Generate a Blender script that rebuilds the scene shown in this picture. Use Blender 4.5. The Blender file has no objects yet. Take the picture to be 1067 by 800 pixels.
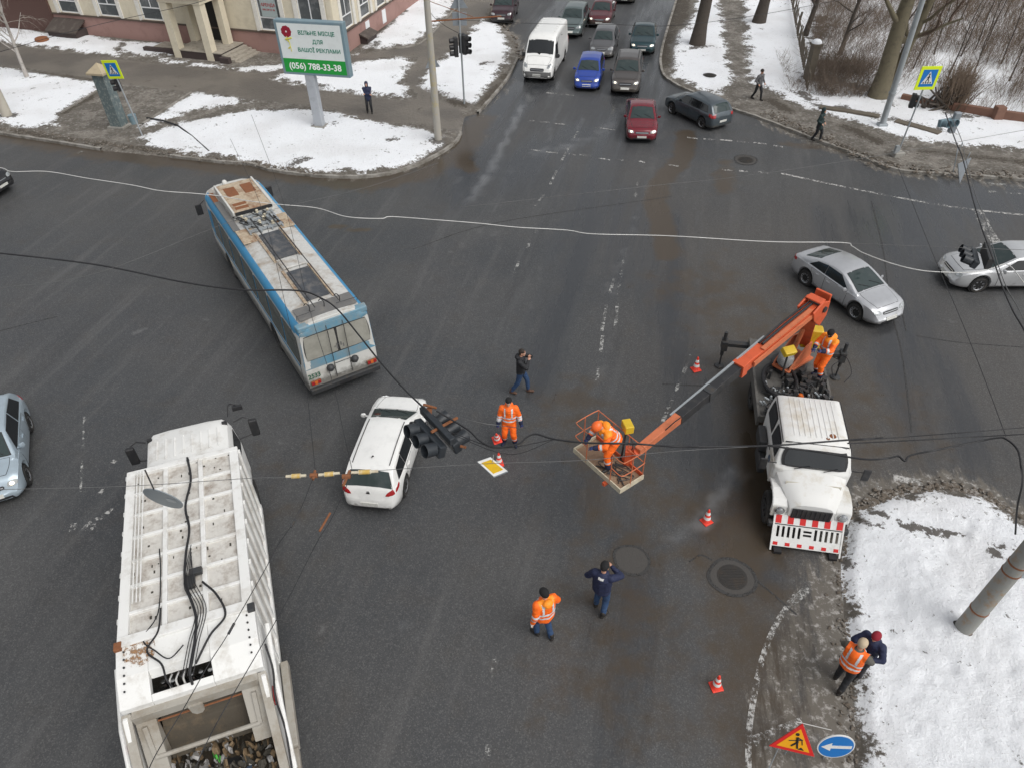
import bpy, bmesh, math, random
import numpy as np
from mathutils import Vector, Matrix, Euler
from mathutils.bvhtree import BVHTree
random.seed(7); NR = np.random.default_rng(7)
R = math.radians
SC = bpy.context.scene
COL = SC.collection
PI = math.pi
# ------------------------------------------------------------------ camera model
F0, TILT, ROLL, CH = 755.0, 41.05, -1.1, 16.1
_d, _r = R(TILT), R(ROLL)
CF = Vector((0, math.cos(_d), -math.sin(_d))); _RX = Vector((1, 0, 0)); _UP = _RX.cross(CF)
CR = _RX*math.cos(_r) + _UP*math.sin(_r); CU = -_RX*math.sin(_r) + _UP*math.cos(_r)
def at(px, py, h=0.0):
    """place measured on the photograph -> point of the world at height h"""
    v = CF*F0 + CR*(px-533.5) + CU*(400-py)
    t = (CH-h)/-v.z
    return Vector((v.x*t, v.y*t, h))
cam = bpy.data.cameras.new('camera'); co = bpy.data.objects.new('camera', cam); COL.objects.link(co)
cam.sensor_width = 36; cam.lens = 36*F0/1067; cam.clip_end = 3000; cam.clip_start = .1
co.matrix_world = Matrix(((CR.x, CU.x, -CF.x, 0), (CR.y, CU.y, -CF.y, 0), (CR.z, CU.z, -CF.z, CH), (0, 0, 0, 1)))
SC.camera = co
# ------------------------------------------------------------------ world, light
w = bpy.data.worlds.new('World'); SC.world = w; w.use_nodes = True
nt = w.node_tree; bg = nt.nodes['Background']
sky = nt.nodes.new('ShaderNodeTexSky'); sky.sky_type = 'NISHITA'; sky.sun_disc = False
SUN_EL, SUN_AZ = 52, 130
sky.sun_elevation = R(SUN_EL); sky.sun_rotation = R(SUN_AZ); sky.dust_density = 3.0; sky.air_density = 1.2
hs = nt.nodes.new('ShaderNodeHueSaturation'); hs.inputs['Saturation'].default_value = .16
nt.links.new(sky.outputs[0], hs.inputs['Color']); nt.links.new(hs.outputs[0], bg.inputs[0]); bg.inputs[1].default_value = .105
sl = bpy.data.lights.new('sun', 'SUN'); sl.energy = 1.3; sl.angle = R(50); sl.color = (1, .97, .93)
so = bpy.data.objects.new('sun', sl); COL.objects.link(so)
az = R(SUN_AZ); el = R(SUN_EL)
dv = Vector((math.sin(az)*math.cos(el), math.cos(az)*math.cos(el), math.sin(el)))
so.rotation_euler = dv.to_track_quat('Z', 'Y').to_euler(); so.location = (0, 0, 60)
vs = SC.view_settings; vs.view_transform = 'Standard'; vs.look = 'None'; vs.gamma = 1; vs.use_curve_mapping = False
vs.exposure = .36
SC.render.engine = 'CYCLES'
try:
    SC.cycles.use_denoising = True; SC.cycles.max_bounces = 5; SC.cycles.transparent_max_bounces = 6
    SC.cycles.use_adaptive_sampling = True
except Exception: pass
# ------------------------------------------------------------------ materials
MATS = {}
def srgb(r, g=None, b=None):
    if g is None: r, g, b = [int(r[i:i+2], 16) for i in (0, 2, 4)]
    f = lambda c: (c/255/12.92) if c/255 <= .04045 else ((c/255+.055)/1.055)**2.4
    return (f(r), f(g), f(b))
def mat(name, col, rough=.5, metal=0., dirt=None, dscale=3., damt=.5, dlo=.5, bump=0., bscale=30., coat=0., emis=None,
        var=.0, spec=.5, low=None, alpha=None):
    """surface: base colour broken up by noise; dirt = a second colour in blotches; low = road film rising to that height"""
    if name in MATS: return MATS[name]
    m = bpy.data.materials.new(name); m.use_nodes = True; n = m.node_tree.nodes; l = m.node_tree.links
    p = n['Principled BSDF']; p.inputs['Roughness'].default_value = rough; p.inputs['Metallic'].default_value = metal
    p.inputs['Coat Weight'].default_value = coat; p.inputs['Coat Roughness'].default_value = .06
    p.inputs['Specular IOR Level'].default_value = spec
    tc = n.new('ShaderNodeTexCoord')
    rgb = n.new('ShaderNodeRGB'); rgb.outputs[0].default_value = (*col, 1); cur = rgb.outputs[0]
    def noise(sc, det=5, ro=.6):
        t = n.new('ShaderNodeTexNoise'); t.inputs['Scale'].default_value = sc; t.inputs['Detail'].default_value = det
        t.inputs['Roughness'].default_value = ro; l.new(tc.outputs['Object'], t.inputs['Vector']); return t.outputs['Fac']
    def mix(a, b, f):
        x = n.new('ShaderNodeMix'); x.data_type = 'RGBA'; l.new(a, x.inputs['A'])
        if isinstance(b, tuple): x.inputs['B'].default_value = (*b, 1)
        else: l.new(b, x.inputs['B'])
        if isinstance(f, float): x.inputs['Factor'].default_value = f
        else: l.new(f, x.inputs['Factor'])
        return x.outputs['Result']
    def ramp(f, a, b, mx=1.):
        r = n.new('ShaderNodeMapRange'); r.inputs['From Min'].default_value = a; r.inputs['From Max'].default_value = b
        r.inputs['To Max'].default_value = mx; l.new(f, r.inputs['Value']); return r.outputs['Result']
    if var:
        cur = mix(cur, tuple(c*(1-var) for c in col), ramp(noise(bscale*.35), .35, .7))
    if dirt:
        f = ramp(noise(dscale, 8, .7), dlo, dlo+.22, damt); cur = mix(cur, dirt, f)
    if low:
        sp = n.new('ShaderNodeSeparateXYZ'); l.new(tc.outputs['Object'], sp.inputs[0])
        ad = n.new('ShaderNodeMath'); ad.operation = 'MULTIPLY_ADD'; l.new(noise(5, 4), ad.inputs[0]); ad.inputs[1].default_value = -.6
        l.new(sp.outputs['Z'], ad.inputs[2])
        f = ramp(ad.outputs[0], low-.3, low-.55, .8); cur = mix(cur, (.10, .09, .075), f)
    l.new(cur, p.inputs['Base Color'])
    if bump:
        b = n.new('ShaderNodeBump'); b.inputs['Strength'].default_value = bump; b.inputs['Distance'].default_value = .02
        l.new(noise(bscale, 6, .65), b.inputs['Height']); l.new(b.outputs[0], p.inputs['Normal'])
    if emis: p.inputs['Emission Color'].default_value = (*emis, 1); p.inputs['Emission Strength'].default_value = 1
    MATS[name] = m; return m
M = lambda n: MATS[n]
mat('glass', (.03, .045, .045), .07, 0, spec=.6, dirt=(.11, .115, .11), dscale=1.5, damt=.4)
mat('grey_plastic', (.10, .10, .10), .6, dirt=(.2, .19, .17), dscale=5, damt=.6)
mat('glass_dark', (.012, .014, .016), .06, spec=.8)
mat('tyre', (.018, .018, .018), .85, bump=.3, bscale=40, dirt=(.09, .08, .07), damt=.6, dlo=.45)
mat('rim', (.42, .43, .45), .35, .8, dirt=(.08, .07, .06), damt=.6, dscale=8)
mat('rim_dark', (.05, .05, .05), .5, .3)
mat('black_plastic', (.022, .022, .024), .5, dirt=(.09, .085, .075), damt=.4, dscale=6)
mat('underbody_fill', (.012, .012, .012), .9)
mat('chrome', (.55, .56, .57), .2, 1.)
mat('lamp_clear', (.38, .40, .40), .12, .3, coat=1, dirt=(.2, .2, .2), dscale=9, damt=.6)
mat('lamp_lit', (.9, .85, .7), .2, emis=(1.5, 1.3, .9))
mat('lamp_red', (.35, .012, .015), .18, coat=1)
mat('lamp_orange', (.6, .13, .02), .25, coat=.6)
mat('plate', (.62, .62, .58), .5, dirt=(.3, .28, .24), dscale=12)
mat('plate_text', (.02, .02, .03), .6)
mat('concrete', (.30, .29, .265), .85, dirt=(.14, .125, .1), dscale=2.2, damt=.7, bump=.5, bscale=25)
mat('concrete_rust', (.27, .27, .25), .8, dirt=(.30, .15, .04), dscale=3.6, damt=.9, dlo=.515, bump=.5, bscale=20)
mat('galvanised', (.36, .39, .41), .5, .35, dirt=(.22, .22, .21), dscale=3)
mat('steel_dark', (.05, .052, .055), .55, .3, dirt=(.12, .09, .06), dscale=6, damt=.5)
mat('rust', (.22, .085, .035), .85, dirt=(.09, .045, .03), dscale=9, bump=.4)
mat('rubber', (.015, .015, .017), .6)
mat('wire_black', (.02, .02, .022), .6)
mat('wire_grey', (.11, .11, .11), .5)
mat('wire_white', (.62, .62, .60), .6)
mat('skin', (.52, .28, .19), .5, var=.15, bscale=60)
mat('hair', (.025, .017, .012), .7)
mat('snow', (.82, .84, .87), .6, bump=.8, bscale=12)
# ------------------------------------------------------------------ mesh helpers
class MB:
    def __init__(s): s.v = []; s.f = []; s.mi = []
    def add(s, vs, fs, mi=0, M4=None):
        o = len(s.v); s.v += [tuple((M4 @ Vector(p)) if M4 else p) for p in vs]
        s.f += [tuple(i+o for i in f) for f in fs]; s.mi += [mi]*len(fs); return s
    def box(s, x0, x1, y0, y1, z0, z1, mi=0, M4=None):
        vs = [(x, y, z) for z in (z0, z1) for y in (y0, y1) for x in (x0, x1)]
        return s.add(vs, [(0, 2, 3, 1), (4, 5, 7, 6), (0, 1, 5, 4), (2, 6, 7, 3), (0, 4, 6, 2), (1, 3, 7, 5)], mi, M4)
    def bar(s, a, b, wd, ht, mi=0, up=(0, 0, 1)):
        a, b = Vector(a), Vector(b); d = (b-a); L = d.length; d.normalize(); u = Vector(up)
        if abs(d.dot(u)) > .98: u = Vector((1, 0, 0))
        sd = u.cross(d).normalized(); u2 = d.cross(sd)
        m = Matrix(((d.x, sd.x, u2.x, a.x), (d.y, sd.y, u2.y, a.y), (d.z, sd.z, u2.z, a.z), (0, 0, 0, 1)))
        return s.box(0, L, -wd/2, wd/2, -ht/2, ht/2, mi, m)
    def tube(s, pts, r, n=8, mi=0, cap=True):
        pts = [Vector(p) for p in pts]; k = len(pts); rs = r if isinstance(r, (list, tuple)) else [r]*k
        o = len(s.v); prev = None
        for i, p in enumerate(pts):
            t = (pts[min(i+1, k-1)]-pts[max(i-1, 0)])
            t = t.normalized() if t.length > 1e-9 else Vector((0, 0, 1))
            if prev is None:
                u = Vector((0, 0, 1)) if abs(t.z) < .9 else Vector((1, 0, 0)); a = t.cross(u).normalized()
            else:
                a = prev - t*prev.dot(t); a = a.normalized() if a.length > 1e-6 else t.orthogonal().normalized()
            prev = a; b = t.cross(a)
            for j in range(n):
                an = 2*PI*j/n; s.v.append(tuple(p+(a*math.cos(an)+b*math.sin(an))*rs[i]))
        for i in range(k-1):
            for j in range(n):
                j2 = (j+1) % n; s.f.append((o+i*n+j, o+i*n+j2, o+(i+1)*n+j2, o+(i+1)*n+j)); s.mi.append(mi)
        if cap:
            s.f.append(tuple(o+j for j in range(n))[::-1]); s.f.append(tuple(o+(k-1)*n+j for j in range(n))); s.mi += [mi, mi]
        return s
    def lathe(s, prof, n=24, mi=0, M4=None, cap=True):
        vs = []; fs = []; k = len(prof)
        for (r, z) in prof:
            for j in range(n): a = 2*PI*j/n; vs.append((r*math.cos(a), r*math.sin(a), z))
        for i in range(k-1):
            for j in range(n): j2 = (j+1) % n; fs.append((i*n+j, i*n+j2, (i+1)*n+j2, (i+1)*n+j))
        if cap: fs.append(tuple(range(n))[::-1]); fs.append(tuple((k-1)*n+j for j in range(n)))
        return s.add(vs, fs, mi, M4)
    def prism(s, poly, z0, z1, mi=0, M4=None):
        n = len(poly); vs = [(x, y, z0) for x, y in poly]+[(x, y, z1) for x, y in poly]
        fs = [tuple(range(n))[::-1], tuple(range(n, 2*n))]+[(i, (i+1) % n, n+(i+1) % n, n+i) for i in range(n)]
        return s.add(vs, fs, mi, M4)
    def grid(s, fn, nu, nv, mi=0, thick=None):
        vs = [fn(i/nu, j/nv) for i in range(nu+1) for j in range(nv+1)]
        fs = [(i*(nv+1)+j, (i+1)*(nv+1)+j, (i+1)*(nv+1)+j+1, i*(nv+1)+j+1) for i in range(nu) for j in range(nv)]
        return s.add(vs, fs, mi)
    def build(s, name, m, parent=None, smooth=None, bevel=0, seg=2, loc=None, rot=None):
        me = bpy.data.meshes.new(name); me.from_pydata(s.v, [], s.f)
        for mm in (m if isinstance(m, (list, tuple)) else [m]): me.materials.append(MATS[mm] if isinstance(mm, str) else mm)
        me.polygons.foreach_set('material_index', s.mi)
        bm = bmesh.new(); bm.from_mesh(me); bmesh.ops.recalc_face_normals(bm, faces=bm.faces); bm.to_mesh(me); bm.free()
        if smooth is not None:
            me.polygons.foreach_set('use_smooth', [True]*len(me.polygons))
            try: me.set_sharp_from_angle(angle=R(smooth))
            except Exception: pass
        o = bpy.data.objects.new(name, me); COL.objects.link(o); o.parent = parent
        if bevel:
            b = o.modifiers.new('bevel', 'BEVEL'); b.width = bevel; b.segments = seg; b.limit_method = 'ANGLE'; b.angle_limit = R(35)
            b.harden_normals = False
        if loc is not None: o.location = loc
        if rot is not None: o.rotation_euler = rot
        return o
def thing(name, label, cat, loc=(0, 0, 0), rz=0, group=None):
    o = bpy.data.objects.new(name, None); COL.objects.link(o); o.location = loc; o.rotation_euler = (0, 0, rz)
    o.empty_display_size = .3
    return tag(o, label, cat, group)
def tag(o, label, cat, group=None):
    o['label'] = label; o['category'] = cat
    if group: o['group'] = group
    return o
def structure(o): o['kind'] = 'structure'; return o
def copy_tree(o, parent=None):
    c = o.copy(); COL.objects.link(c); c.parent = parent
    for ch in [x for x in ALL_CH.get(o.name, [])] or list(o.children): copy_tree(ch, c)
    return c
ALL_CH = {}
def text_part(name, body, size, m, parent, loc, rot, align='CENTER', ext=.004, sx=1.0):
    cu = bpy.data.curves.new(name, 'FONT'); cu.body = body; cu.size = size; cu.align_x = align; cu.align_y = 'CENTER'
    cu.extrude = ext; cu.resolution_u = 3; cu.offset = size*.018
    o = bpy.data.objects.new(name, cu); COL.objects.link(o)
    bpy.context.view_layer.update()
    me = bpy.data.meshes.new_from_object(o.evaluated_get(bpy.context.evaluated_depsgraph_get()))
    bpy.data.objects.remove(o); me.name = name; me.materials.clear(); me.materials.append(MATS[m])
    o = bpy.data.objects.new(name, me); COL.objects.link(o); o.parent = parent; o.location = loc; o.rotation_euler = rot
    o.scale = (sx, 1, 1)
    return o
def bvh_of(mb):
    return BVHTree.FromPolygons([Vector(v) for v in mb.v], mb.f)
def decal(bvh, quad, d, off=.006, nu=6, nv=4, th=.0, rnd=0., lim=.45):
    """patch that follows a surface: quad of 4 points seen along direction d (towards the surface)"""
    q = [Vector(p) for p in quad]; d = Vector(d).normalized(); vs = []; fs = []; nn = []; hits = []
    for i in range(nu+1):
        for j in range(nv+1):
            u, v = i/nu, j/nv
            if rnd:  # round the corners off
                uu, vv = 2*u-1, 2*v-1
                uu2 = uu*(1-rnd*vv*vv*abs(uu)); vv2 = vv*(1-rnd*uu*uu*abs(vv)); u, v = (uu2+1)/2, (vv2+1)/2
            p = q[0]*(1-u)*(1-v)+q[1]*u*(1-v)+q[2]*u*v+q[3]*(1-u)*v
            hits.append((p, bvh.ray_cast(p-d*6, d, 16)))
    ds = sorted(h[0].dot(d) for p, h in hits if h[0] is not None); md = ds[len(ds)//3] if ds else 0
    for p, h in hits:
        if h[0] is None or abs(h[0].dot(d)-md) > lim: h = bvh.find_nearest(p+d*(md-p.dot(d)))
        n = h[1] if h[1].dot(d) < 0 else -h[1]
        vs.append(h[0]+n*off); nn.append(n)
    k = nv+1
    fs = [(i*k+j, (i+1)*k+j, (i+1)*k+j+1, i*k+j+1) for i in range(nu) for j in range(nv)]
    n0 = len(vs)
    vs2 = [v-n*(off+.01+th) for v, n in zip(vs, nn)]
    fs2 = []
    rim = [i*k for i in range(nu+1)]+[nu*k+j for j in range(1, nv+1)]+[i*k+nv for i in range(nu-1, -1, -1)]+[j for j in range(nv-1, 0, -1)]
    for a, b in zip(rim, rim[1:]+rim[:1]): fs2.append((a, b, n0+b, n0+a))
    m = MB(); m.add([tuple(v) for v in vs+vs2], fs+fs2); return m
def cat_rom(pts, n=8):
    P = [Vector(p) for p in pts]; P = [P[0]*2-P[1]]+P+[P[-1]*2-P[-2]]; out = []
    for i in range(1, len(P)-2):
        for k in range(n):
            t = k/n; a, b, c, d = P[i-1], P[i], P[i+1], P[i+2]
            out.append(.5*((2*b)+(-a+c)*t+(2*a-5*b+4*c-d)*t*t+(-a+3*b-3*c+d)*t**3))
    out.append(P[-2]); return out
# ------------------------------------------------------------------ ground
def poly_sd(P, poly):
    """signed distance (positive inside) of points P (n,2) to polygon"""
    poly = np.array([(p[0], p[1]) for p in poly]); n = len(poly); dmin = np.full(len(P), 1e9); ins = np.zeros(len(P), bool)
    for i in range(n):
        a = poly[i]; b = poly[(i+1) % n]; ab = b-a; t = np.clip(((P-a)@ab)/(ab@ab+1e-12), 0, 1)
        d = np.hypot(*(P-(a+t[:, None]*ab)).T); dmin = np.minimum(dmin, d)
        c = ((a[1] > P[:, 1]) != (b[1] > P[:, 1])); x = (b[0]-a[0])*(P[:, 1]-a[1])/(b[1]-a[1]+1e-12)+a[0]; ins ^= c & (P[:, 0] < x)
    return np.where(ins, dmin, -dmin)
def line_d(P, line):
    dmin = np.full(len(P), 1e9)
    for a, b in zip(line, line[1:]):
        a = np.array(a[:2]); b = np.array(b[:2]); ab = b-a; t = np.clip(((P-a)@ab)/(ab@ab+1e-12), 0, 1)
        dmin = np.minimum(dmin, np.hypot(*(P-(a+t[:, None]*ab)).T))
    return dmin
def px(pts, h=0): return [at(x, y, h) for x, y in pts]
def vnoise(P, sc, seed=0):
    """smooth value noise, vectorised"""
    q = P/sc; i = np.floor(q).astype(int); f = q-i; f = f*f*(3-2*f)
    def hsh(a, b): v = np.sin(a*127.1+b*311.7+seed*74.7)*43758.5453; return v-np.floor(v)
    a = hsh(i[:, 0], i[:, 1]); b = hsh(i[:, 0]+1, i[:, 1]); c = hsh(i[:, 0], i[:, 1]+1); d = hsh(i[:, 0]+1, i[:, 1]+1)
    return (a*(1-f[:, 0])+b*f[:, 0])*(1-f[:, 1])+(c*(1-f[:, 0])+d*f[:, 0])*f[:, 1]
def add_attr(me, name, arr):
    at_ = me.attributes.new(name, 'FLOAT', 'POINT'); at_.data.foreach_set('value', np.asarray(arr, dtype=np.float32))
class NT:
    def __init__(s, name):
        s.m = bpy.data.materials.new(name); s.m.use_nodes = True; s.n = s.m.node_tree.nodes; s.l = s.m.node_tree.links
        s.p = s.n['Principled BSDF']; s.tc = s.n.new('ShaderNodeTexCoord'); MATS[name] = s.m
    def attr(s, nm): a = s.n.new('ShaderNodeAttribute'); a.attribute_name = nm; return a.outputs['Fac']
    def noise(s, sc, det=6, ro=.6, stretch=None, dist=0.):
        t = s.n.new('ShaderNodeTexNoise'); t.inputs['Scale'].default_value = sc; t.inputs['Detail'].default_value = det
        t.inputs['Roughness'].default_value = ro; t.inputs['Distortion'].default_value = dist
        src = s.tc.outputs['Object']
        if stretch:
            mp = s.n.new('ShaderNodeMapping'); mp.vector_type = 'TEXTURE'; mp.inputs['Rotation'].default_value = (0, 0, -stretch[0]); mp.inputs['Scale'].default_value = (1/stretch[1], 1/stretch[2], 1)
            s.l.new(src, mp.inputs['Vector']); src = mp.outputs[0]
        s.l.new(src, t.inputs['Vector']); return t.outputs['Fac']
    def math(s, op, a, b, c=None):
        x = s.n.new('ShaderNodeMath'); x.operation = op
        for i, v in enumerate((a, b, c)):
            if v is None: continue
            if isinstance(v, (int, float)): x.inputs[i].default_value = v
            else: s.l.new(v, x.inputs[i])
        return x.outputs[0]
    def ramp(s, f, a, b, lo=0., hi=1.):
        r = s.n.new('ShaderNodeMapRange'); r.interpolation_type = 'SMOOTHSTEP'
        for k, v in (('From Min', a), ('From Max', b), ('To Min', lo), ('To Max', hi)): r.inputs[k].default_value = v
        s.l.new(f, r.inputs['Value']); return r.outputs['Result']
    def mix(s, a, b, f):
        x = s.n.new('ShaderNodeMix'); x.data_type = 'RGBA'
        for k, v in (('A', a), ('B', b)):
            if isinstance(v, tuple): x.inputs[k].default_value = (*v, 1)
            else: s.l.new(v, x.inputs[k])
        if isinstance(f, (int, float)): x.inputs['Factor'].default_value = f
        else: s.l.new(f, x.inputs['Factor'])
        return x.outputs['Result']
    def out(s, col, rough, bump=None, bs=.3, bd=.02):
        s.l.new(col, s.p.inputs['Base Color'])
        if isinstance(rough, (int, float)): s.p.inputs['Roughness'].default_value = rough
        else: s.l.new(rough, s.p.inputs['Roughness'])
        if bump is not None:
            b = s.n.new('ShaderNodeBump'); b.inputs['Strength'].default_value = bs; b.inputs['Distance'].default_value = bd
            s.l.new(bump, b.inputs['Height']); s.l.new(b.outputs[0], s.p.inputs['Normal'])
        return s.m
# asphalt, with attributes wet / brown / salt / slush
A_ = NT('asphalt')
fine = A_.noise(26, 5, .85); big = A_.noise(.16, 4, .55); mid = A_.noise(1.1, 5, .6); strk = A_.noise(1.0, 5, .6, (R(-76), .12, 1.3))
c = A_.mix((.047, .051, .056), (.066, .067, .068), A_.ramp(big, .35, .65))
c = A_.mix(c, (.056, .053, .050), A_.ramp(mid, .48, .75, 0, .6))
c = A_.mix(c, (.108, .107, .106), A_.ramp(strk, .50, .72, 0, .6))
c = A_.mix(c, (.074, .066, .058), A_.ramp(A_.attr('warm'), .0, 1., 0, .6))
c = A_.mix(c, (.034, .035, .038), A_.ramp(A_.noise(.55, 5, .6, (R(-76), .10, 1.0)), .52, .72, 0, .55))
c = A_.mix(c, (.15, .146, .142), A_.ramp(fine, .54, .74, 0, .6))
c = A_.mix(c, (.024, .024, .024), A_.ramp(fine, .45, .28, 0, .6))
blot = A_.noise(.9, 3, .5)
c = A_.mix(c, (.17, .17, .17), A_.ramp(blot, .69, .78, 0, .5))
vo = A_.n.new('ShaderNodeTexVoronoi'); vo.inputs['Scale'].default_value = 42; A_.l.new(A_.tc.outputs['Object'], vo.inputs['Vector']); sx_ = A_.n.new('ShaderNodeSeparateColor'); A_.l.new(vo.outputs['Color'], sx_.inputs[0])
c = A_.mix(c, (.17, .168, .165), A_.ramp(sx_.outputs[0], .6, 1., 0, .42)); c = A_.mix(c, (.025, .025, .025), A_.ramp(sx_.outputs[1], .6, 1., 0, .4))
wt = A_.ramp(A_.math('ADD', A_.attr('wet'), A_.math('MULTIPLY', A_.math('SUBTRACT', strk, .5), 1.4)), .12, .75)
br = A_.ramp(A_.math('ADD', A_.attr('brown'), A_.math('MULTIPLY', A_.math('SUBTRACT', mid, .5), .9)), .25, .65)
sa = A_.ramp(A_.math('ADD', A_.attr('salt'), A_.math('MULTIPLY', A_.math('SUBTRACT', mid, .5), 1.1)), .35, .9)
sn = A_.noise(5, 8, .75); sn2 = A_.noise(2.2, 7, .7, (R(-82), .35, 1.4))
su = A_.ramp(A_.math('ADD', A_.attr('slush'), A_.math('MULTIPLY', A_.math('SUBTRACT', sn2, .5), 2.2)), .35, .75)
c = A_.mix(c, (.032, .036, .042), A_.math('MULTIPLY', wt, .7))
c = A_.mix(c, (.066, .048, .030), A_.math('MULTIPLY', br, .8))
c = A_.mix(c, (.16, .165, .172), A_.math('MULTIPLY', sa, .65))
slc = A_.mix((.13, .115, .095), (.42, .40, .375), A_.ramp(sn, .50, .64))
c = A_.mix(c, slc, A_.math('MULTIPLY', su, .85))
ro = A_.math('SUBTRACT', .56, A_.math('MULTIPLY', wt, .44)); ro = A_.math('SUBTRACT', ro, A_.math('MULTIPLY', br, .2))
bh = A_.math('ADD', A_.math('MULTIPLY', fine, .35), A_.math('MULTIPLY', A_.math('MULTIPLY', sn, su), 2.5))
A_.out(c, ro, bh, .35, .02)
# verge: mud / slush / snow / path by attributes
V_ = NT('verge_ground')
n1 = V_.noise(.9, 9, .72); n2 = V_.noise(6, 8, .75); n3 = V_.noise(22, 4, .7); n4 = V_.noise(.3, 4, .5)
mud = V_.mix((.19, .17, .145), (.34, .32, .29), V_.ramp(n2, .4, .7)); mud = V_.mix(mud, (.045, .037, .027), V_.ramp(n1, .60, .44, 0, .55))
mud = V_.mix(mud, (.50, .49, .47), V_.ramp(n2, .56, .68, 0, .6))
pth = V_.mix((.135, .122, .108), (.18, .162, .14), V_.ramp(n4, .4, .6)); pth = V_.mix(pth, (.20, .185, .165), V_.ramp(n1, .55, .8, 0, .5)); pth = V_.mix(pth, (.05, .048, .045), V_.ramp(n3, .45, .3, 0, .4))
sf = V_.ramp(V_.math('ADD', V_.attr('snow'), V_.math('ADD', V_.math('MULTIPLY', V_.math('SUBTRACT', n1, .5), 3.2), V_.math('MULTIPLY', V_.math('SUBTRACT', n2, .5), 1.9))), -.02, .22)
pf = V_.ramp(V_.math('ADD', V_.attr('path'), V_.math('MULTIPLY', V_.math('SUBTRACT', n1, .5), 1.2)), -.1, .25)
snc = V_.mix((.88, .90, .93), (.80, .81, .83), V_.ramp(n4, .45, .65)); snc = V_.mix(snc, (.40, .38, .35), V_.ramp(V_.math('ADD', n2, V_.math('MULTIPLY', V_.attr('snow'), -.10)), .58, .72, 0, .7))
snc = V_.mix(snc, (.07, .055, .04), V_.ramp(n2, .625, .665, 0, .85))
snc = V_.mix(snc, (.35, .32, .28), V_.ramp(V_.noise(19, 4, .8), .60, .68, 0, .6))
c = V_.mix(mud, pth, pf); c = V_.mix(c, snc, sf)
c = V_.mix(c, (.055, .043, .03), V_.ramp(V_.math('ADD', V_.math('MULTIPLY', V_.attr('earth'), .75), V_.math('ADD', V_.math('MULTIPLY', V_.math('SUBTRACT', n1, .5), 3.0), V_.math('MULTIPLY', V_.math('SUBTRACT', n2, .5), 2.4))), .45, .6, 0, .9))
ro = V_.math('SUBTRACT', .85, V_.math('MULTIPLY', pf, .35))
V_.out(c, ro, V_.math('ADD', V_.math('MULTIPLY', n2, 1.1), V_.math('ADD', V_.math('MULTIPLY', n3, .25), n1)), .9, .09)

def sheet(name, xs, ys, zfn, m, keep=None):
    X, Y = np.meshgrid(xs, ys, indexing='ij'); P = np.stack([X.ravel(), Y.ravel()], 1)
    z, attrs = zfn(P); nx, ny = len(xs), len(ys)
    I = np.arange(nx*ny).reshape(nx, ny); q = np.stack([I[:-1, :-1], I[1:, :-1], I[1:, 1:], I[:-1, 1:]], -1).reshape(-1, 4)
    if keep is not None:
        k = keep(P); q = q[k[q].any(1)]
        used = np.unique(q); mp = -np.ones(nx*ny, int); mp[used] = np.arange(len(used)); q = mp[q]; P = P[used]; z = z[used]; attrs = {a: b[used] for a, b in attrs.items()}
    me = bpy.data.meshes.new(name); me.from_pydata(np.column_stack([P, z]).tolist(), [], q.tolist())
    me.materials.append(MATS[m]); me.polygons.foreach_set('use_smooth', [True]*len(me.polygons))
    for a, b in attrs.items(): add_attr(me, a, b)
    o = bpy.data.objects.new(name, me); COL.objects.link(o); return o
def gauss(P, line, wd): return np.exp(-(line_d(P, line)/wd)**2)
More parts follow.
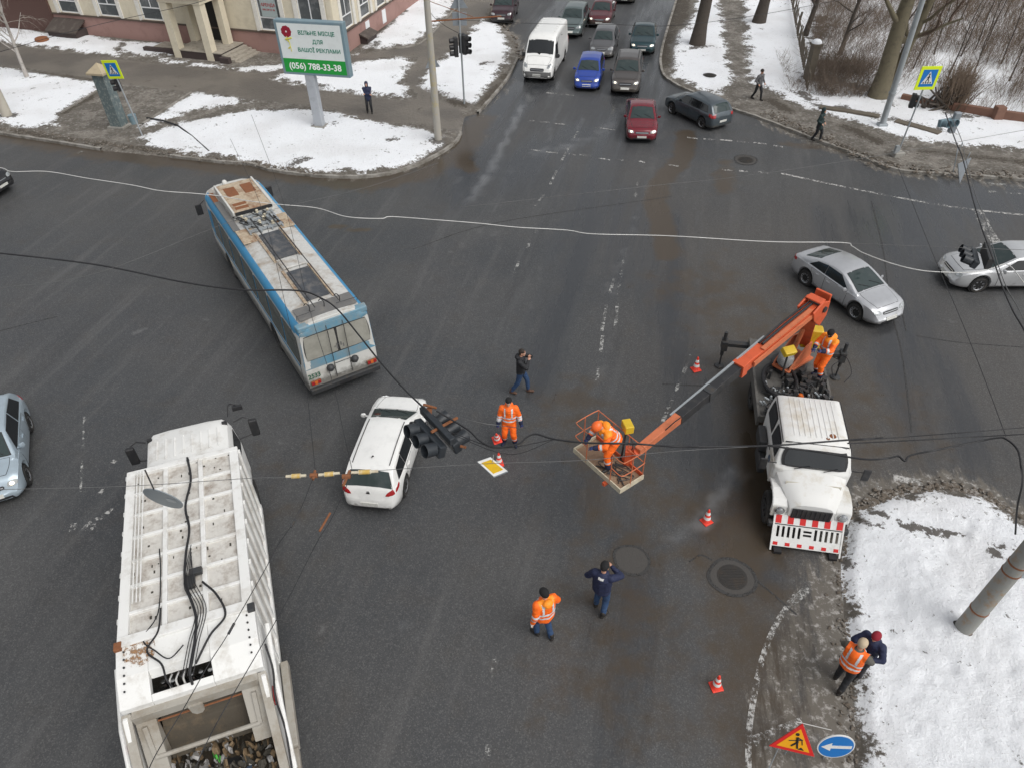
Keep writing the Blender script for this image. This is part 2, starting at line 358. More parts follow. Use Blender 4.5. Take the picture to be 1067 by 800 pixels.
def road_z(P):
    z = np.zeros(len(P)); wet = np.zeros(len(P)); br = wet.copy(); sa = wet.copy(); su = wet.copy()
    def L(pts): return px(pts)
    for pts, wd, a in (([(560, 90), (520, 120), (470, 200)], 2.2, .6), ([(690, 0), (670, 60), (660, 130)], 2.2, .55), ([(545, 80), (590, 0)], 1.5, .65),
                       ([(1067, 210), (960, 215), (930, 250)], 3., .6), ([(700, 230), (690, 330), (720, 440), (745, 540)], 1.3, .5),
                       ([(800, 560), (770, 470)], 1., .7), ([(600, 140), (520, 180)], 3, .55), ([(640, 120), (600, 260), (570, 400)], 1.6, .5), ([(660, 200), (650, 300)], 2., .45), ([(600, 480), (660, 640), (650, 780)], 1.6, .4), ([(880, 230), (930, 330), (1000, 460)], 2.2, .5), ([(780, 500), (785, 600)], .8, .7), ([(860, 300), (960, 330)], 1.0, .55), ([(470, 125), (450, 160)], 1.2, .5), ([(430, 120), (482, 130)], 1.6, .8)):
        wet = np.maximum(wet, a*gauss(P, L(pts), wd))
    for pts, wd, a in (([(715, 140), (712, 165), (688, 190), (682, 212), (692, 240), (695, 265)], .6, 1.), ([(480, 165), (492, 178)], .45, 1.), ([(757, 170), (755, 200)], .7, .6),
                       ([(0, 140), (110, 160), (270, 178), (380, 192), (440, 182), (480, 158), (500, 125)], 1.1, .75), ([(300, 480), (280, 560)], 2, .3),
                       ([(600, 430), (660, 520), (640, 700)], 3, .45), ([(750, 540), (790, 650), (800, 800)], 2.2, .55), ([(735, 300), (820, 380), (900, 440)], 4, .45),
                       ([(900, 160), (860, 155), (820, 150)], .5, .7), ([(780, 400), (790, 560)], .8, .7), ([(235, 220), (240, 225)], .3, .8), ([(345, 235), (385, 242)], .25, .8)):
        br = np.maximum(br, a*gauss(P, L(pts), wd))
    for pts, wd, a in (([(520, 175), (500, 240)], 2.5, .4), ([(545, 110), (515, 170), (490, 210)], .35, .8), ([(650, 120), (620, 145), (560, 160)], .7, .6), ([(585, 95), (560, 190)], .3, .5),
                       ([(762, 490), (735, 545), (700, 560)], .4, .75), ([(625, 395), (640, 300), (700, 100)], .5, .45), ([(730, 240), (745, 260)], .5, .4),
                       ([(610, 120), (590, 160)], .25, .6), ([(600, 150), (566, 260), (545, 400), (520, 560), (490, 820)], .35, .42), ([(645, 150), (628, 280), (615, 420), (600, 600), (590, 820)], .3, .38), ([(700, 160), (715, 300), (738, 420), (760, 560)], .4, .35), ([(500, 200), (455, 330), (430, 380)], .4, .35), ([(0, 240), (180, 262), (420, 330), (640, 420)], .3, .3), ([(540, 90), (470, 200), (440, 300)], .3, .4), ([(470, 80), (420, 200)], .2, .2), ([(380, 560), (350, 700), (330, 830)], .3, .35), ([(60, 560), (90, 700)], .5, .3), ([(830, 260), (960, 420)], .4, .3), ([(640, 10), (625, 60)], .5, .5), ([(660, 10), (650, 50)], .4, .5), ([(420, 650), (430, 660)], .35, .6)):
        sa = np.maximum(sa, a*gauss(P, L(pts), wd))
    for pts, wd, a in (([(890, 830), (880, 700), (870, 600), (885, 530), (940, 512), (1000, 508), (1067, 540)], .75, 1.), ([(810, 800), (830, 700), (850, 620)], .9, .62), ([(860, 830), (850, 700)], .8, .75),
                       ([(0, 137), (60, 146), (140, 158), (270, 174), (336, 186), (386, 186), (424, 178), (457, 163), (477, 146)], .35, .55), ([(498, 121), (520, 102), (536, 83)], .4, .5),
                       ([(795, 118), (800, 130), (850, 150), (936, 181), (1067, 191)], .6, .7), ([(1067, 195), (1000, 190)], .5, .6), ([(545, 60), (533, 38), (508, 22)], .7, .9), ([(523, 30), (540, 22)], .8, .6)):
        su = np.maximum(su, a*gauss(P, L(pts), wd))
    z = .012*(vnoise(P, 4.)-.5)
    wm = np.clip((P[:, 0]-1)/6, 0, 1)*np.clip((40-P[:, 1])/12, 0, 1)*(.5+.8*vnoise(P, 5., 4)); wm = np.maximum(wm, .5*vnoise(P, 7., 9)-.1); wm *= 1-.7*gauss(P, px([(1100, 300), (1000, 280), (930, 230)]), 4)
    return z*0, dict(warm=np.clip(wm, 0, 1), wet=wet, brown=br, salt=sa, slush=su)
xs = np.concatenate([-np.geomspace(900, 50, 12), np.arange(-48, 48.01, .4), np.geomspace(50, 900, 12)])
ys = np.concatenate([-np.geomspace(900, 20, 10), np.arange(-6, 92.01, .4), np.geomspace(95, 1600, 14)])
structure(sheet('road', xs, ys, road_z, 'asphalt'))

def verge(name, outline, cell, top, snow, path, earth=(), slope=.6, bump=.05, snowh=.06, clumps=0., outpx=True, prints=()):
    O = px(outline); S = [px(s) for s in snow]; Pp = [px(s) for s in path]; E_ = [(px(e[0]), e[1]) for e in earth]
    ox = [p.x for p in O]; oy = [p.y for p in O]
    xs = np.arange(min(ox)-.5, max(ox)+.5, cell); ys = np.arange(min(oy)-.5, max(oy)+.5, cell)
    def zfn(P):
        sd = poly_sd(P, O); s = np.full(len(P), -9.); p = s.copy(); e = np.zeros(len(P))
        for a in S: s = np.maximum(s, poly_sd(P, a))
        for a in Pp: p = np.maximum(p, poly_sd(P, a))
        for a, wd in E_: e = np.maximum(e, gauss(P, a, wd))
        if a_islands:
            for a in a_islands: i = poly_sd(P, px(a)); s = np.maximum(s, i); p = np.where(i > -.3, -.5, p)
        p = np.minimum(p, -s)
        nz = vnoise(P, 1.3, 1)*.6+vnoise(P, .45, 2)*.4-.5+.35*(vnoise(P, .22, 3)-.5)
        z = np.clip(sd*slope, -.08, top) + np.where(sd > .15, 1, 0)*(np.clip(s*.25, 0, snowh)+bump*nz*np.clip(s*.6+.45, .08, 1)) + e*.02
        if clumps: z += np.where(sd > .1, clumps*np.clip(vnoise(P, .35, 5)-.62, 0, 1)*3*np.clip(e+.1, 0, 1), 0)
        for l_ in prints:
            Q = cat_rom(px(l_), 14); acc = 0.; sgn = 1
            for a, b in zip(Q, Q[1:]):
                acc += (b-a).length
                if acc > .38:
                    acc = 0; sgn = -sgn; t_ = (b-a).normalized(); cx_ = b.x-t_.y*.11*sgn; cy_ = b.y+t_.x*.11*sgn; dd_ = (P[:, 0]-cx_)**2+(P[:, 1]-cy_)**2; z -= .06*np.exp(-dd_/.012)*(s > .1)
        return z, dict(snow=np.clip(s, -3, 3), path=np.clip(p, -3, 3), earth=e)
    return structure(sheet(name, xs, ys, zfn, 'verge_ground', keep=lambda P: poly_sd(P, O) > -.35))
a_islands = []
KL = [(-60, 128), (0, 140), (51, 148), (106, 157), (177, 164), (230, 170), (260, 172), (285, 179), (336, 185), (386, 185), (424, 177), (457, 162), (475, 149), (480, 140), (484, 122), (498, 119), (516, 99), (530, 81), (541, 60), (533, 35), (512, 20), (519, 6), (530, -12)]
PA = [(-60, 40), (0, 47), (60, 55), (130, 64), (240, 76), (300, 74), (369, 60), (402, 54), (437, 48), (462, 25), (495, -12), (522, -12), (508, 15), (478, 45), (460, 61), (440, 83), (448, 98), (470, 110), (484, 121), (478, 142), (460, 137), (437, 132), (407, 132), (374, 124), (336, 114), (260, 106), (200, 100), (100, 85), (0, 70), (-60, 62)]
a_islands = [[(300, 77), (336, 73), (374, 67), (412, 62), (430, 63), (421, 80), (419, 90), (430, 104), (417, 105), (374, 99), (331, 95), (285, 84)]]
verge('verge', KL+[(480, -14), (300, -14), (0, -14), (-60, -10)], .3, .12,
      [[(-80, 68), (0, 72), (40, 78), (100, 88), (105, 95), (64, 121), (60, 134), (30, 136), (0, 131), (-80, 125)],
       [(-60, 26), (20, 32), (60, 38), (90, 38), (132, 46), (118, 53), (130, 62), (60, 53), (-60, 38)], [(136, 45), (160, 47), (186, 45), (178, 60), (140, 60), (122, 54)],
       [(165, 61), (190, 66), (250, 73), (280, 70), (360, 66), (372, 58), (350, 68), (270, 77), (230, 75), (165, 66)],
       [(148, 133), (200, 100), (235, 102), (262, 108), (200, 118), (152, 135)],
       [(142, 149), (165, 138), (190, 130), (262, 117), (330, 116), (374, 126), (405, 133), (440, 137), (464, 147), (462, 158), (424, 174), (386, 183), (336, 182), (290, 177), (260, 169), (230, 166), (170, 158)],
       [(438, 92), (440, 84), (462, 62), (480, 47), (501, 22), (516, 27), (530, 45), (528, 66), (512, 90), (497, 112), (485, 110), (460, 101)],
       [(374, 57), (388, 42), (405, 30), (425, 8), (430, -12), (488, -12), (458, 24), (434, 46), (402, 52)]],
      [PA], earth=[([(60, 36), (90, 36), (130, 40)], .5), ([(385, 55), (392, 48)], .5), ([(172, 172), (200, 176)], .2), ([(355, 60), (400, 30)], .5), ([(66, 121), (104, 99)], .35), ([(350, 131), (352, 131.5)], .3), ([(404, 149), (410, 149)], .3), ([(455, 149), (460, 149)], .5), ([(337, 133), (326, 135)], .25), ([(305, 175), (318, 170)], .4), ([(330, 92), (338, 92)], .6), ([(30, 84), (36, 84)], .4), ([(504, 70), (508, 68)], .35),
      ([(20, 138), (60, 146), (170, 160)], .3), ([(430, 178), (470, 152)], .3), ([(470, 108), (484, 112)], .5), ([(500, 112), (528, 80)], .4), ([(40, 78), (100, 86)], .3), ([(3, 124), (14, 124)], .5)])
a_islands = []
KR = [(712, -14), (705, 0), (690, 51), (690, 76), (702, 88), (720, 97), (760, 114), (790, 124), (847, 146), (890, 162), (936, 179), (1000, 184), (1067, 189), (1200, 200)]
verge('verge', KR+[(1300, 100), (1200, -12), (900, -14)], .3, .12,
      [[(728, -14), (722, 15), (704, 40), (697, 58), (701, 81), (725, 95), (752, 100), (764, 88), (757, 60), (752, 20), (748, -14)],
       [(772, -14), (776, 30), (778, 60), (781, 88), (800, 96), (830, 112), (862, 122), (900, 132), (940, 146), (985, 152), (1067, 160), (1200, 170), (1300, 100), (1180, -14)]],
      [], earth=[([(709, -10), (696, 40), (694, 70)], .8), ([(712, -10), (710, 30)], .8), ([(835, 100), (850, 112), (880, 118), (950, 133), (975, 138)], .55), ([(850, 85), (900, 95)], 1.4), ([(990, 120), (1010, 125)], .7), ([(850, 70), (855, 20)], .9), ([(800, 106), (822, 118)], .5),
      ([(880, 135), (915, 150)], .5), ([(722, 52), (738, 52)], .5), ([(760, 116), (847, 143), (936, 176)], .25), ([(960, 160), (1067, 172)], .35)])
SNB = [(888, 850), (891, 760), (887, 700), (880, 645), (876, 600), (880, 552), (892, 530), (920, 519), (945, 511), (985, 507), (1020, 514), (1050, 530), (1080, 552), (1160, 600), (1300, 700), (1400, 850)]
verge('snowfield', SNB, .09, .10, [[(892, 850), (894, 760), (889, 700), (880, 650), (876, 600), (880, 556), (897, 535), (925, 523), (950, 515), (985, 512), (1015, 519), (1045, 536), (1075, 558), (1160, 610), (1300, 700), (1400, 850)]],
      [], earth=[([(893, 543), (905, 552), (918, 554)], .13), ([(940, 551), (960, 556), (985, 560)], .16), ([(985, 560), (1010, 563)], .12), ([(1030, 578), (1036, 582)], .16), ([(880, 585), (885, 592)], .13), ([(1064, 600), (1075, 606)], .25), ([(980, 505), (995, 510)], .14), ([(900, 528), (925, 518)], .1), ([(905, 537), (920, 541)], .1)], slope=.35, bump=.15, snowh=.08, clumps=.12, prints=([(895, 700), (930, 640), (960, 600), (1000, 560), (1060, 540)], [(900, 760), (950, 720), (1010, 700), (1080, 690)], [(905, 690), (960, 670), (1000, 640), (1050, 620)], [(940, 800), (960, 740), (950, 690), (915, 640), (890, 600)], [(1080, 760), (1040, 700), (1020, 670)], [(1000, 800), (1040, 770), (1100, 740)]))

# kerbs
mat('kerb', (.30, .285, .26), .85, dirt=(.10, .085, .065), dscale=1.5, damt=.85, dlo=.42, bump=.5, bscale=20)
def kerb(pts, wd=.16, h=.14):
    P = cat_rom(px(pts), 10); m = MB(); o = 0; n = len(P)
    for i, p in enumerate(P):
        t = (P[min(i+1, n-1)]-P[max(i-1, 0)]).normalized(); s = Vector((-t.y, t.x, 0))*wd/2
        hh = h+.012*math.sin(i*1.7)
        for q, z in ((p-s, -.05), (p-s, hh), (p+s, hh), (p+s, -.05)): m.v.append((q.x, q.y, z))
    for i in range(n-1):
        for j in range(4):
            j2 = (j+1) % 4; m.f.append((i*4+j, i*4+j2, (i+1)*4+j2, (i+1)*4+j)); m.mi.append(0)
    structure(m.build('kerb', 'kerb'))
kerb([(-60, 128), (0, 140), (51, 148), (106, 157)]); kerb([(177, 164), (230, 170), (260, 172), (285, 179), (336, 185), (386, 185), (424, 177), (457, 162), (475, 149), (480, 140)])
kerb([(498, 119), (516, 99), (530, 81), (539, 62)]); kerb([(720, 97), (760, 114), (790, 124), (847, 146), (890, 162), (936, 179), (1000, 184), (1067, 189), (1200, 200)])
kerb([(708, -12), (705, 0), (690, 51), (690, 76), (702, 88), (720, 97)])
kerb([(64, 121), (105, 96)], .14, .2); kerb([(150, 132), (200, 99)], .14, .2); kerb([(402, 54), (437, 48), (462, 25), (495, -12)], .14, .2)

# road markings: worn paint on thin sheets
K_ = NT('road_paint'); kn = K_.noise(9, 7, .75); kb = K_.noise(1.3, 4, .6)
kf = K_.ramp(K_.math('ADD', kn, K_.math('MULTIPLY', K_.math('SUBTRACT', kb, .5), .7)), .44, .62)
K_.out(K_.mix((.36, .355, .34), (.52, .51, .49), kn), .7)
tr = K_.n.new('ShaderNodeBsdfTransparent'); mx = K_.n.new('ShaderNodeMixShader'); K_.l.new(kf, mx.inputs[0]); K_.l.new(tr.outputs[0], mx.inputs[1]); K_.l.new(K_.p.outputs[0], mx.inputs[2])
K_.l.new(mx.outputs[0], K_.n['Material Output'].inputs[0])
L_ = NT('road_paint_faint'); kn = L_.noise(9, 7, .75); kb = L_.noise(1.3, 4, .6)
kf = L_.ramp(L_.math('ADD', kn, L_.math('MULTIPLY', L_.math('SUBTRACT', kb, .5), .9)), .50, .66)
L_.out(L_.mix((.3, .3, .29), (.42, .42, .40), kn), .7)
tr = L_.n.new('ShaderNodeBsdfTransparent'); mx = L_.n.new('ShaderNodeMixShader'); L_.l.new(kf, mx.inputs[0]); L_.l.new(tr.outputs[0], mx.inputs[1]); L_.l.new(L_.p.outputs[0], mx.inputs[2])
L_.l.new(mx.outputs[0], L_.n['Material Output'].inputs[0])
def stripe(mb, pts, wd, z=.006, curve=True):
    P = [at(x, y) for x, y in pts]
    if curve and len(P) > 2: P = cat_rom(P, 8)
    n = len(P); o = len(mb.v)
    for i, p in enumerate(P):
        t = (P[min(i+1, n-1)]-P[max(i-1, 0)]).normalized(); s = Vector((-t.y, t.x, 0))*wd/2
        for q in (p-s, p+s): mb.v.append((q.x, q.y, z))
    for i in range(n-1): mb.f.append((o+2*i, o+2*i+1, o+2*i+3, o+2*i+2)); mb.mi.append(0)
def marking(lines, wd, m='road_paint', z=.006):
    mb = MB()
    for l in lines: stripe(mb, l, wd, z)
    structure(mb.build('road_marking', m))
marking([[(569, 97), (581, 98)], [(584, 98.5), (598, 100)]], .12)
marking([[(552, 126), (558, 126.7)], [(562, 127.3), (573, 128)], [(578, 129), (589, 130)], [(621, 133), (641, 136)]], .11)
marking([[(552, 156), (564, 158)], [(569, 158.5), (581, 160)], [(588, 160), (600, 162)], [(604, 161.5), (616, 163)], [(624, 165), (636, 167)], [(641, 166), (653, 168)], [(666, 168), (672, 170)], [(696, 172), (707, 173.5)]], .13)
marking([[(716, 143.5), (727, 145)], [(733, 145), (745, 146)], [(750, 145.8), (763, 147.2)], [(768, 147.5), (780, 149)], [(785, 149), (799, 150.5)], [(806, 152), (816, 153.5)]], .16)
marking([[(752, 177), (763, 178)], [(770, 178.3), (782, 179.5)], [(789, 179.5), (801, 181)]], .18)
marking([[(814, 181), (860, 191), (930, 205), (1000, 217), (1100, 228)]], .16)
marking([[(780, 830), (780, 770), (784, 735), (793, 690), (806, 655), (820, 632), (830, 618)]], .13)
marking([[(785, 772), (815, 760), (836, 752)]], .22); marking([[(822, 630), (845, 610), (858, 600)]], .2, 'road_paint_faint')
marking([[(602, 137), (585, 168)], [(580, 178), (573, 193)], [(558, 215), (566, 203)], [(553, 247), (549, 262)], [(557, 246), (560, 238)], [(541, 272), (536, 285)], [(664, 190), (662, 206)], [(640, 290), (634, 310)], [(632, 318), (627, 345)], [(628, 350), (622, 398)], [(640, 355), (645, 300), (652, 260)], [(515, 668), (514, 705)], [(509, 775), (508, 790)], [(720, 370), (690, 440)]], .12, 'road_paint_faint')
marking([[(88, 433), (86, 475), (84, 512)]], .07, 'road_paint_faint'); marking([[(117, 482), (120, 479)], [(103, 515), (106, 509)], [(87, 552), (95, 544), (107, 538)], [(92, 553), (100, 545)], [(111, 535), (116, 529)], [(75, 553), (77, 545)]], .16, 'road_paint')
marking([[(913, 503), (918, 509)]], .28, 'road_paint_faint'); marking([[(931, 497), (945, 500), (961, 503)]], .25)
marking([[(1019, 220), (1026, 232)], [(1022, 228), (1036, 250), (1044, 258)]], .42)
marking([[(1020, 190), (1067, 195)], [(1030, 200), (1080, 203)]], .2, 'road_paint_faint')
marking([[(80, 160), (88, 157)]], .2, 'road_paint_faint')
mat('tar', (.028, .027, .027), .6, bump=.3)
C_ = NT('tar_worn'); cn = C_.noise(7, 6, .7)
C_.out(C_.mix((.03, .03, .03), (.05, .048, .046), cn), .55)
tr = C_.n.new('ShaderNodeBsdfTransparent'); mx = C_.n.new('ShaderNodeMixShader'); C_.l.new(C_.ramp(cn, .36, .52), mx.inputs[0]); C_.l.new(tr.outputs[0], mx.inputs[1]); C_.l.new(C_.p.outputs[0], mx.inputs[2]); C_.l.new(mx.outputs[0], C_.n['Material Output'].inputs[0])
mb = MB()
for l in ([(908, 210), (920, 260), (928, 320), (940, 370), (950, 450)], [(937, 310), (944, 345)], [(955, 350), (1000, 357), (1067, 362)], [(784, 600), (830, 640)], [(718, 585), (730, 578), (742, 583)], [(430, 260), (520, 232), (700, 205)], [(690, 400), (735, 402)], [(0, 345), (60, 330)]): stripe(mb, l, .05, .005)
structure(mb.build('road_crack', 'tar_worn'))
mat('iron', (.05, .047, .044), .6, .5, dirt=(.10, .07, .045), bump=.6, bscale=35)
E_ = NT('patch_asphalt'); en = E_.noise(30, 4, .7); E_.out(E_.mix((.042, .039, .036), (.082, .076, .07), en), .75, en, .4)
def manhole(pxy, r, rin, label, cover=True):
    c = at(*pxy); t = thing('manhole', label, 'manhole', (c.x, c.y, 0))
    def ring(r0, r1, z, n=40, wob=.06, seed=0):
        m = MB(); rr = random.Random(seed)
        ph = [rr.random()*6 for _ in range(4)]
        f = lambda a: 1+wob*sum(math.sin(a*(k+2)+ph[k])/(k+1.5) for k in range(4))
        for i in range(n):
            a = 2*PI*i/n
            for q in (r0, r1): m.v.append((q*f(a)*math.cos(a), q*f(a)*math.sin(a), z))
        for i in range(n): j = (i+1) % n; m.f.append((2*i, 2*i+1, 2*j+1, 2*j)); m.mi.append(0)
        return m
    ring(rin*.01, r, .009, seed=int(r*100)).build('patch', 'patch_asphalt', t)
    ring(r*.88, r*1.03, .012, wob=.05, seed=int(r*100)).build('seam', 'tar_worn', t)
    if cover:
        MB().lathe([(rin*1.15, .004), (rin*1.15, .018), (rin*1.05, .02)], 32, 0).build('frame', 'iron', t)
        m = MB(); m.lathe([(rin, .005), (rin, .026), (.01, .026)], 32)
        for k in range(-3, 4): m.box(-math.sqrt(max(0, rin*rin*.8-(k*.08)**2)), math.sqrt(max(0, rin*rin*.8-(k*.08)**2)), k*.08-.012, k*.08+.012, .024, .034)
        m.build('cover', 'iron', t)
    return t
manhole((658, 583), .48, .3, 'round patch of asphalt repair left of the manhole in front of the white lift truck', False)
manhole((763, 601), .60, .33, 'manhole with a wide ring of patched asphalt beside the lift truck front', True)
manhole((777, 167), .62, .35, 'manhole between the two dashed crossing lines near the estate car', True)
manhole((739, 82), .42, .3, 'rusty manhole cover lying in the snow by the big tree trunk', True).location.z = .19
# ------------------------------------------------------------------ cars
def interp(pts, x):
    xs = [p[0] for p in pts]; ys = [p[1] for p in pts]; return float(np.interp(x, xs, ys))
def sm(pts, x, k=.06): return (interp(pts, x-k)+2*interp(pts, x)+interp(pts, x+k))/4
def body_mesh(sp):
    L, W = sp['L'], sp['W']; hl = L/2; top = sp['top']; belt = sp['belt']; wx = sp['wheels']; Rw = sp.get('Rw', .32); zb0 = sp.get('floor', .20)
    xs = set(np.round(np.linspace(-hl, hl, 46), 3))
    for xc in wx:
        for k in range(-8, 9): xs.add(round(xc+(Rw+.07)*math.sin(k/8*PI/2), 3))
        xs.add(round(xc-Rw-.08, 3)); xs.add(round(xc+Rw+.08, 3))
    for e in (.03, .08, .15): xs.add(round(hl-e, 3)); xs.add(round(-hl+e, 3))
    xs = sorted(xs); xs = [x for i, x in enumerate(xs) if i == 0 or x-xs[i-1] > .004]
    tf, trr = sp.get('taper', (.24, .16)); lf, lr = sp.get('tl', (.85, .5))
    rings = []
    for x in xs:
        f = 1.
        if x > hl-lf: u = (x-hl+lf)/lf; f -= tf*(.35*u**2+.65*u**7)
        if x < -hl+lr: u = (-hl+lr-x)/lr; f -= trr*(.4*u**2+.6*u**7)
        w = W/2*f; zt = sm(top, x); zb = min(sm(belt, x), zt-.015); h = zt-zb
        zlo = zb0+sp.get('rise', .06)*max(0, (abs(x)-hl+.4)/.4)
        for xc in wx:
            if abs(x-xc) < Rw+.072: zlo = max(zlo, Rw+math.sqrt(max(0, (Rw+.07)**2-(x-xc)**2)))
        base = [(w-.09, zlo), (w-.025, zlo+.07), (w, max(.52*zb+.05, zlo+.10)), (w-.008, max(zb-.13, zlo+.13)), (w-.035, max(zb, zlo+.16) if h < .12 else zb)]
        cl = min(1, max(0, (h-.08)/.25)); tum = sp.get('tum', .36)
        yb = w-.045; zr = zb+h*(.86 if cl > 0 else .5)
        yr = yb-tum*(h*.86)*cl-.05*(1-cl)
        g = [(yb+(yr-yb)*t, zb+(zr-zb)*t) for t in (.04, .3, .6, .9)]
        rr = sp.get('rr', .09)
        g += [(yr-.012-.02*(1-cl), zr+(zt-zr)*.35), (yr-rr*.55, zr+(zt-zr)*.75), (yr-rr*1.5-.05*(1-cl), zt-.008), (yr*.5, zt+.012*cl+.012), (0, zt+.018*cl+.018)]
        half = base+g
        rings.append([(x, y, z) for y, z in half]+[(x, -y, z) for y, z in half[::-1][1:]])
    m = MB(); n = len(rings[0])
    for r in rings: m.v += r
    for i in range(len(rings)-1):
        for j in range(n-1): m.f.append((i*n+j, (i+1)*n+j, (i+1)*n+j+1, i*n+j+1)); m.mi.append(0)
    for base, flip in ((0, 1), ((len(rings)-1)*n, 0)):   # ends: fan of strips so they bulge a little
        k = n//2; x0 = rings[0][0][0] if flip else rings[-1][0][0]; s = -1 if flip else 1
        c = len(m.v); zt = rings[0 if flip else -1][k][2]; z0 = rings[0 if flip else -1][0][2]
        inner = [(x0+s*.035, p[1]*.72, (p[2]-(z0+zt)/2)*.78+(z0+zt)/2) for p in rings[0 if flip else -1]]
        m.v += inner
        for j in range(n-1): m.f.append((base+j, base+j+1, c+j+1, c+j)); m.mi.append(0)
        for j in range(k): m.f.append((c+j, c+j+1, c+n-2-j, c+n-1-j)) if j < k-1 or n-2-j != j+1 else m.f.append((c+j, c+j+1, c+n-1-j)); m.mi.append(0)
        m.f.append((base, c, c+n-1, base+n-1)); m.mi.append(0)
    return m
def wheel(parent, x, y, r, wd=.2, rim='rim', spokes=5, steer=0., dual=False):
    s = 1 if y > 0 else -1
    w_ = bpy.data.objects.new('wheel', None); COL.objects.link(w_); w_.parent = parent; w_.location = (x, y, r); w_.rotation_euler = (0, 0, steer)
    M4 = Matrix.Rotation(-s*PI/2, 4, 'X')
    ri = r*.64
    m = MB(); m.lathe([(ri, wd/2-.02), (ri*1.1, wd/2), (r*.93, wd/2-.005), (r, wd/2-.04), (r, -wd/2+.04), (r*.93, -wd/2), (ri, -wd/2)], 28, 0, M4, cap=False)
    m.build('tyre', 'tyre', w_, smooth=40)
    m = MB(); m.lathe([(ri+.004, wd/2-.015), (ri*.9, wd/2-.035), (ri*.86, -.02), (.05, -.03)], 28, 0, M4, cap=False)
    for k in range(spokes):
        a = 2*PI*k/spokes
        for da in (0,):
            p = M4 @ Vector((math.cos(a)*.04, math.sin(a)*.04, wd/2-.06)); q = M4 @ Vector((math.cos(a)*ri*.93, math.sin(a)*ri*.93, wd/2-.035))
            m.bar(p, q, ri*.26, .03, 0, up=(0, 1, 0))
    m.lathe([(ri*.27, wd/2-.07), (ri*.25, wd/2-.04), (.01, wd/2-.03)], 16, 0, M4)
    m.build('rim', rim, w_, smooth=35)
    return w_
CARPAINT = {}
def paint(name, col, metal=.0, rough=.3, film=.42, coat=.7):
    return mat(name, col, rough, metal, coat=coat, low=film, dirt=tuple(c*.6+.05 for c in col), dscale=2.5, damt=.35)
def dec(parent, name, m, b, quad, d, **k):
    sm_ = k.pop('smooth', 50); return decal(b, quad, d, **k).build(name, m, parent, smooth=sm_)
def mir(q): return [(x, -y, z) for x, y, z in q]
def side_panes(root, b, panes, top, y=1.2, gm='glass_dark', frame=True):
    for s in (1, -1):
        for pn in panes:
            q = [(px_, s*y, pz) for px_, pz in pn]
            f = dec(root, 'window', 'black_plastic', b, [(p[0]+(.025 if i in (1, 2) else -.025), p[1], p[2]+(.02 if i > 1 else -.02)) for i, p in enumerate(q)], (0, -s, 0), off=.004, nu=6, nv=5)
            dec(f, 'pane', gm, b, q, (0, -s, 0), off=.009, nu=6, nv=5)
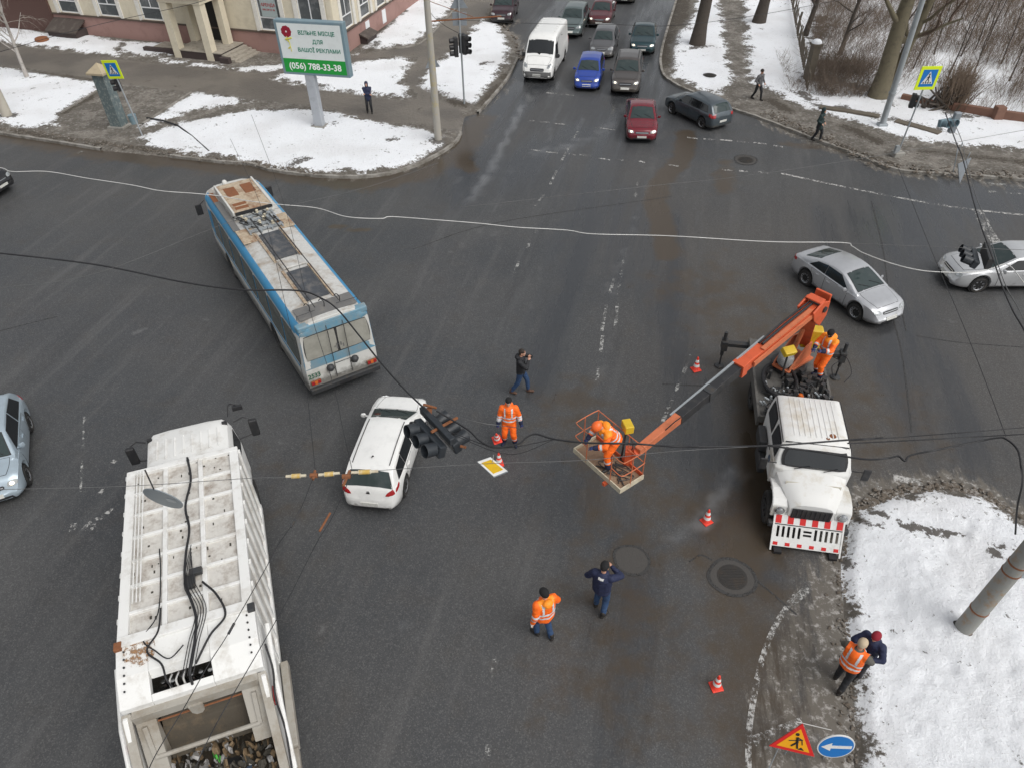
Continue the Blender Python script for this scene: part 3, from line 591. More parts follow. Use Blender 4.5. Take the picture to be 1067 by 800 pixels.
def make_car(sp, paintm, name, label, cat, group=None):
    root = thing(name, label, cat, group=group); L, W = sp['L'], sp['W']; hl = L/2
    mb = body_mesh(sp); b = bvh_of(mb); body = mb.build('body', paintm, root, smooth=38)
    Rw = sp.get('Rw', .32); fx = sp['wheels'][1]; rx = sp['wheels'][0]; tw = W/2-.11
    m = MB(); m.box(-hl+.2, hl-.25, -W/2+.22, W/2-.22, .22, .62)
    for xc in sp['wheels']:
        for s in (1, -1): m.lathe([(Rw+.05, -.13), (Rw+.05, .13)], 20, 0, Matrix.Translation((xc, s*(tw-.06), Rw)) @ Matrix.Rotation(PI/2, 4, 'X'))
    m.build('underbody_fill', 'underbody_fill', root)  # dark box added inside the shell to block light behind the wheel arches
    for s in (1, -1):
        wheel(root, rx, s*tw, Rw, sp.get('tw', .2), sp.get('rim', 'rim'), sp.get('spokes', 5))
        wheel(root, fx, s*tw, Rw, sp.get('tw', .2), sp.get('rim', 'rim'), sp.get('spokes', 5), steer=sp.get('steer', 0))
    gm = sp.get('glassm', 'glass')
    # windscreens
    (xa, za, ya), (xb, zb_, yb_) = sp['ws']
    f = dec(root, 'windscreen', 'black_plastic', b, [(xa+.02, -ya-.03, 2.2), (xa+.02, ya+.03, 2.2), (xb-.03, yb_+.02, 2.2), (xb-.03, -yb_-.02, 2.2)], (0, 0, -1), off=.003, nu=8, nv=8)
    dec(f, 'pane', gm, b, [(xa, -ya, 2.2), (xa, ya, 2.2), (xb, yb_, 2.2), (xb, -yb_, 2.2)], (0, 0, -1), off=.009, nu=8, nv=8)
    if sp.get('wiper', True):
        m = MB()
        for y0, y1 in ((-.05, -ya+.2), (ya-.15, .1)):
            pts = []
            for t in (0, .33, .66, 1):
                X = xa-.02-t*.22; Y = y0+(y1-y0)*t; h = b.ray_cast(Vector((X, Y, 4)), Vector((0, 0, -1))); pts.append((h[0]+Vector((0, 0, .03))) if h[0] else Vector((X, Y, 1)))
            m.tube(pts, .008, 5)
        m.build('wiper', 'black_plastic', root)
    (xa, za, ya), (xb, zb_, yb_) = sp['rw']
    if sp.get('rwdir', 'top') == 'top': q = [(xa, -ya, 2.2), (xa, ya, 2.2), (xb, yb_, 2.2), (xb, -yb_, 2.2)]; d = (0, 0, -1)
    else: q = [(-4, -ya, za), (-4, ya, za), (-4, yb_, zb_), (-4, -yb_, zb_)]; d = (1, 0, 0)
    f = dec(root, 'rear_window', 'black_plastic', b, [(p[0], p[1]*1.04, p[2]) for p in q], d, off=.003, nu=8, nv=6)
    dec(f, 'pane', gm, b, q, d, off=.009, nu=8, nv=6)
    side_panes(root, b, sp['panes'], None, gm=sp.get('sideglass', 'glass_dark'))
    # doors
    for s in (1, -1):
        for dq in sp['doors']:
            g_ = .014; dec(root, 'door_gap', 'black_plastic', b, [(dq[0][0]-g_, s*1.2, dq[0][1]-g_), (dq[1][0]+g_, s*1.2, dq[1][1]-g_), (dq[2][0]+g_, s*1.2, dq[2][1]+g_), (dq[3][0]-g_, s*1.2, dq[3][1]+g_)], (0, -s, 0), off=.0035, nu=6, nv=6)
            dr = dec(root, 'door', paintm, b, [(x, s*1.2, z) for x, z in dq], (0, -s, 0), off=.006, nu=6, nv=6)
            hx = dq[0][0]+.10; hz = dq[2][1]-.1
            dec(dr, 'handle', sp.get('handle', paintm), b, [(hx, s*1.2, hz-.02), (hx+.17, s*1.2, hz-.02), (hx+.17, s*1.2, hz+.015), (hx, s*1.2, hz+.015)], (0, -s, 0), off=.03, nu=4, nv=2)
        # mirror
        mx_, mz = sp['mirror']; m = MB(); M4 = Matrix.Translation((mx_, s*(W/2+.09), mz)) @ Matrix.Rotation(s*.25, 4, 'Z')
        ms = sp.get('msz', 1.)
        m.lathe([(.0, -.08*ms), (.05*ms, -.07*ms), (.075*ms, 0), (.05*ms, .07*ms), (0, .08*ms)], 12, 0, M4 @ Matrix.Diagonal((.7, 1.3, .95, 1)), cap=False)
        m.bar((mx_+.02, s*(W/2-.05), mz-.04), (mx_, s*(W/2+.06), mz-.02), .05, .03)
        m.build('mirror', sp.get('mirrorm', paintm), root, smooth=50)
        # lamps
        hq = sp['head']; q = [(4, s*y, z) for y, z in hq]
        hdl = dec(root, 'headlight', sp.get('headm', 'lamp_clear'), b, q, (-1, 0, 0), off=.012, nu=6, nv=4, rnd=.18)
        hy = (hq[0][0]+hq[1][0])/2; hz = (hq[0][1]+hq[2][1])/2
        dec(hdl, 'reflector', 'lamp_lit' if sp.get('lit') else 'chrome', b, [(4, s*(hy-.06), hz-.045), (4, s*(hy+.06), hz-.045), (4, s*(hy+.06), hz+.045), (4, s*(hy-.06), hz+.045)], (-1, 0, 0), off=.02, nu=4, nv=4, rnd=.25)
        q = [(-4, s*y, z) for y, z in sp['tail']]
        dec(root, 'tail_light', 'lamp_red', b, q, (1, 0, 0), off=.014, nu=5, nv=5, rnd=.12)
        q = [(x, s*1.3, z) for x, z in sp['tailside']]
        dec(root, 'tail_light', 'lamp_red', b, q, (0, -s, 0), off=.012, nu=3, nv=4, rnd=.1)
    bx0 = sp['ws'][0][0]+.07; bx1 = hl-.30; by = W/2-.20
    if sp.get('bonnet', True):
        for nm_, mm_, g_, of_ in (('bonnet_gap', 'black_plastic', .013, .003), ('bonnet', paintm, 0, .007)): dec(root, nm_, mm_, b, [(bx0-g_, -by-g_, 2.2), (bx0-g_, by+g_, 2.2), (bx1+g_, by-.14+g_, 2.2), (bx1+g_, -by+.14-g_, 2.2)], (0, 0, -1), off=of_, nu=8, nv=8, rnd=.05)
        m = MB(); m.box(bx0-.045, bx0-.02, -by+.05, by-.05, 0, .01); z_ = b.ray_cast(Vector((bx0-.03, 0, 4)), Vector((0, 0, -1)))[0].z
    for s in (1, -1): dec(root, 'sill', 'black_plastic', b, [(sp['wheels'][0]+Rw+.1, s*1.2, sp.get('floor', .2)+.02), (sp['wheels'][1]-Rw-.1, s*1.2, sp.get('floor', .2)+.02), (sp['wheels'][1]-Rw-.1, s*1.2, sp.get('floor', .2)+.09), (sp['wheels'][0]+Rw+.1, s*1.2, sp.get('floor', .2)+.09)], (0, -s, 0), off=.01, nu=8, nv=1)
    g0, g1, gw = sp['grille']
    gr = dec(root, 'grille', 'black_plastic', b, [(4, -gw, g0), (4, gw, g0), (4, gw, g1), (4, -gw, g1)], (-1, 0, 0), off=.012, nu=8, nv=3, rnd=.08)
    if sp.get('chromegrille', True): dec(gr, 'grille_bar', 'chrome', b, [(4, -gw*.9, (g0+g1)/2-.012), (4, gw*.9, (g0+g1)/2-.012), (4, gw*.9, (g0+g1)/2+.012), (4, -gw*.9, (g0+g1)/2+.012)], (-1, 0, 0), off=.02, nu=8, nv=1)
    dec(root, 'air_intake', 'black_plastic', b, [(4, -.5, .25), (4, .5, .25), (4, .46, .36), (4, -.46, .36)], (-1, 0, 0), off=.012, nu=6, nv=2)
    bt = sp.get('bumper', None)
    if bt:
        for d, X in (((-1, 0, 0), 4), ((1, 0, 0), -4)):
            dec(root, 'bumper', bt, b, [(X, -W/2+.12, .24), (X, W/2-.12, .24), (X, W/2-.12, sp.get('bumpz', .52)), (X, -W/2+.12, sp.get('bumpz', .52))], d, off=.014, nu=10, nv=5, lim=.8)
    for X, d, z in ((4, (-1, 0, 0), sp.get('pz', .42)), (-4, (1, 0, 0), sp.get('rpz', .75))):
        pl = dec(root, 'number_plate', 'plate', b, [(X, -.26, z-.055), (X, .26, z-.055), (X, .26, z+.055), (X, -.26, z+.055)], d, off=.025, nu=3, nv=1)
    return root, b
CUTS = {}
def prof(kind):
    if kind == 'hatch':
        return dict(L=3.95, W=1.68, wheels=(-1.22, 1.25), Rw=.30, top=[(-1.975, .62), (-1.93, .85), (-1.85, .98), (-1.60, 1.33), (-1.35, 1.44), (-.6, 1.49), (.1, 1.47), (.35, 1.40), (1.08, 1.0), (1.2, .97), (1.7, .86), (1.85, .76), (1.93, .60), (1.975, .42)],
                    belt=[(-1.975, .6), (-1.85, .93), (-1., .93), (1.05, .88), (1.2, .9), (1.7, .8), (1.85, .7), (1.975, .4)],
                    ws=((1.03, 1, .64), (.38, 1.4, .52)), rw=((-1.84, 1, .58), (-1.5, 1.35, .50)),
                    panes=[[(-1.45, 1.0), (-.55, .98), (-.55, 1.36), (-1.25, 1.33)], [(-.45, .98), (.78, .95), (.28, 1.33), (-.45, 1.36)]],
                    doors=[[(-.98, .34), (-.2, .30), (-.2, .90), (-.98, .90)], [(-.18, .30), (.78, .32), (.80, .88), (-.18, .90)]],
                    mirror=(.72, 1.0), head=[(.42, .60), (.72, .62), (.72, .76), (.46, .74)], tail=[(.62, .75), (.8, .75), (.76, 1.0), (.62, 1.0)], tailside=[(-1.95, .8), (-1.75, .8), (-1.75, .95), (-1.9, .95)],
                    grille=(.58, .68, .36), pz=.42, rpz=.62, rise=.04)
    if kind == 'wagon':
        return dict(L=4.5, W=1.80, wheels=(-1.35, 1.35), Rw=.33, top=[(-2.25, .60), (-2.22, .92), (-2.12, 1.02), (-1.82, 1.40), (-1.6, 1.47), (-.8, 1.51), (.1, 1.49), (.4, 1.42), (1.2, 1.03), (1.35, .99), (1.95, .88), (2.12, .76), (2.2, .60), (2.25, .42)],
                    belt=[(-2.25, .58), (-2.15, 1.0), (-1., .97), (1.15, .92), (1.35, .93), (1.95, .82), (2.12, .7), (2.25, .4)],
                    ws=((1.14, 1, .68), (.42, 1.4, .55)), rw=((-2.11, 1, .60), (-1.78, 1.4, .52)),
                    panes=[[(-1.72, 1.05), (-1.08, 1.02), (-1.08, 1.36), (-1.55, 1.33)], [(-1.02, 1.02), (-.2, 1.0), (-.2, 1.38), (-1.02, 1.38)], [(-.12, 1.0), (.85, .98), (.32, 1.36), (-.12, 1.38)]],
                    doors=[[(-1.05, .55), (-.16, .30), (-.16, .93), (-1.05, .95)], [(-.14, .30), (.88, .32), (.9, .91), (-.14, .93)]],
                    mirror=(.82, 1.03), head=[(.46, .62), (.78, .64), (.78, .80), (.50, .76)], tail=[(.58, .80), (.84, .80), (.80, .98), (.56, .94)], tailside=[(-2.2, .82), (-1.9, .84), (-1.85, 1.02), (-2.15, 1.0)],
                    grille=(.60, .70, .38), pz=.42, rpz=.55)
    if kind == 'sedan':
        return dict(L=4.6, W=1.78, wheels=(-1.33, 1.36), Rw=.32, top=[(-2.3, .60), (-2.27, .85), (-2.2, 1.0), (-1.72, 1.05), (-1.05, 1.34), (-.7, 1.42), (-.1, 1.44), (.2, 1.40), (1.05, 1.0), (1.2, .96), (1.95, .84), (2.15, .74), (2.25, .58), (2.3, .42)],
                    belt=[(-2.3, .58), (-2.2, .95), (-1.7, .98), (-1., .95), (1.05, .90), (1.2, .90), (1.95, .78), (2.15, .68), (2.3, .4)],
                    ws=((1.02, 1, .67), (.26, 1.38, .55)), rw=((-1.68, 1, .62), (-1.05, 1.34, .54)),
                    panes=[[(-1.32, 1.03), (-.52, 1.0), (-.52, 1.31), (-.98, 1.24)], [(-.46, 1.0), (.72, .97), (.18, 1.29), (-.46, 1.31)]],
                    doors=[[(-.98, .42), (-.4, .30), (-.4, .92), (-1.15, .94)], [(-.38, .30), (.74, .32), (.78, .90), (-.38, .92)]],
                    mirror=(.70, 1.0), head=[(.44, .60), (.77, .62), (.77, .76), (.48, .73)], tail=[(.52, .80), (.80, .80), (.77, .95), (.52, .95)], tailside=[(-2.25, .82), (-2.0, .82), (-2.0, .94), (-2.2, .94)],
                    grille=(.58, .68, .38), pz=.42, rpz=.66)
    if kind == 'suv':
        return dict(L=4.6, W=1.80, wheels=(-1.32, 1.32), Rw=.36, floor=.27, top=[(-2.3, .70), (-2.27, 1.0), (-2.2, 1.12), (-1.95, 1.55), (-1.7, 1.64), (-.8, 1.69), (.1, 1.66), (.35, 1.58), (1.12, 1.14), (1.25, 1.10), (1.95, 1.0), (2.15, .88), (2.25, .68), (2.3, .48)],
                    belt=[(-2.3, .68), (-2.2, 1.08), (-1., 1.06), (1.1, 1.02), (1.25, 1.03), (1.95, .92), (2.15, .8), (2.3, .45)], tum=.27,
                    ws=((1.07, 1, .70), (.36, 1.5, .60)), rw=((-2.19, 1, .62), (-1.93, 1.5, .55)),
                    panes=[[(-1.85, 1.14), (-1.12, 1.12), (-1.12, 1.5), (-1.75, 1.46)], [(-1.05, 1.12), (-.2, 1.1), (-.2, 1.52), (-1.05, 1.52)], [(-.12, 1.1), (.85, 1.08), (.3, 1.5), (-.12, 1.52)]],
                    doors=[[(-1.05, .6), (-.16, .36), (-.16, 1.03), (-1.05, 1.05)], [(-.14, .36), (.86, .38), (.9, 1.0), (-.14, 1.03)]],
                    mirror=(.82, 1.14), head=[(.46, .72), (.78, .74), (.78, .90), (.50, .86)], tail=[(.66, .85), (.84, .85), (.80, 1.1), (.66, 1.1)], tailside=[(-2.25, .9), (-2.05, .9), (-2.05, 1.1), (-2.15, 1.1)],
                    grille=(.66, .82, .38), pz=.52, rpz=.75, bumper='black_plastic')
    if kind == 'van':
        return dict(L=5.95, W=2.03, wheels=(-1.9, 1.98), Rw=.35, floor=.28, top=[(-2.97, 2.3), (-2.9, 2.42), (-2.5, 2.47), (.7, 2.47), (1.1, 2.40), (1.35, 2.22), (2.05, 1.42), (2.2, 1.30), (2.55, 1.14), (2.75, 1.0), (2.88, .85), (2.97, .50)],
                    belt=[(-2.97, 1.3), (2.0, 1.25), (2.2, 1.18), (2.55, 1.05), (2.75, .93), (2.97, .45)], tum=.075, rr=.14, taper=(.26, .02), tl=(.75, .2),
                    ws=((2.02, 1, .84), (1.40, 1.4, .80)), rw=((-2.9, 1.45, .75), (-2.9, 1.95, .75)), rwdir='rear',
                    panes=[[(.75, 1.30), (1.75, 1.28), (1.42, 1.95), (.75, 1.98)]],
                    doors=[[(.62, .40), (1.85, .75), (1.85, 1.24), (.62, 1.26)], [(-.9, .4), (.55, .4), (.55, 2.1), (-.9, 2.1)]],
                    mirror=(1.72, 1.38), msz=1.7, mirrorm='black_plastic', head=[(.60, .88), (.90, .95), (.88, 1.16), (.66, 1.06)], tail=[(.88, .9), (.99, .9), (.99, 1.4), (.88, 1.4)], tailside=[(-2.95, .9), (-2.88, .9), (-2.88, 1.3), (-2.95, 1.3)],
                    grille=(.72, .90, .46), pz=.52, rpz=.7, bumper='grey_plastic', bumpz=.70, glassm='glass_dark', handle='black_plastic', spokes=5)
def put(root, c, heading, scale=1.):
    root.location = (c.x, c.y, 0); root.rotation_euler = (0, 0, R(heading))
    if scale != 1: root.scale = (scale,)*3
def by_front(root, pxy, heading, L, h=.5):
    p = at(*pxy, h); a = R(heading); put(root, p-Vector((math.cos(a), math.sin(a), 0))*L/2, heading)
def by_wheels(root, pr_, pf_, side, sp):
    """rear and front tyre contact of the visible side (side=+1 left)"""
    a, b = at(*pr_), at(*pf_); d = (b-a).normalized(); n = Vector((-d.y, d.x, 0)); mid = (a+b)/2
    xm = (sp['wheels'][0]+sp['wheels'][1])/2; c = mid-n*side*(sp['W']/2-.02)-d*xm
    put(root, c, math.degrees(math.atan2(d.y, d.x)))
paint('paint_white', (.80, .80, .78), film=.42); paint('paint_silver', (.60, .61, .62), .55, .35, film=.34); paint('paint_civic', (.52, .53, .55), .5, .3, film=.42)
paint('paint_lightblue', (.40, .48, .54), .35, .35, film=.2); paint('paint_blue', (.012, .05, .32), .1, .3, film=.38); paint('paint_red', (.16, .006, .016), .15, .25, film=.42)
paint('paint_green', (.012, .045, .055), .4, .3, film=.45); paint('paint_brown', (.085, .075, .07), .4, .35, film=.7); paint('paint_grey', (.12, .12, .125), .4, .35, film=.55)
paint('paint_greengrey', (.12, .155, .155), .4, .35, film=.5); paint('paint_black', (.014, .014, .016), .2, .25, film=.55); paint('paint_maroon', (.035, .010, .016), .2, .3, film=.5); paint('paint_darkred', (.10, .015, .02), .2, .3, film=.7); paint('paint_steelblue', (.075, .095, .11), .4, .3, film=.46)
S_ = prof('wagon'); S_.update(glassm='glass', taper=(.30, .22), tl=(1.1, .9), spokes=7, rr=.12, rpz=.47, rw=((-2.11, 1, .70), (-1.80, 1.4, .56)), tail=[(.50, .80), (.80, .84), (.74, 1.02), (.56, .90)], tailside=[(-2.1, .86), (-1.85, .92), (-1.78, 1.02), (-2.05, .98)])
r_, b_ = make_car(S_, 'paint_white', 'parked_car', 'white estate car seen from behind under the hanging traffic lights', 'car')
for s in (1, -1):
    m = MB(); pts = []
    for t in range(9):
        X = -1.6+t*.23; h = b_.ray_cast(Vector((X, s*.56, 4)), Vector((0, 0, -1))); pts.append(h[0]+Vector((0, 0, .015)))
    m.tube(pts, .014, 6).build('roof_rail', 'black_plastic', r_)
m = MB(); h = b_.ray_cast(Vector((-1.35, 0, 4)), Vector((0, 0, -1)))[0]; m.tube([h, h+Vector((-.02, 0, .03)), h+Vector((-.12, 0, .07))], [.03, .025, .008], 8).build('antenna', 'black_plastic', r_)
dec(r_, 'emblem', 'chrome', b_, [(-4, -.06, .86), (-4, .06, .86), (-4, .03, .93), (-4, -.03, .93)], (1, 0, 0), off=.02, nu=2, nv=2)
dec(r_, 'rear_apron', 'black_plastic', b_, [(-4, -.7, .22), (-4, .7, .22), (-4, .7, .33), (-4, -.7, .33)], (1, 0, 0), off=.014, nu=8, nv=2)
put(r_, at(404, 459, .75), 82, .94)
S_ = prof('sedan'); S_.update(top=[(-2.3, .62), (-2.27, .88), (-2.2, 1.02), (-1.85, 1.07), (-1.2, 1.28), (-.75, 1.39), (-.2, 1.44), (.15, 1.41), (.5, 1.29), (1.12, 1.0), (1.3, .95), (1.9, .84), (2.12, .74), (2.24, .58), (2.3, .42)], rr=.13, taper=(.30, .2), tl=(1.0, .7), ws=((1.08, 1, .66), (.30, 1.36, .54)), rw=((-1.78, 1, .60), (-1.08, 1.34, .52)), L=4.63, rim='rim', spokes=10, steer=.05, mirrorm='paint_civic', Rw=.33)
r_, b_ = make_car(S_, 'paint_civic', 'parked_car', 'silver saloon car standing alone behind the orange boom of the lift truck', 'car')
by_wheels(r_, (835.5, 297), (887, 333), -1, S_); r_.scale = (.96, .96, .96)
S_ = prof('sedan'); S_.update(L=4.6, rim='rim', spokes=7)
r_, b_ = make_car(S_, 'paint_silver', 'parked_car', 'silver car at the right edge with traffic light casings hanging over its bonnet', 'car')
put(r_, at(1048, 283, .5)+Vector((.05, .15, 0)), 179)
S_ = prof('hatch'); S_.update(L=3.95, rim='rim', spokes=6, lit=True, sideglass='glass_dark')
r_, b_ = make_car(S_, 'paint_lightblue', 'parked_car', 'pale blue hatchback cut off by the left edge beside the rubbish truck', 'car')
put(r_, at(-6, 467, .6), -65)
S_ = prof('suv'); S_.update(L=4.5)
r_, b_ = make_car(S_, 'paint_black', 'parked_car', 'black car whose nose just shows at the upper left edge on the road', 'car')
put(r_, at(-38, 190, .5), -12)
S_ = prof('van'); van_, b_ = make_car(S_, 'paint_white', 'delivery_van', 'white high roof delivery van heading the queue beside the snowy kerb', 'van')
by_front(van_, (559, 79), -104, 5.95, .5)
m = MB()
for k in range(6): m.box(-2.5+k*.55, -2.3+k*.55, -.7, .7, 2.47, 2.50)
m.build('roof_rib', 'paint_white', van_, bevel=.01)
S_ = prof('hatch'); S_.update(L=4.05, W=1.66, tum=.3, bumper='paint_blue', spokes=4, lit=True)
r_, b_ = make_car(S_, 'paint_blue', 'parked_car', 'bright blue hatchback stopped at the line between the white van and the brown car', 'car'); by_front(r_, (611, 88), -101, 4.05)
S_ = prof('suv'); S_.update(L=4.6, lit=True, bumper=None)
r_, b_ = make_car(S_, 'paint_brown', 'parked_car', 'muddy brown off-road car stopped first in the lane to the right of the blue car', 'car'); by_front(r_, (651, 93), -101, 4.6)
m = MB()
for s in (1, -1): m.tube([(-1.6, s*.62, 1.70), (-1.5, s*.62, 1.75), (.0, s*.62, 1.76), (.1, s*.62, 1.70)], .02, 6)
m.build('roof_rail', 'black_plastic', r_)
S_ = prof('sedan'); S_.update(L=4.5, lit=True, steer=.0)
r_, b_ = make_car(S_, 'paint_red', 'parked_car', 'dark red saloon car alone past the stop line on the wet road', 'car'); by_front(r_, (669, 142), -97, 4.5); r_.scale = (.95,)*3
S_ = prof('wagon'); S_.update(L=4.4, W=1.74, steer=0.3, Rw=.31)
r_, b_ = make_car(S_, 'paint_steelblue', 'parked_car', 'dark grey-blue estate car turning away towards the snowy kerb on the right', 'car'); by_wheels(r_, (728.8, 134), (698.4, 119), 1, dict(W=1.74, wheels=S_['wheels'])); r_.scale = (.95,)*3
S_ = prof('sedan'); S_.update(L=4.5, lit=True)
r_, b_ = make_car(S_, 'paint_green', 'parked_car', 'dark green saloon car alone in the rightmost lane beside the muddy verge', 'car'); by_front(r_, (669, 51), -101, 4.5)
S_ = prof('hatch'); S_.update(L=4.2, W=1.74)
r_, b_ = make_car(S_, 'paint_grey', 'parked_car', 'grey hatchback directly behind the bright blue car', 'car'); by_front(r_, (626, 55), -103, 4.2)
S_ = prof('suv'); S_.update(L=4.7, lit=False, bumper=None)
r_, b_ = make_car(S_, 'paint_greengrey', 'parked_car', 'grey-green people carrier following the white van', 'car'); by_front(r_, (593, 34), -103, 4.7)
S_ = prof('sedan'); S_.update(L=4.4, lit=True)
r_, b_ = make_car(S_, 'paint_darkred', 'parked_car', 'dirty dark red car third in the queue behind the grey hatchback', 'car'); by_front(r_, (624, 23), -103, 4.4)
S_ = prof('suv'); S_.update(L=4.6)
r_, b_ = make_car(S_, 'paint_maroon', 'parked_car', 'dark maroon off-road car at the top on the side lane by the snow', 'car'); by_front(r_, (522, 20), -98, 4.6)
S_ = prof('sedan'); S_.update(L=4.6)
r_, b_ = make_car(S_, 'paint_black', 'parked_car', 'black car whose front just dips into the top edge of the photo', 'car'); by_front(r_, (650, 0), -101, 4.6)
r_.location += Vector((.1, .45, 0))
# ------------------------------------------------------------------ trolleybus
mat('bus_white', (.60, .60, .57), .5, dirt=(.36, .33, .28), dscale=1.6, damt=.6, low=.95)
mat('bus_roof', (.56, .56, .54), .6, dirt=(.27, .20, .13), dscale=1.6, damt=.85, dlo=.47, var=.15)
mat('bus_blue', (.045, .26, .48), .5, dirt=(.13, .28, .38), dscale=2, damt=.7)
mat('bus_blue_dusty', (.12, .27, .37), .6, dirt=(.25, .28, .28), dscale=2, damt=.8, dlo=.42)
mat('bus_glass_dirty', (.27, .265, .23), .4, dirt=(.36, .35, .31), dscale=2.5, damt=.8, dlo=.42)
mat('bus_glass', (.085, .105, .095), .12, dirt=(.2, .2, .17), dscale=1.5, damt=.8, dlo=.42)
mat('rusty_sheet', (.50, .41, .30), .8, dirt=(.20, .085, .035), dscale=2.6, damt=.9, dlo=.46, var=.3)
mat('hatch_blue', (.06, .067, .078), .7, dirt=(.17, .16, .15), dscale=3, damt=.8, dlo=.45)
mat('roof_mat', (.15, .148, .145), .85, dirt=(.25, .23, .20), dscale=3, damt=.6)
mat('lettering_green', (.03, .12, .07), .6); mat('cream_paint', (.55, .5, .38), .7, dirt=(.25, .13, .06), dscale=3)
BL, BW = 11.4, 2.5
t = thing('trolleybus', 'long white and blue trolleybus with rusty roof gear seen from behind', 'trolleybus')
rb = at(360.5, 396, .35); 
hd = 121.5; a = R(hd); bc = rb+Vector((math.cos(a), math.sin(a), 0))*BL/2
t.location = (bc.x, bc.y, 0); t.rotation_euler = (0, 0, a); bus = t
def bus_sec(x):
    f = 0; hl = BL/2
    if x > hl-.5: f = ((x-hl+.5)/.5)**2.5*.16
    if x < -hl+.3: f = ((-hl+.3-x)/.3)**3*.05
    w_ = BW/2-f
    dz = .05*max(0, (x-hl+.5)/.5)**2
    zb = .38
    for xc in (-2.3, 3.4):
        if abs(x-xc) < .56: zb = max(zb, .5+math.sqrt(max(0, .56**2-(x-xc)**2)))
    half = [(w_-.03, zb), (w_, zb+.06), (w_, max(1.3, zb+.08)), (w_-.02, 1.45), (w_-.06, 2.45), (w_-.10, 2.68), (w_-.2, 2.84-dz), (w_-.45, 2.93-dz), (.5, 2.97-dz), (0, 2.98-dz)]
    return [(x, y, z) for y, z in half]+[(x, -y, z) for y, z in half[::-1][1:]]
m = MB(); xs_ = sorted(set([round(x, 3) for x in list(np.linspace(-BL/2, BL/2, 40))+[xc+.57*math.sin(k/8*PI/2) for xc in (-2.3, 3.4) for k in range(-8, 9)]+[-BL/2+.04, -BL/2+.1, BL/2-.04, BL/2-.1]]))
for x in xs_: m.v += bus_sec(x)
n = 19
for i in range(len(xs_)-1):
    for j in range(n-1): m.f.append((i*n+j, (i+1)*n+j, (i+1)*n+j+1, i*n+j+1)); m.mi.append(0)
for base in (0, (len(xs_)-1)*n):
    for j in range(n//2): m.f.append((base+j, base+j+1, base+n-2-j, base+n-1-j) if j < n//2-1 else (base+j, base+j+1, base+n-1-j)); m.mi.append(0)
bb = bvh_of(m); m.build('body', 'bus_white', t, smooth=35)
y2 = 1.6
def bz(name, mt, q, d, par=t, **k): return dec(par, name, mt, bb, q, d, **k)
# roof skin, blue cornice, side band
bz('roof', 'bus_roof', [(-5.62, -1.02, 4), (5.45, -1.02, 4), (5.45, 1.02, 4), (-5.62, 1.02, 4)], (0, 0, -1), off=.012, nu=30, nv=10)
for s in (1, -1):
    bz('cornice', 'bus_blue', [(-5.66, s*y2, 2.62), (5.3, s*y2, 2.62), (5.3, s*y2, 2.86), (-5.66, s*y2, 2.86)], (0, -s, 0), off=.02, nu=30, nv=4, smooth=30)
    bz('band', 'bus_blue', [(-5.68, s*y2, 1.18), (5.3, s*y2, 1.18), (5.3, s*y2, 2.60), (-5.68, s*y2, 2.60)], (0, -s, 0), off=.006, nu=30, nv=4)
    x = -5.5; 
    for k in range(7):
        wl = 1.32 if k < 6 else 1.0
        x0 = -5.42+k*1.5; x1 = x0+wl
        f = bz('window', 'black_plastic', [(x0-.03, s*y2, 1.35), (x1+.03, s*y2, 1.35), (x1+.03, s*y2, 2.47), (x0-.03, s*y2, 2.47)], (0, -s, 0), off=.012, nu=4, nv=4, rnd=.04)
        bz('pane', 'bus_glass', [(x0, s*y2, 1.38), (x1, s*y2, 1.38), (x1, s*y2, 2.08), (x0, s*y2, 2.08)], (0, -s, 0), par=f, off=.018, nu=4, nv=3)
        bz('vent_pane', 'bus_glass', [(x0, s*y2, 2.12), (x1, s*y2, 2.12), (x1, s*y2, 2.44), (x0, s*y2, 2.44)], (0, -s, 0), par=f, off=.018, nu=4, nv=3)
    bz('skirt', 'steel_dark', [(-1.5, s*y2, .40), (2.6, s*y2, .40), (2.6, s*y2, .50), (-1.5, s*y2, .50)], (0, -s, 0), off=.012, nu=10, nv=1)
    bz('side_panel', 'cream_paint', [(2.6, s*y2, .9), (2.8, s*y2, .9), (2.8, s*y2, 1.05), (2.6, s*y2, 1.05)], (0, -s, 0), off=.012, nu=2, nv=1)
    for xc in (-2.3, 3.4): wheel(t, xc, s*1.08, .5, .3, 'rim_dark', 6)
m = MB(); m.box(-5.3, 5.3, -1.0, 1.0, .42, .9)
for xc in (-2.3, 3.4):
    for s in (1, -1): m.lathe([(.56, -.2), (.56, .2)], 20, 0, Matrix.Translation((xc, s*1.0, .5)) @ Matrix.Rotation(PI/2, 4, 'X'))
m.build('underbody_fill', 'underbody_fill', t)
# rear
X = -8; rd = (1, 0, 0)
bz('rear_cornice', 'bus_blue_dusty', [(X, -1.13, 2.58), (X, 1.13, 2.58), (X, 1.05, 2.82), (X, -1.05, 2.82)], rd, off=.03, nu=12, nv=3)
MB().prism([(-5.72, -1.15), (-5.72, 1.15), (-5.45, 1.18), (-5.45, -1.18)], 2.72, 2.93).build('rear_hood', 'bus_blue_dusty', t, bevel=.05, seg=3)
bz('rear_band', 'bus_blue_dusty', [(X, -1.2, 1.28), (X, 1.2, 1.28), (X, 1.2, 1.58), (X, -1.2, 1.58)], rd, off=.012, nu=10, nv=2)
bz('rear_pillar', 'bus_blue_dusty', [(X, -1.2, 1.55), (X, 1.2, 1.55), (X, 1.16, 2.6), (X, -1.16, 2.6)], rd, off=.006, nu=10, nv=4)
f = bz('rear_window', 'black_plastic', [(X, -1.13, 1.60), (X, 1.13, 1.60), (X, 1.08, 2.56), (X, -1.08, 2.56)], rd, off=.012, nu=10, nv=5, rnd=.05)
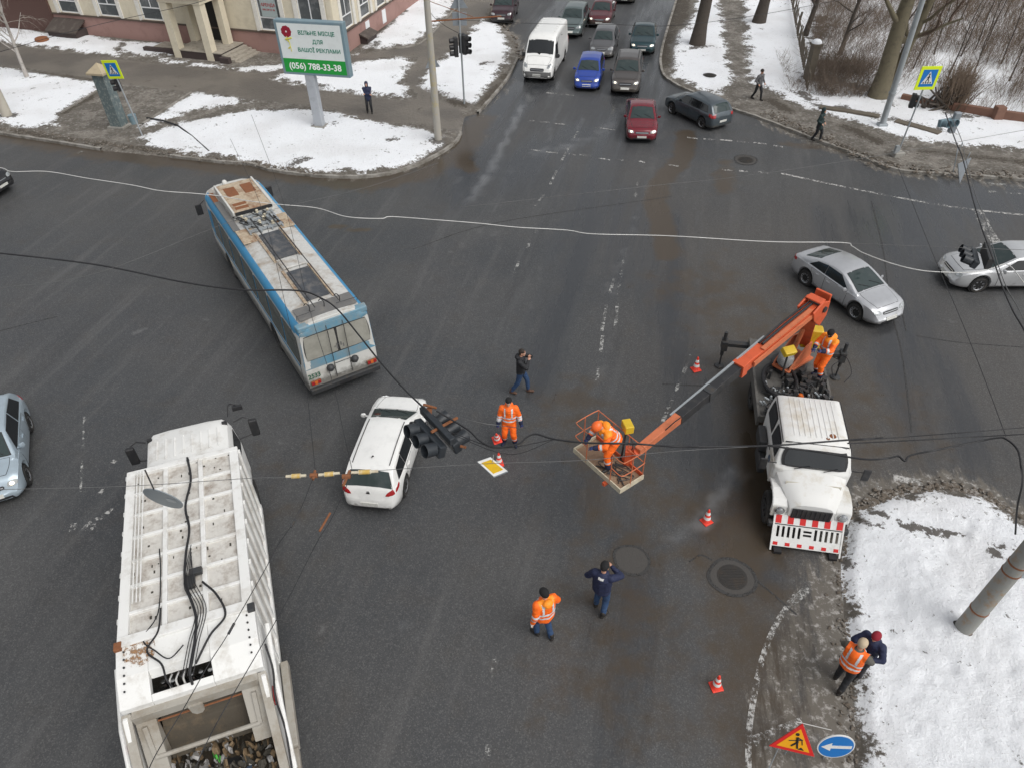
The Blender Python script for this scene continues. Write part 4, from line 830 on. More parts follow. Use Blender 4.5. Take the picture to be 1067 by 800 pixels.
bz('pane', 'bus_glass_dirty', [(X, .03, 1.63), (X, 1.10, 1.63), (X, 1.05, 2.53), (X, .03, 2.53)], rd, par=f, off=.02, nu=6, nv=5, rnd=.03)
bz('pane', 'bus_glass_dirty', [(X, -1.10, 1.63), (X, -.03, 1.63), (X, -.03, 2.53), (X, -1.05, 2.53)], rd, par=f, off=.02, nu=6, nv=5, rnd=.03)
hx = -BL/2
m = MB(); m.box(hx-.06, hx-.02, -.25, .25, .78, 1.2); m.build('engine_flap', 'bus_white', t, bevel=.01)
m = MB()
for y in (-.27, .27): m.tube([(hx-.09, y, .7), (hx-.10, y, 2.6), (hx+.1, y, 2.95)], .012, 6)
m.tube([(hx-.09, -.27, 1.25), (hx-.09, .27, 1.25)], .012, 6)
m.build('ladder_rail', 'steel_dark', t)
for s in (1, -1):
    m = MB(); m.lathe([(.13, 0), (.13, .06), (.10, .10), (.06, .16), (.01, .17)], 20, 0, Matrix.Translation((hx-.03, s*.42, 1.12)) @ Matrix.Rotation(-PI/2, 4, 'Y')); m.build('rope_reel', 'steel_dark', t, smooth=40)
    m = MB(); m.box(hx-.07, hx-.02, s*.98-.17, s*.98+.17, .68, .84); tl = m.build('tail_light', 'rust', t, bevel=.015)
    for k, mm in enumerate(('lamp_red', 'lamp_orange', 'lamp_red')): MB().box(hx-.09, hx-.06, s*.98-.15+k*.105, s*.98-.06+k*.105, .70, .82).build('lens', mm, tl)
MB().box(hx-.14, hx+.05, -1.22, 1.22, .36, .56).build('bumper', 'steel_dark', t, bevel=.03)
MB().box(hx-.155, hx-.145, -.26, .26, .41, .51).build('number_plate', 'black_plastic', t)
text_part('fleet_number', '2533', .26, 'lettering_green', t, (hx-.045, .98, 1.02), (PI/2, 0, -PI/2), sx=.8)
# centre "emblem" shape on the rear window: faded round sticker
m = MB()
for k in range(5): m.box(hx-.045, hx-.04, -.18+k*.07, -.14+k*.07, 1.75+.08*(k % 3), 1.88+.08*(k % 2))
m.build('sticker', 'roof_mat', t)
# roof gear
m = MB(); m.box(2.15, 4.75, -.72, .72, 3.0, 3.28); m.build('equipment_box', 'rusty_sheet', t, bevel=.04)
m = MB()
for s in (1, -1): m.box(2.1, 4.8, s*.74-.03, s*.74+.05, 2.98, 3.31)
m.box(2.08, 2.14, -.72, .72, 2.98, 3.14)
m.build('equipment_frame', 'bus_white', t, bevel=.02)
for x0, x1, y0, y1 in ((3.5, 4.3, .12, .55), (3.5, 4.35, -.55, -.12)):
    MB().box(x0, x1, y0, y1, 3.275, 3.30).build('vent', 'rust', t, bevel=.01)
for k in range(3): MB().box(2.3+k*.33, 2.5+k*.33, .1, .6, 3.28, 3.295).build('rust_slot', 'rust', t) if k < 2 else None
m = MB(); m.box(2.05, 2.09, -.7, .7, 3.16, 3.28); m.build('vent_grille', 'black_plastic', t)
MB().box(4.0, 4.9, .86, 1.06, 2.965, 2.99).build('walkway', 'rust', t, bevel=.01)
MB().box(1.3, 4.0, .82, 1.06, 2.965, 2.992).build('walkway', 'roof_mat', t)
for y0, y1, x0, x1 in ((.45, 1.02, .15, 1.25), (-1.02, -.45, .55, 1.7)):
    MB().box(x0, x1, y0, y1, 2.965, 2.997).build('rust_plate', 'rusty_sheet', t, bevel=.006)
for x0, x1 in ((-1.55, .45), (-4.55, -2.55)):
    MB().box(x0, x1, -.38, .38, 3.0, 3.03).build('roof_hatch', 'hatch_blue', t, bevel=.01)
    for s in (1, -1): MB().box(x0-.15, x1+.15, s*.46-.04, s*.46+.05, 2.99, 3.035).build('hatch_rail', 'rusty_sheet', t)
MB().box(-2.35, -1.75, -.42, .42, 3.0, 3.07).build('roof_vent', 'bus_roof', t, bevel=.03)
MB().box(-5.45, -4.75, -.95, .95, 2.975, 2.995).build('walkway', 'roof_mat', t)
m = MB()  # trolley base frame between box and hatch
for x in (.75, 1.15, 1.55, 1.95): m.box(x-.03, x+.03, -.62, .62, 3.04, 3.12)
for y in (-.6, -.2, .2, .6): m.box(.6, 2.05, y-.025, y+.025, 3.02, 3.08)
for y in (-.35, .35): m.lathe([(.13, 0), (.13, .16), (.07, .2), (.07, .3), (.01, .3)], 14, 0, Matrix.Translation((1.35, y, 3.06)))
m.build('pole_base', 'galvanised', t)
m = MB(); rr = random.Random(3)
for k in range(9):
    x = .7+rr.random()*1.3; y = -.6+rr.random()*1.2; m.tube(cat_rom([(x, y, 3.1), (x+.2, y+.2, 3.2), (x+.1+rr.random()*.4, y+.4*rr.random(), 3.15), (x-.3, y-.1, 3.06)], 4), .018, 5)
m.build('cable', 'rubber', t)
m = MB()
for k in range(10): x = .65+rr.random()*1.4; y = -.55+rr.random()*1.1; m.lathe([(.045, 0), (.06, .05), (.04, .1), (.06, .14), (.02, .17)], 8, 0, Matrix.Translation((x, y, 3.08)))
m.build('insulator', 'cream_paint', t)
for y in (-.35, .35):    # the two trolley poles lying back along the roof
    m = MB(); m.tube([(1.35, y, 3.3), (-1.5, y*1.05, 3.28), (-5.4, y*1.1, 3.27)], [.03, .022, .016], 6); m.build('trolley_pole', 'steel_dark', t)
m = MB()
for y in (-.5, .02, .5):
    m.tube(cat_rom([(-5.1, y, 2.98), (-5.15, y, 3.2), (-5.1, y+.07, 3.3), (-5.05, y+.13, 3.22)], 4), .016, 6)
m.tube([(-5.3, -1.0, 2.95), (-5.35, -1.0, 3.12), (-5.35, -.3, 3.14)], .012, 6); m.tube([(-5.3, 1.0, 2.95), (-5.35, 1.0, 3.12), (-5.35, .4, 3.14)], .012, 6)
m.build('pole_hook', 'steel_dark', t)
m = MB(); m.lathe([(.01, -.14), (.07, -.13), (.1, -.05), (.1, .06), (.06, .13), (.01, .14)], 14, 0, Matrix.Translation((5.3, .25, 3.07)) @ Matrix.Rotation(.5, 4, 'Y')); m.build('beacon', 'bus_white', t, smooth=50)
m = MB(); m.box(5.55, 5.62, 1.35, 1.6, 1.9, 2.35); m.bar((5.5, 1.2, 2.5), (5.58, 1.45, 2.3), .03, .03); m.build('mirror', 'black_plastic', t, bevel=.02)
MB().box(5.55, 5.62, -1.6, -1.35, 1.9, 2.35).build('mirror', 'black_plastic', t, bevel=.02)
bz('windscreen', 'glass', [(8, -1.05, 1.35), (8, 1.05, 1.35), (8, 1.02, 2.5), (8, -1.02, 2.5)], (-1, 0, 0), off=.012, nu=8, nv=5, rnd=.05)
# ------------------------------------------------------------------ rubbish truck
mat('truck_white', (.74, .74, .72), .5, dirt=(.36, .32, .26), dscale=2.0, damt=.65, dlo=.50, low=1.1)
mat('truck_panel', (.60, .58, .54), .7, dirt=(.22, .17, .13), dscale=3.4, damt=.8, dlo=.475, var=.12)
mat('truck_dirty', (.36, .34, .30), .7, dirt=(.22, .18, .13), dscale=1.8, damt=.8, dlo=.45, bump=.3)
mat('hopper_dirty', (.07, .058, .042), .8, dirt=(.20, .14, .08), dscale=2.2, damt=.6, bump=.5)
R_ = NT('truck_rusty'); rn = R_.noise(9, 7, .75); R_.out(R_.mix((.45, .30, .16), (.24, .11, .05), rn), .8); tr = R_.n.new('ShaderNodeBsdfTransparent'); mx = R_.n.new('ShaderNodeMixShader'); R_.l.new(R_.ramp(rn, .48, .62), mx.inputs[0]); R_.l.new(tr.outputs[0], mx.inputs[1]); R_.l.new(R_.p.outputs[0], mx.inputs[2]); R_.l.new(mx.outputs[0], R_.n['Material Output'].inputs[0])
mat('trash_white', (.36, .35, .34), .6, dirt=(.1, .09, .08), dscale=9, damt=.8); mat('trash_green', (.06, .35, .04), .4); mat('trash_dark', (.05, .045, .035), .8); mat('trash_brown', (.16, .11, .06), .8); mat('trash_blue', (.07, .10, .15), .5)
t = thing('rubbish_truck', 'large white rubbish truck with ribbed roof and open hopper full of waste', 'rubbish truck'); gt = t
pA, pB = at(131.6, 490, 3.4), at(248, 467, 3.4); pC = at(123, 672, 3.4); pD = at(262, 637, 3.4)
fm = (pA+pB)/2; bm_ = (pC+pD)/2; dd = (fm-bm_); dd.z = 0; hdg = math.atan2(dd.y, dd.x)
t.location = (fm.x, fm.y, 0); t.rotation_euler = (0, 0, hdg)   # origin: front of the box
BXL = dd.length   # flat roof length
# box body
Wd = 1.25; ZR = 3.38
m = MB(); m.prism([(0, -Wd), (0, Wd), (-BXL, Wd), (-BXL, -Wd)], 1.05, ZR-.06); m.build('body', 'truck_panel', t, bevel=.02)
m = MB()   # roof frame: edges and ribs
for s in (1, -1): m.box(-BXL, 0, s*(Wd-.09)-.10, s*(Wd-.09)+.10, ZR-.10, ZR+.03)
m.box(-.14, .004, -Wd, Wd, ZR-.10, ZR+.035); m.box(-BXL-.004, -BXL+.22, -Wd, Wd, ZR-.10, ZR+.05)
for x in np.linspace(-BXL+.1, -.1, 8)[1:-1]: m.box(x-.038, x+.038, -Wd+.15, Wd-.15, ZR-.08, ZR+.005)
for y in (.40, -.38): m.box(-BXL+.1, -.1, y-.05, y+.05, ZR-.08, ZR+.012)
m.build('roof_frame', 'truck_white', t, bevel=.012)
m = MB()
for s in (1, -1):
    for k in range(9): x = -.1-k*(BXL-.2)/8; m.box(x-.06, x+.06, s*(Wd+.0)-.05, s*(Wd)+.06, 1.05, ZR-.05)
    m.box(-BXL, 0, s*Wd-.06, s*Wd+.07, 1.0, 1.2)
m.build('side_post', 'truck_white', t, bevel=.01)
# tail section: sloping roof, then the hopper opening
T0 = -BXL; T1 = T0-1.08; T2 = T0-2.75
m = MB()
def slab(m, pts, y0, y1): # side profile extruded across y
    n = len(pts); vs_ = [(x, y0, z) for x, z in pts]+[(x, y1, z) for x, z in pts]
    m.add(vs_, [tuple(range(n)), tuple(range(n, 2*n))[::-1]]+[(i, (i+1) % n, n+(i+1) % n, n+i) for i in range(n)])
slab(m, [(T0, ZR), (T1+.5, ZR-.10), (T1, ZR-.36), (T1, ZR-.52), (T1+.5, ZR-.3), (T0, ZR-.2)], -Wd-.03, -.38)
slab(m, [(T0, ZR), (T1+.5, ZR-.10), (T1, ZR-.36), (T1, ZR-.52), (T1+.5, ZR-.3), (T0, ZR-.2)], .72, Wd+.03)
slab(m, [(T0, ZR), (T1+.5, ZR-.10), (T1+.42, ZR-.3), (T0, ZR-.2)], -.378, .718)
slab(m, [(T1+.12, ZR-.30), (T1, ZR-.36), (T1, ZR-.52), (T1+.12, ZR-.46)], -.378, .718)
m.build('tailgate_roof', 'truck_white', t, bevel=.015)
MB().box(T1+.12, T1+.45, -.37, .71, ZR-.75, ZR-.7).build('valve_bay', 'underbody_fill', t)
m = MB(); rr = random.Random(5)
for k in range(6): y = -.3+k*.17; m.lathe([(.04, 0), (.05, .1), (.03, .2), (.045, .28)], 8, 0, Matrix.Translation((T1+.2+rr.random()*.2, y, ZR-.70)))
m.build('valve', 'chrome', t)
m = MB()
for y in (.15, .28, .4): m.tube(cat_rom([(T1+.5, y, ZR-.45), (T1+.3, y+.03, ZR-.4), (T1+.15, y-.05, ZR-.5), (T1+.15, y-.3, ZR-.5)], 5), .018, 6)
m.build('pipe', 'truck_white', t)
m = MB()
for s in (1, -1):
    slab(m, [(T0, ZR-.2), (T1, ZR-.52), (T1-.12, ZR-.5), (T2, 1.15), (T2+.1, .75), (T0-.3, .7), (T0, 1.0)], s*(Wd+.03), s*(Wd-.06))
m.build('tailgate_side', 'truck_white', t, bevel=.015)
m = MB()
for s in (1, -1):
    slab(m, [(T1-.02, ZR-.48), (T1-.16, ZR-.56), (T2-.08, 1.15), (T2+.06, 1.1)], s*(Wd+.05), s*(Wd-.12))
    slab(m, [(T1+.05, ZR-.50), (T1-.05, ZR-.62), (T1-.75, 1.75), (T1-.3, 1.75)], s*(Wd-.12), s*(Wd-.48))
m.box(T1-.14, T1+.02, -Wd+.12, Wd-.12, ZR-.72, ZR-.5)
m.build('opening_frame', 'truck_dirty', t, bevel=.01)
m = MB()
m.box(T1-.1, T0, -Wd+.1, Wd-.1, 1.0, 1.1); slab(m, [(T0, ZR-.3), (T0+.05, ZR-.3), (T0+.05, 1.), (T0, 1.)], -Wd+.1, Wd-.1)
slab(m, [(T0, 1.0), (T0-.8, .8), (T2+.1, .75), (T2, 1.1), (T2+.06, 1.1), (T2+.15, .85), (T0, 1.1)], -Wd+.08, Wd-.08)
slab(m, [(T1+.35, ZR-.75), (T1+.3, ZR-.8), (T1-.15, 2.0), (T1-.05, 2.0)], -.8, .8)
m.build('hopper', 'hopper_dirty', t)
m = MB(); slab(m, [(T1-.02, 2.15), (T1-.1, 2.12), (T1-.4, 1.5), (T1-.3, 1.5)], -.82, .82); m.build('packer_blade', 'hopper_dirty', t, bevel=.02)
m = MB(); m.tube([(T1-.55, -.95, 2.05), (T1-.55, .95, 2.05)], .045, 10); m.bar((T1-.55, .95, 2.05), (T1-.2, .98, 2.6), .08, .06); m.bar((T1-.55, -.95, 2.05), (T1-.2, -.98, 2.6), .08, .06); m.build('cross_bar', 'truck_dirty', t)
m = MB(); m.tube([(T1-.12, -.9, ZR-.85), (T1-.12, .9, ZR-.85)], .02, 6); m.build('rod', 'rust', t)
m = MB(); m.prism([(-.13, -.1), (.13, -.1), (.11, .12), (.05, .2), (-.05, .2), (-.11, .12)], -.02, .03, 0, Matrix.Translation((T1-.15, .05, ZR-.75)) @ Matrix.Rotation(PI/2, 4, 'Z') @ Matrix.Rotation(-PI/2, 4, 'X')); m.build('hook_plate', 'truck_dirty', t)
rubb = []
rr = random.Random(11)
for mm, cnt, sz in (('trash_white', 60, .11), ('trash_dark', 140, .10), ('trash_brown', 110, .09), ('trash_green', 2, .11), ('trash_blue', 5, .07), ('trash_white', 60, .05)):
    m = MB()
    for k in range(cnt):
        x = T2+.15+rr.random()*1.25; y = (-.5 if mm != 'trash_green' else 0)*0+rr.uniform(-1.05, 1.1); z = 1.12+.28*(1-abs(y))*rr.random()+rr.random()*.1+.15*(x-T2)
        if mm == 'trash_green': x = T2+.95+k*.05; y = -.05+.07*k; z = 1.55
        s_ = sz*(.5+rr.random()); vs_ = []
        bmx = bmesh.new(); bmesh.ops.create_icosphere(bmx, subdivisions=2, radius=1) if rr.random() < .6 else bmesh.ops.create_cube(bmx, size=1.4)
        M4 = Matrix.Translation((x, y, z)) @ Euler((rr.random()*6, rr.random()*6, 0)).to_matrix().to_4x4() @ Matrix.Diagonal((s_, s_*(.3+rr.random()*.7), s_*(.06+rr.random()*.35), 1))
        for v in bmx.verts: vs_.append(tuple(v.co*(1+rr.uniform(-.3, .3))))
        m.add(vs_, [tuple(v.index for v in f.verts) for f in bmx.faces], 0, M4); bmx.free()
    o = m.build('waste', mm, t); o['kind'] = 'stuff'
m = MB(); rr = random.Random(12)
for s in (1, -1):
    for k in range(6): MB().lathe([(.022, 0), (.018, .02), (.01, .022)], 8, 0, Matrix.Translation((T0-.1-k*.15, s*(Wd-.12), ZR-.005-k*.028))).build('bolt', 'steel_dark', t)
for s in (1, -1):
    m = MB(); m.box(T0-.06, T0+.12, s*(Wd-.02)-.07, s*(Wd-.02)+.07, ZR-.02, ZR+.07); m.build('hinge', 'rust' if s > 0 else 'steel_dark', t, bevel=.015)
m = MB(); m.lathe([(.30, 0), (.22, .002), (.01, .003)], 12, 0, Matrix.Translation((T0-.18, Wd-.4, ZR-.01)) @ Matrix.Rotation(R(-8), 4, 'Y')); m.build('rust_stain', 'truck_rusty', t)
m = MB(); m.box(T0-1.9, T0, -Wd-.22, -Wd-.06, 1.0, 1.25); m.box(T0-2.7, T0-1.9, -Wd-.2, -Wd-.06, .95, 1.15)
m.build('side_beam', 'truck_dirty', t, bevel=.02)
m = MB(); m.tube([(T0-.1, -Wd-.16, 2.9), (T1-.1, -Wd-.15, 2.55), (T2+.3, -Wd-.14, 1.5)], .05, 10); m.tube([(T0-.1, Wd+.16, 2.9), (T1-.1, Wd+.15, 2.55), (T2+.3, Wd+.14, 1.5)], .05, 10); m.build('lift_ram', 'truck_white', t)
m = MB(); m.tube(cat_rom([(T0-.6, -Wd-.1, 3.0), (T0-1.0, -Wd-.14, 2.7), (T0-1.5, -Wd-.1, 2.5), (T0-1.9, -Wd-.13, 2.0), (T2+.2, -Wd-.1, 1.6)], 6), .02, 6); m.build('hose', 'rubber', t)
for s in (1, -1):
    m = MB(); m.box(T2-.12, T2+.06, s*(Wd+.03)-.11, s*(Wd+.03)+.11, 1.0, 1.45); f = m.build('tail_light', 'black_plastic', t, bevel=.02)
    MB().box(T2-.135, T2-.06, s*(Wd+.03)-.09, s*(Wd+.03)+.09, 1.22, 1.47).build('lens', 'lamp_red', f, bevel=.02)
    MB().box(T1-.45, T1-.1, s*(Wd+.058)-.01, s*(Wd+.058)+.012, 2.3, 2.42).build('reflector', 'lamp_red', t)
m = MB(); m.prism([(T2+.1, Wd), (T2-.1, Wd+.35), (T2+.45, Wd+.38), (T2+.7, Wd)], .5, .56); m.build('footboard', 'truck_dirty', t)
# hoses and wiring on the roof
m = MB(); z = ZR+.075
m.tube(cat_rom([(-.05, -.12, z+.02), (-.8, -.18, z), (-1.6, -.05, z), (-2.3, -.12, z), (-3.0, -.04, z+.01), (-3.7, -.02, z), (-BXL+.2, -.2, z), (T0-.4, -.16, z-.02), (T0-.95, -.05, z-.08), (T0-1.0, .0, z-.4)], 7), .027, 8)
m.build('hydraulic_hose', 'rubber', t)
m = MB(); m.tube(cat_rom([(-BXL+.95, -.35, z), (-BXL+.5, -.62, z+.05), (-BXL, -.75, z), (T0-.35, -.45, z), (T0-.8, -.15, z-.1)], 7), .022, 8); m.build('hydraulic_hose', 'rubber', t)
m = MB(); m.tube(cat_rom([(-2.6, .5, z-.03), (-3.3, .46, z), (-BXL+.5, .5, z), (T0+.05, .78, z-.05), (T0-.3, .55, z-.05), (T0-.55, .3, z-.05), (T0-.35, .05, z-.05), (T0-.5, .2, z-.05)], 7), .013, 6)
m.tube(cat_rom([(-BXL+.6, .45, z), (T0+.1, .5, z-.02), (T0-.25, .7, z-.04), (T0-.6, .45, z-.06), (T0-.9, .38, z-.12), (T0-1.0, .33, z-.3)], 7), .019, 6); m.build('wiring', 'rubber', t)
m = MB()
for k in range(5):
    y = -.3+.05*k; m.tube(cat_rom([(-BXL+1.6+.1*k, -.15, z), (-BXL+1, y+.1, z+.03), (-BXL+.3, y-.1, z), (T0-.4, y+.05, z), (T0-1.0, y+.2, z-.1)], 6), .009, 5)
m.build('thin_wiring', 'rubber', t)
m = MB()
for y in (.86, .93, 1.0): m.tube([(-.1, y, ZR+.09), (-BXL+.9, y-.02, ZR+.09)], .014, 6)
m.build('pipe', 'truck_white', t)
rr = random.Random(2)
m = MB()
for k in range(60):
    x = -rr.random()*BXL; y = rr.uniform(-1.1, 1.1); m.box(x, x+.02+.07*rr.random(), y, y+.015+.03*rr.random(), ZR-.06, ZR-.05, 0)
o = m.build('leaf_litter', 'trash_dark', t); o['kind'] = 'stuff'
m = MB(); m.box(-BXL+1.2, -BXL+1.35, -.35, -.1, ZR, ZR+.1); m.box(-BXL+.9, -BXL+1.2, -.2, -.05, ZR, ZR+.09); m.build('junction_box', 'steel_dark', t, bevel=.01)
# cab
c0, c1 = .28, 1.88
m = MB(); m.prism([(c0, -1.12), (c0, 1.12), (c1-.25, 1.12), (c1, 1.0), (c1+.06, .5), (c1+.06, -.5), (c1, -1.0), (c1-.25, -1.12)], .9, 2.05)
o = m.build('cab', 'truck_white', t, bevel=.05, seg=3)
m = MB(); n_ = 13
vs_ = []
lay = [(2.03, 0.0), (2.2, .02), (2.75, .08), (2.92, .15), (3.0, .28)]
def cabring(z, d): return [(c0+d*.3, -1.12+d, z), (c0+d*.3, 1.12-d, z), (c1-.25-d, 1.12-d, z), (c1-d*1.2, 1.0-d, z), (c1+.06-d*1.3, .5, z), (c1+.06-d*1.3, -.5, z), (c1-d*1.2, -1.0+d, z), (c1-.25-d, -1.12+d, z)]
for z, d in lay: m.v += cabring(z, d)
for i in range(len(lay)-1):
    for j in range(8): m.f.append((i*8+j, i*8+(j+1) % 8, (i+1)*8+(j+1) % 8, (i+1)*8+j)); m.mi.append(0)
m.f.append(tuple(range((len(lay)-1)*8, len(lay)*8))); m.mi.append(0)
cb = bvh_of(m); cab = m.build('cab_roof', 'truck_white', t, smooth=35)
dec(t, 'windscreen', 'glass', cb, [(5, -.95, 2.08), (5, .95, 2.08), (5, .85, 2.76), (5, -.85, 2.76)], (-1, 0, 0), off=.01, nu=8, nv=4)
for s in (1, -1): dec(t, 'side_window', 'glass_dark', cb, [(c0+.5, s*2, 2.1), (c1-.3, s*2, 2.1), (c1-.4, s*2, 2.7), (c0+.5, s*2, 2.7)], (0, -s, 0), off=.01, nu=5, nv=4)
m = MB()
for k in range(8): y = -.74+k*.21; m.box(c0+.35, c1-.55, y-.02, y+.02, 2.99, 3.018)
m.build('roof_rib', 'truck_white', t, bevel=.008)
m = MB(); m.box(c0+.1, .12, -1.0, 1.0, 1.0, 1.9)
for s in (1, -1): m.box(c0-.3, c0+.3, s*1.0-.14, s*1.0+.14, .7, 1.3)
m.build('chassis', 'underbody_fill', t)
m = MB(); m.box(T2+.4, c1-.2, -.45, .45, .55, .95); m.build('chassis_beam', 'steel_dark', t)
m = MB(); m.tube([(c0+.1, .2, 2.9), (.1, -.1, 3.1), (-.1, -.12, 3.44)], .035, 8); m.build('cab_hose', 'rubber', t)
MB().box(.0, .3, -.05, .55, 3.0, 3.2).build('roof_bridge', 'truck_white', t, bevel=.03)
MB().box(c1-.45, c1-.38, -.98, -.86, 2.9, 3.02).build('marker_lamp', 'black_plastic', t)
MB().box(c1-.45, c1-.38, .86, .98, 2.9, 3.02).build('marker_lamp', 'black_plastic', t)
for s, L_ in ((1, 1), (-1, 1)):
    f = MB(); f.tube([(c1-.2, s*1.1, 2.75), (c1-.05, s*1.35, 2.72), (c1-.1, s*1.5, 2.65)], .018, 6); f.tube([(c1-.2, s*1.1, 2.1), (c1-.1, s*1.48, 2.1)], .018, 6)
    fr = f.build('mirror_arm', 'black_plastic', t)
    g = MB(); g.box(c1-.18, c1-.05, s*1.55-.11, s*1.55+.11, 2.05, 2.62); g.build('mirror', 'black_plastic', fr, bevel=.04, seg=3)
m = MB(); m.tube(cat_rom([(c1-.1, -1.0, 2.9), (c1+.3, -1.05, 2.95), (c1+.42, -1.2, 2.8)], 5), .016, 6); m.box(c1+.34, c1+.44, -1.36, -1.1, 2.66, 2.78); m.build('front_mirror', 'black_plastic', t)
for x, y in ((1.0, 1.0), (1.0, -1.0), (-BXL+.9, 1.02), (-BXL+.9, -1.02), (-BXL-.45, 1.02), (-BXL-.45, -1.02)): wheel(t, x, y, .5, .34 if x < 0 else .28, 'rim_dark', 6)
m = MB()
for s in (1, -1): m.box(-BXL-.1, -2.6, s*1.15-.03, s*1.15+.05, .75, .98); m.box(-2.4, -1.2, s*1.0-.2, s*1.0+.22, .5, .95)
m.build('side_guard', 'truck_dirty', t, bevel=.01)
# ------------------------------------------------------------------ lift truck
mat('lift_white', (.72, .72, .70), .45, dirt=(.45, .38, .26), dscale=1.3, damt=.75, dlo=.50, low=.75)
mat('lift_cream', (.60, .57, .48), .5, dirt=(.42, .30, .15), dscale=1.0, damt=.8, dlo=.52)
mat('lift_orange', (.60, .10, .035), .5, dirt=(.28, .06, .025), dscale=2.5, damt=.55)
mat('lift_orange_faded', (.55, .16, .07), .6, dirt=(.25, .10, .05), dscale=3, damt=.7)
mat('basket_floor', (.30, .20, .13), .85, dirt=(.12, .10, .08), dscale=6, damt=.8, bump=.6)
mat('yellow_box', (.62, .42, .025), .45, dirt=(.3, .2, .03), dscale=5, damt=.4)
mat('deck_grey', (.14, .135, .125), .7, .2, dirt=(.05, .045, .04), dscale=4, damt=.8)
mat('canvas_grey', (.22, .22, .22), .8, dirt=(.5, .5, .5), dscale=9, damt=.7)
t = thing('lift_truck', 'white cabbed lift truck with orange telescopic boom and work basket', 'lift truck'); lt = t
pf, pr2 = at(853, 464, 2.35), at(843, 412, 2.35); dd = pf-pr2; 
hdg = math.atan2(dd.y, dd.x); fw = Vector((math.cos(hdg), math.sin(hdg), 0)); lft = Vector((-fw.y, fw.x, 0))
org = pf.copy(); org.z = 0    # origin below the top edge of the windscreen
t.location = org; t.rotation_euler = (0, 0, hdg)
Minv = (Matrix.Translation(org) @ Matrix.Rotation(hdg, 4, 'Z')).inverted()
def lo(px_, py_, h): return Minv @ at(px_, py_, h)
# cab (front = +x)
m = MB(); W2 = .98
lay = [(1.0, -2.02, .28, W2), (1.62, -2.02, .32, W2), (1.68, -2.02, .26, W2-.01), (2.17, -2.0, -.02, W2-.10), (2.27, -1.97, -.09, W2-.15), (2.35, -1.85, -.2, W2-.30)]
for z, x0, x1, wy in lay: m.v += [(x0, -wy, z), (x0, wy, z), (x1-.1, wy, z), (x1, wy-.22, z), (x1, -wy+.22, z), (x1-.1, -wy, z)]
for i in range(len(lay)-1):
    for j in range(6): m.f.append((i*6+j, i*6+(j+1) % 6, (i+1)*6+(j+1) % 6, (i+1)*6+j)); m.mi.append(0)
m.f.append(tuple(range(30, 36))); m.mi.append(0); m.f.append(tuple(range(6))); m.mi.append(0)
cb = bvh_of(m); m.build('cab', 'lift_white', t, bevel=.04, seg=3, smooth=35)
m = MB()
for k in range(9): y = -.56+k*.14; m.box(-1.8, -.3, y-.012, y+.012, 2.348, 2.362)
m.build('roof_rib', 'lift_white', t)
f = dec(t, 'windscreen', 'black_plastic', cb, [(5, -.86, 1.71), (5, .86, 1.71), (5, .80, 2.16), (5, -.80, 2.16)], (-1, 0, 0), off=.02, nu=10, nv=4, rnd=.06)
dec(f, 'pane', 'glass_dark', cb, [(5, -.79, 1.75), (5, .79, 1.75), (5, .72, 2.13), (5, -.72, 2.13)], (-1, 0, 0), off=.028, nu=10, nv=4, rnd=.06)
MB().box(.1, .25, -.3, .4, 1.7, 1.74).build('dashboard_paper', 'plate', t)
for s in (1, -1):
    for x0, x1 in ((-1.8, -1.02), (-.85, -.1)):
        f = dec(t, 'side_window', 'black_plastic', cb, [(x0-.03, s*2, 1.70), (x1+.06, s*2, 1.70), (x1-.02, s*2, 2.19), (x0-.03, s*2, 2.19)], (0, -s, 0), off=.012, nu=4, nv=4, rnd=.04)
        dec(f, 'pane', 'glass_dark', cb, [(x0, s*2, 1.73), (x1+.02, s*2, 1.73), (x1-.05, s*2, 2.16), (x0, s*2, 2.16)], (0, -s, 0), off=.018, nu=4, nv=4, rnd=.04)
    d_ = MB().box(-.75, .15, s*W2-.02, s*W2+.015, .95, 1.66).build('door', 'lift_white', t, bevel=.02)
    MB().box(-.7, -.55, s*(W2+.02)-.01, s*(W2+.02)+.02, 1.45, 1.5).build('handle', 'black_plastic', d_)
    m = MB(); m.tube([(.2, s*.95, 1.75), (.3, s*1.25, 1.85), (.28, s*1.27, 1.6)], .015, 6); a_ = m.build('mirror_arm', 'black_plastic', t)
    MB().box(.26, .31, s*1.3-.1, s*1.3+.1, 1.55, 1.95).build('mirror', 'black_plastic', a_, bevel=.02)
    # wings and lamps
    m = MB(); wy0, wy1 = s*.60, s*1.0
    arc = [(.02, .9), (.12, 1.12), (.3, 1.24), (.65, 1.30), (.98, 1.25), (1.14, 1.12), (1.18, .74)]
    slab(m, arc+[(1.12, .74), (1.08, 1.06), (.94, 1.18), (.65, 1.22), (.36, 1.16), (.2, 1.06), (.1, .88)], wy0, wy1)
    slab(m, [(.98, .74), (1.18, .74), (1.14, 1.10), (.96, 1.24)], wy0, wy1-s*.02)
    m.build('wing', 'lift_white', t, bevel=.05, seg=3)
    m = MB(); m.lathe([(.13, 0), (.13, .03), (.105, .035), (.10, .06), (.01, .075)], 20, 0, Matrix.Translation((1.165, s*.79, .98)) @ Matrix.Rotation(PI/2, 4, 'Y')); hl_ = m.build('headlight', 'chrome', t, smooth=40)
    MB().lathe([(.10, .04), (.09, .075), (.01, .09)], 20, 0, Matrix.Translation((1.165, s*.79, .98)) @ Matrix.Rotation(PI/2, 4, 'Y')).build('lens', 'lamp_clear', hl_, smooth=50)
    wheel(t, .65, s*.90, .46, .28, 'rim_dark', 6)
    wheel(t, -3.95, s*.88, .5, .45, 'rim_dark', 6)
m = MB()  # bonnet
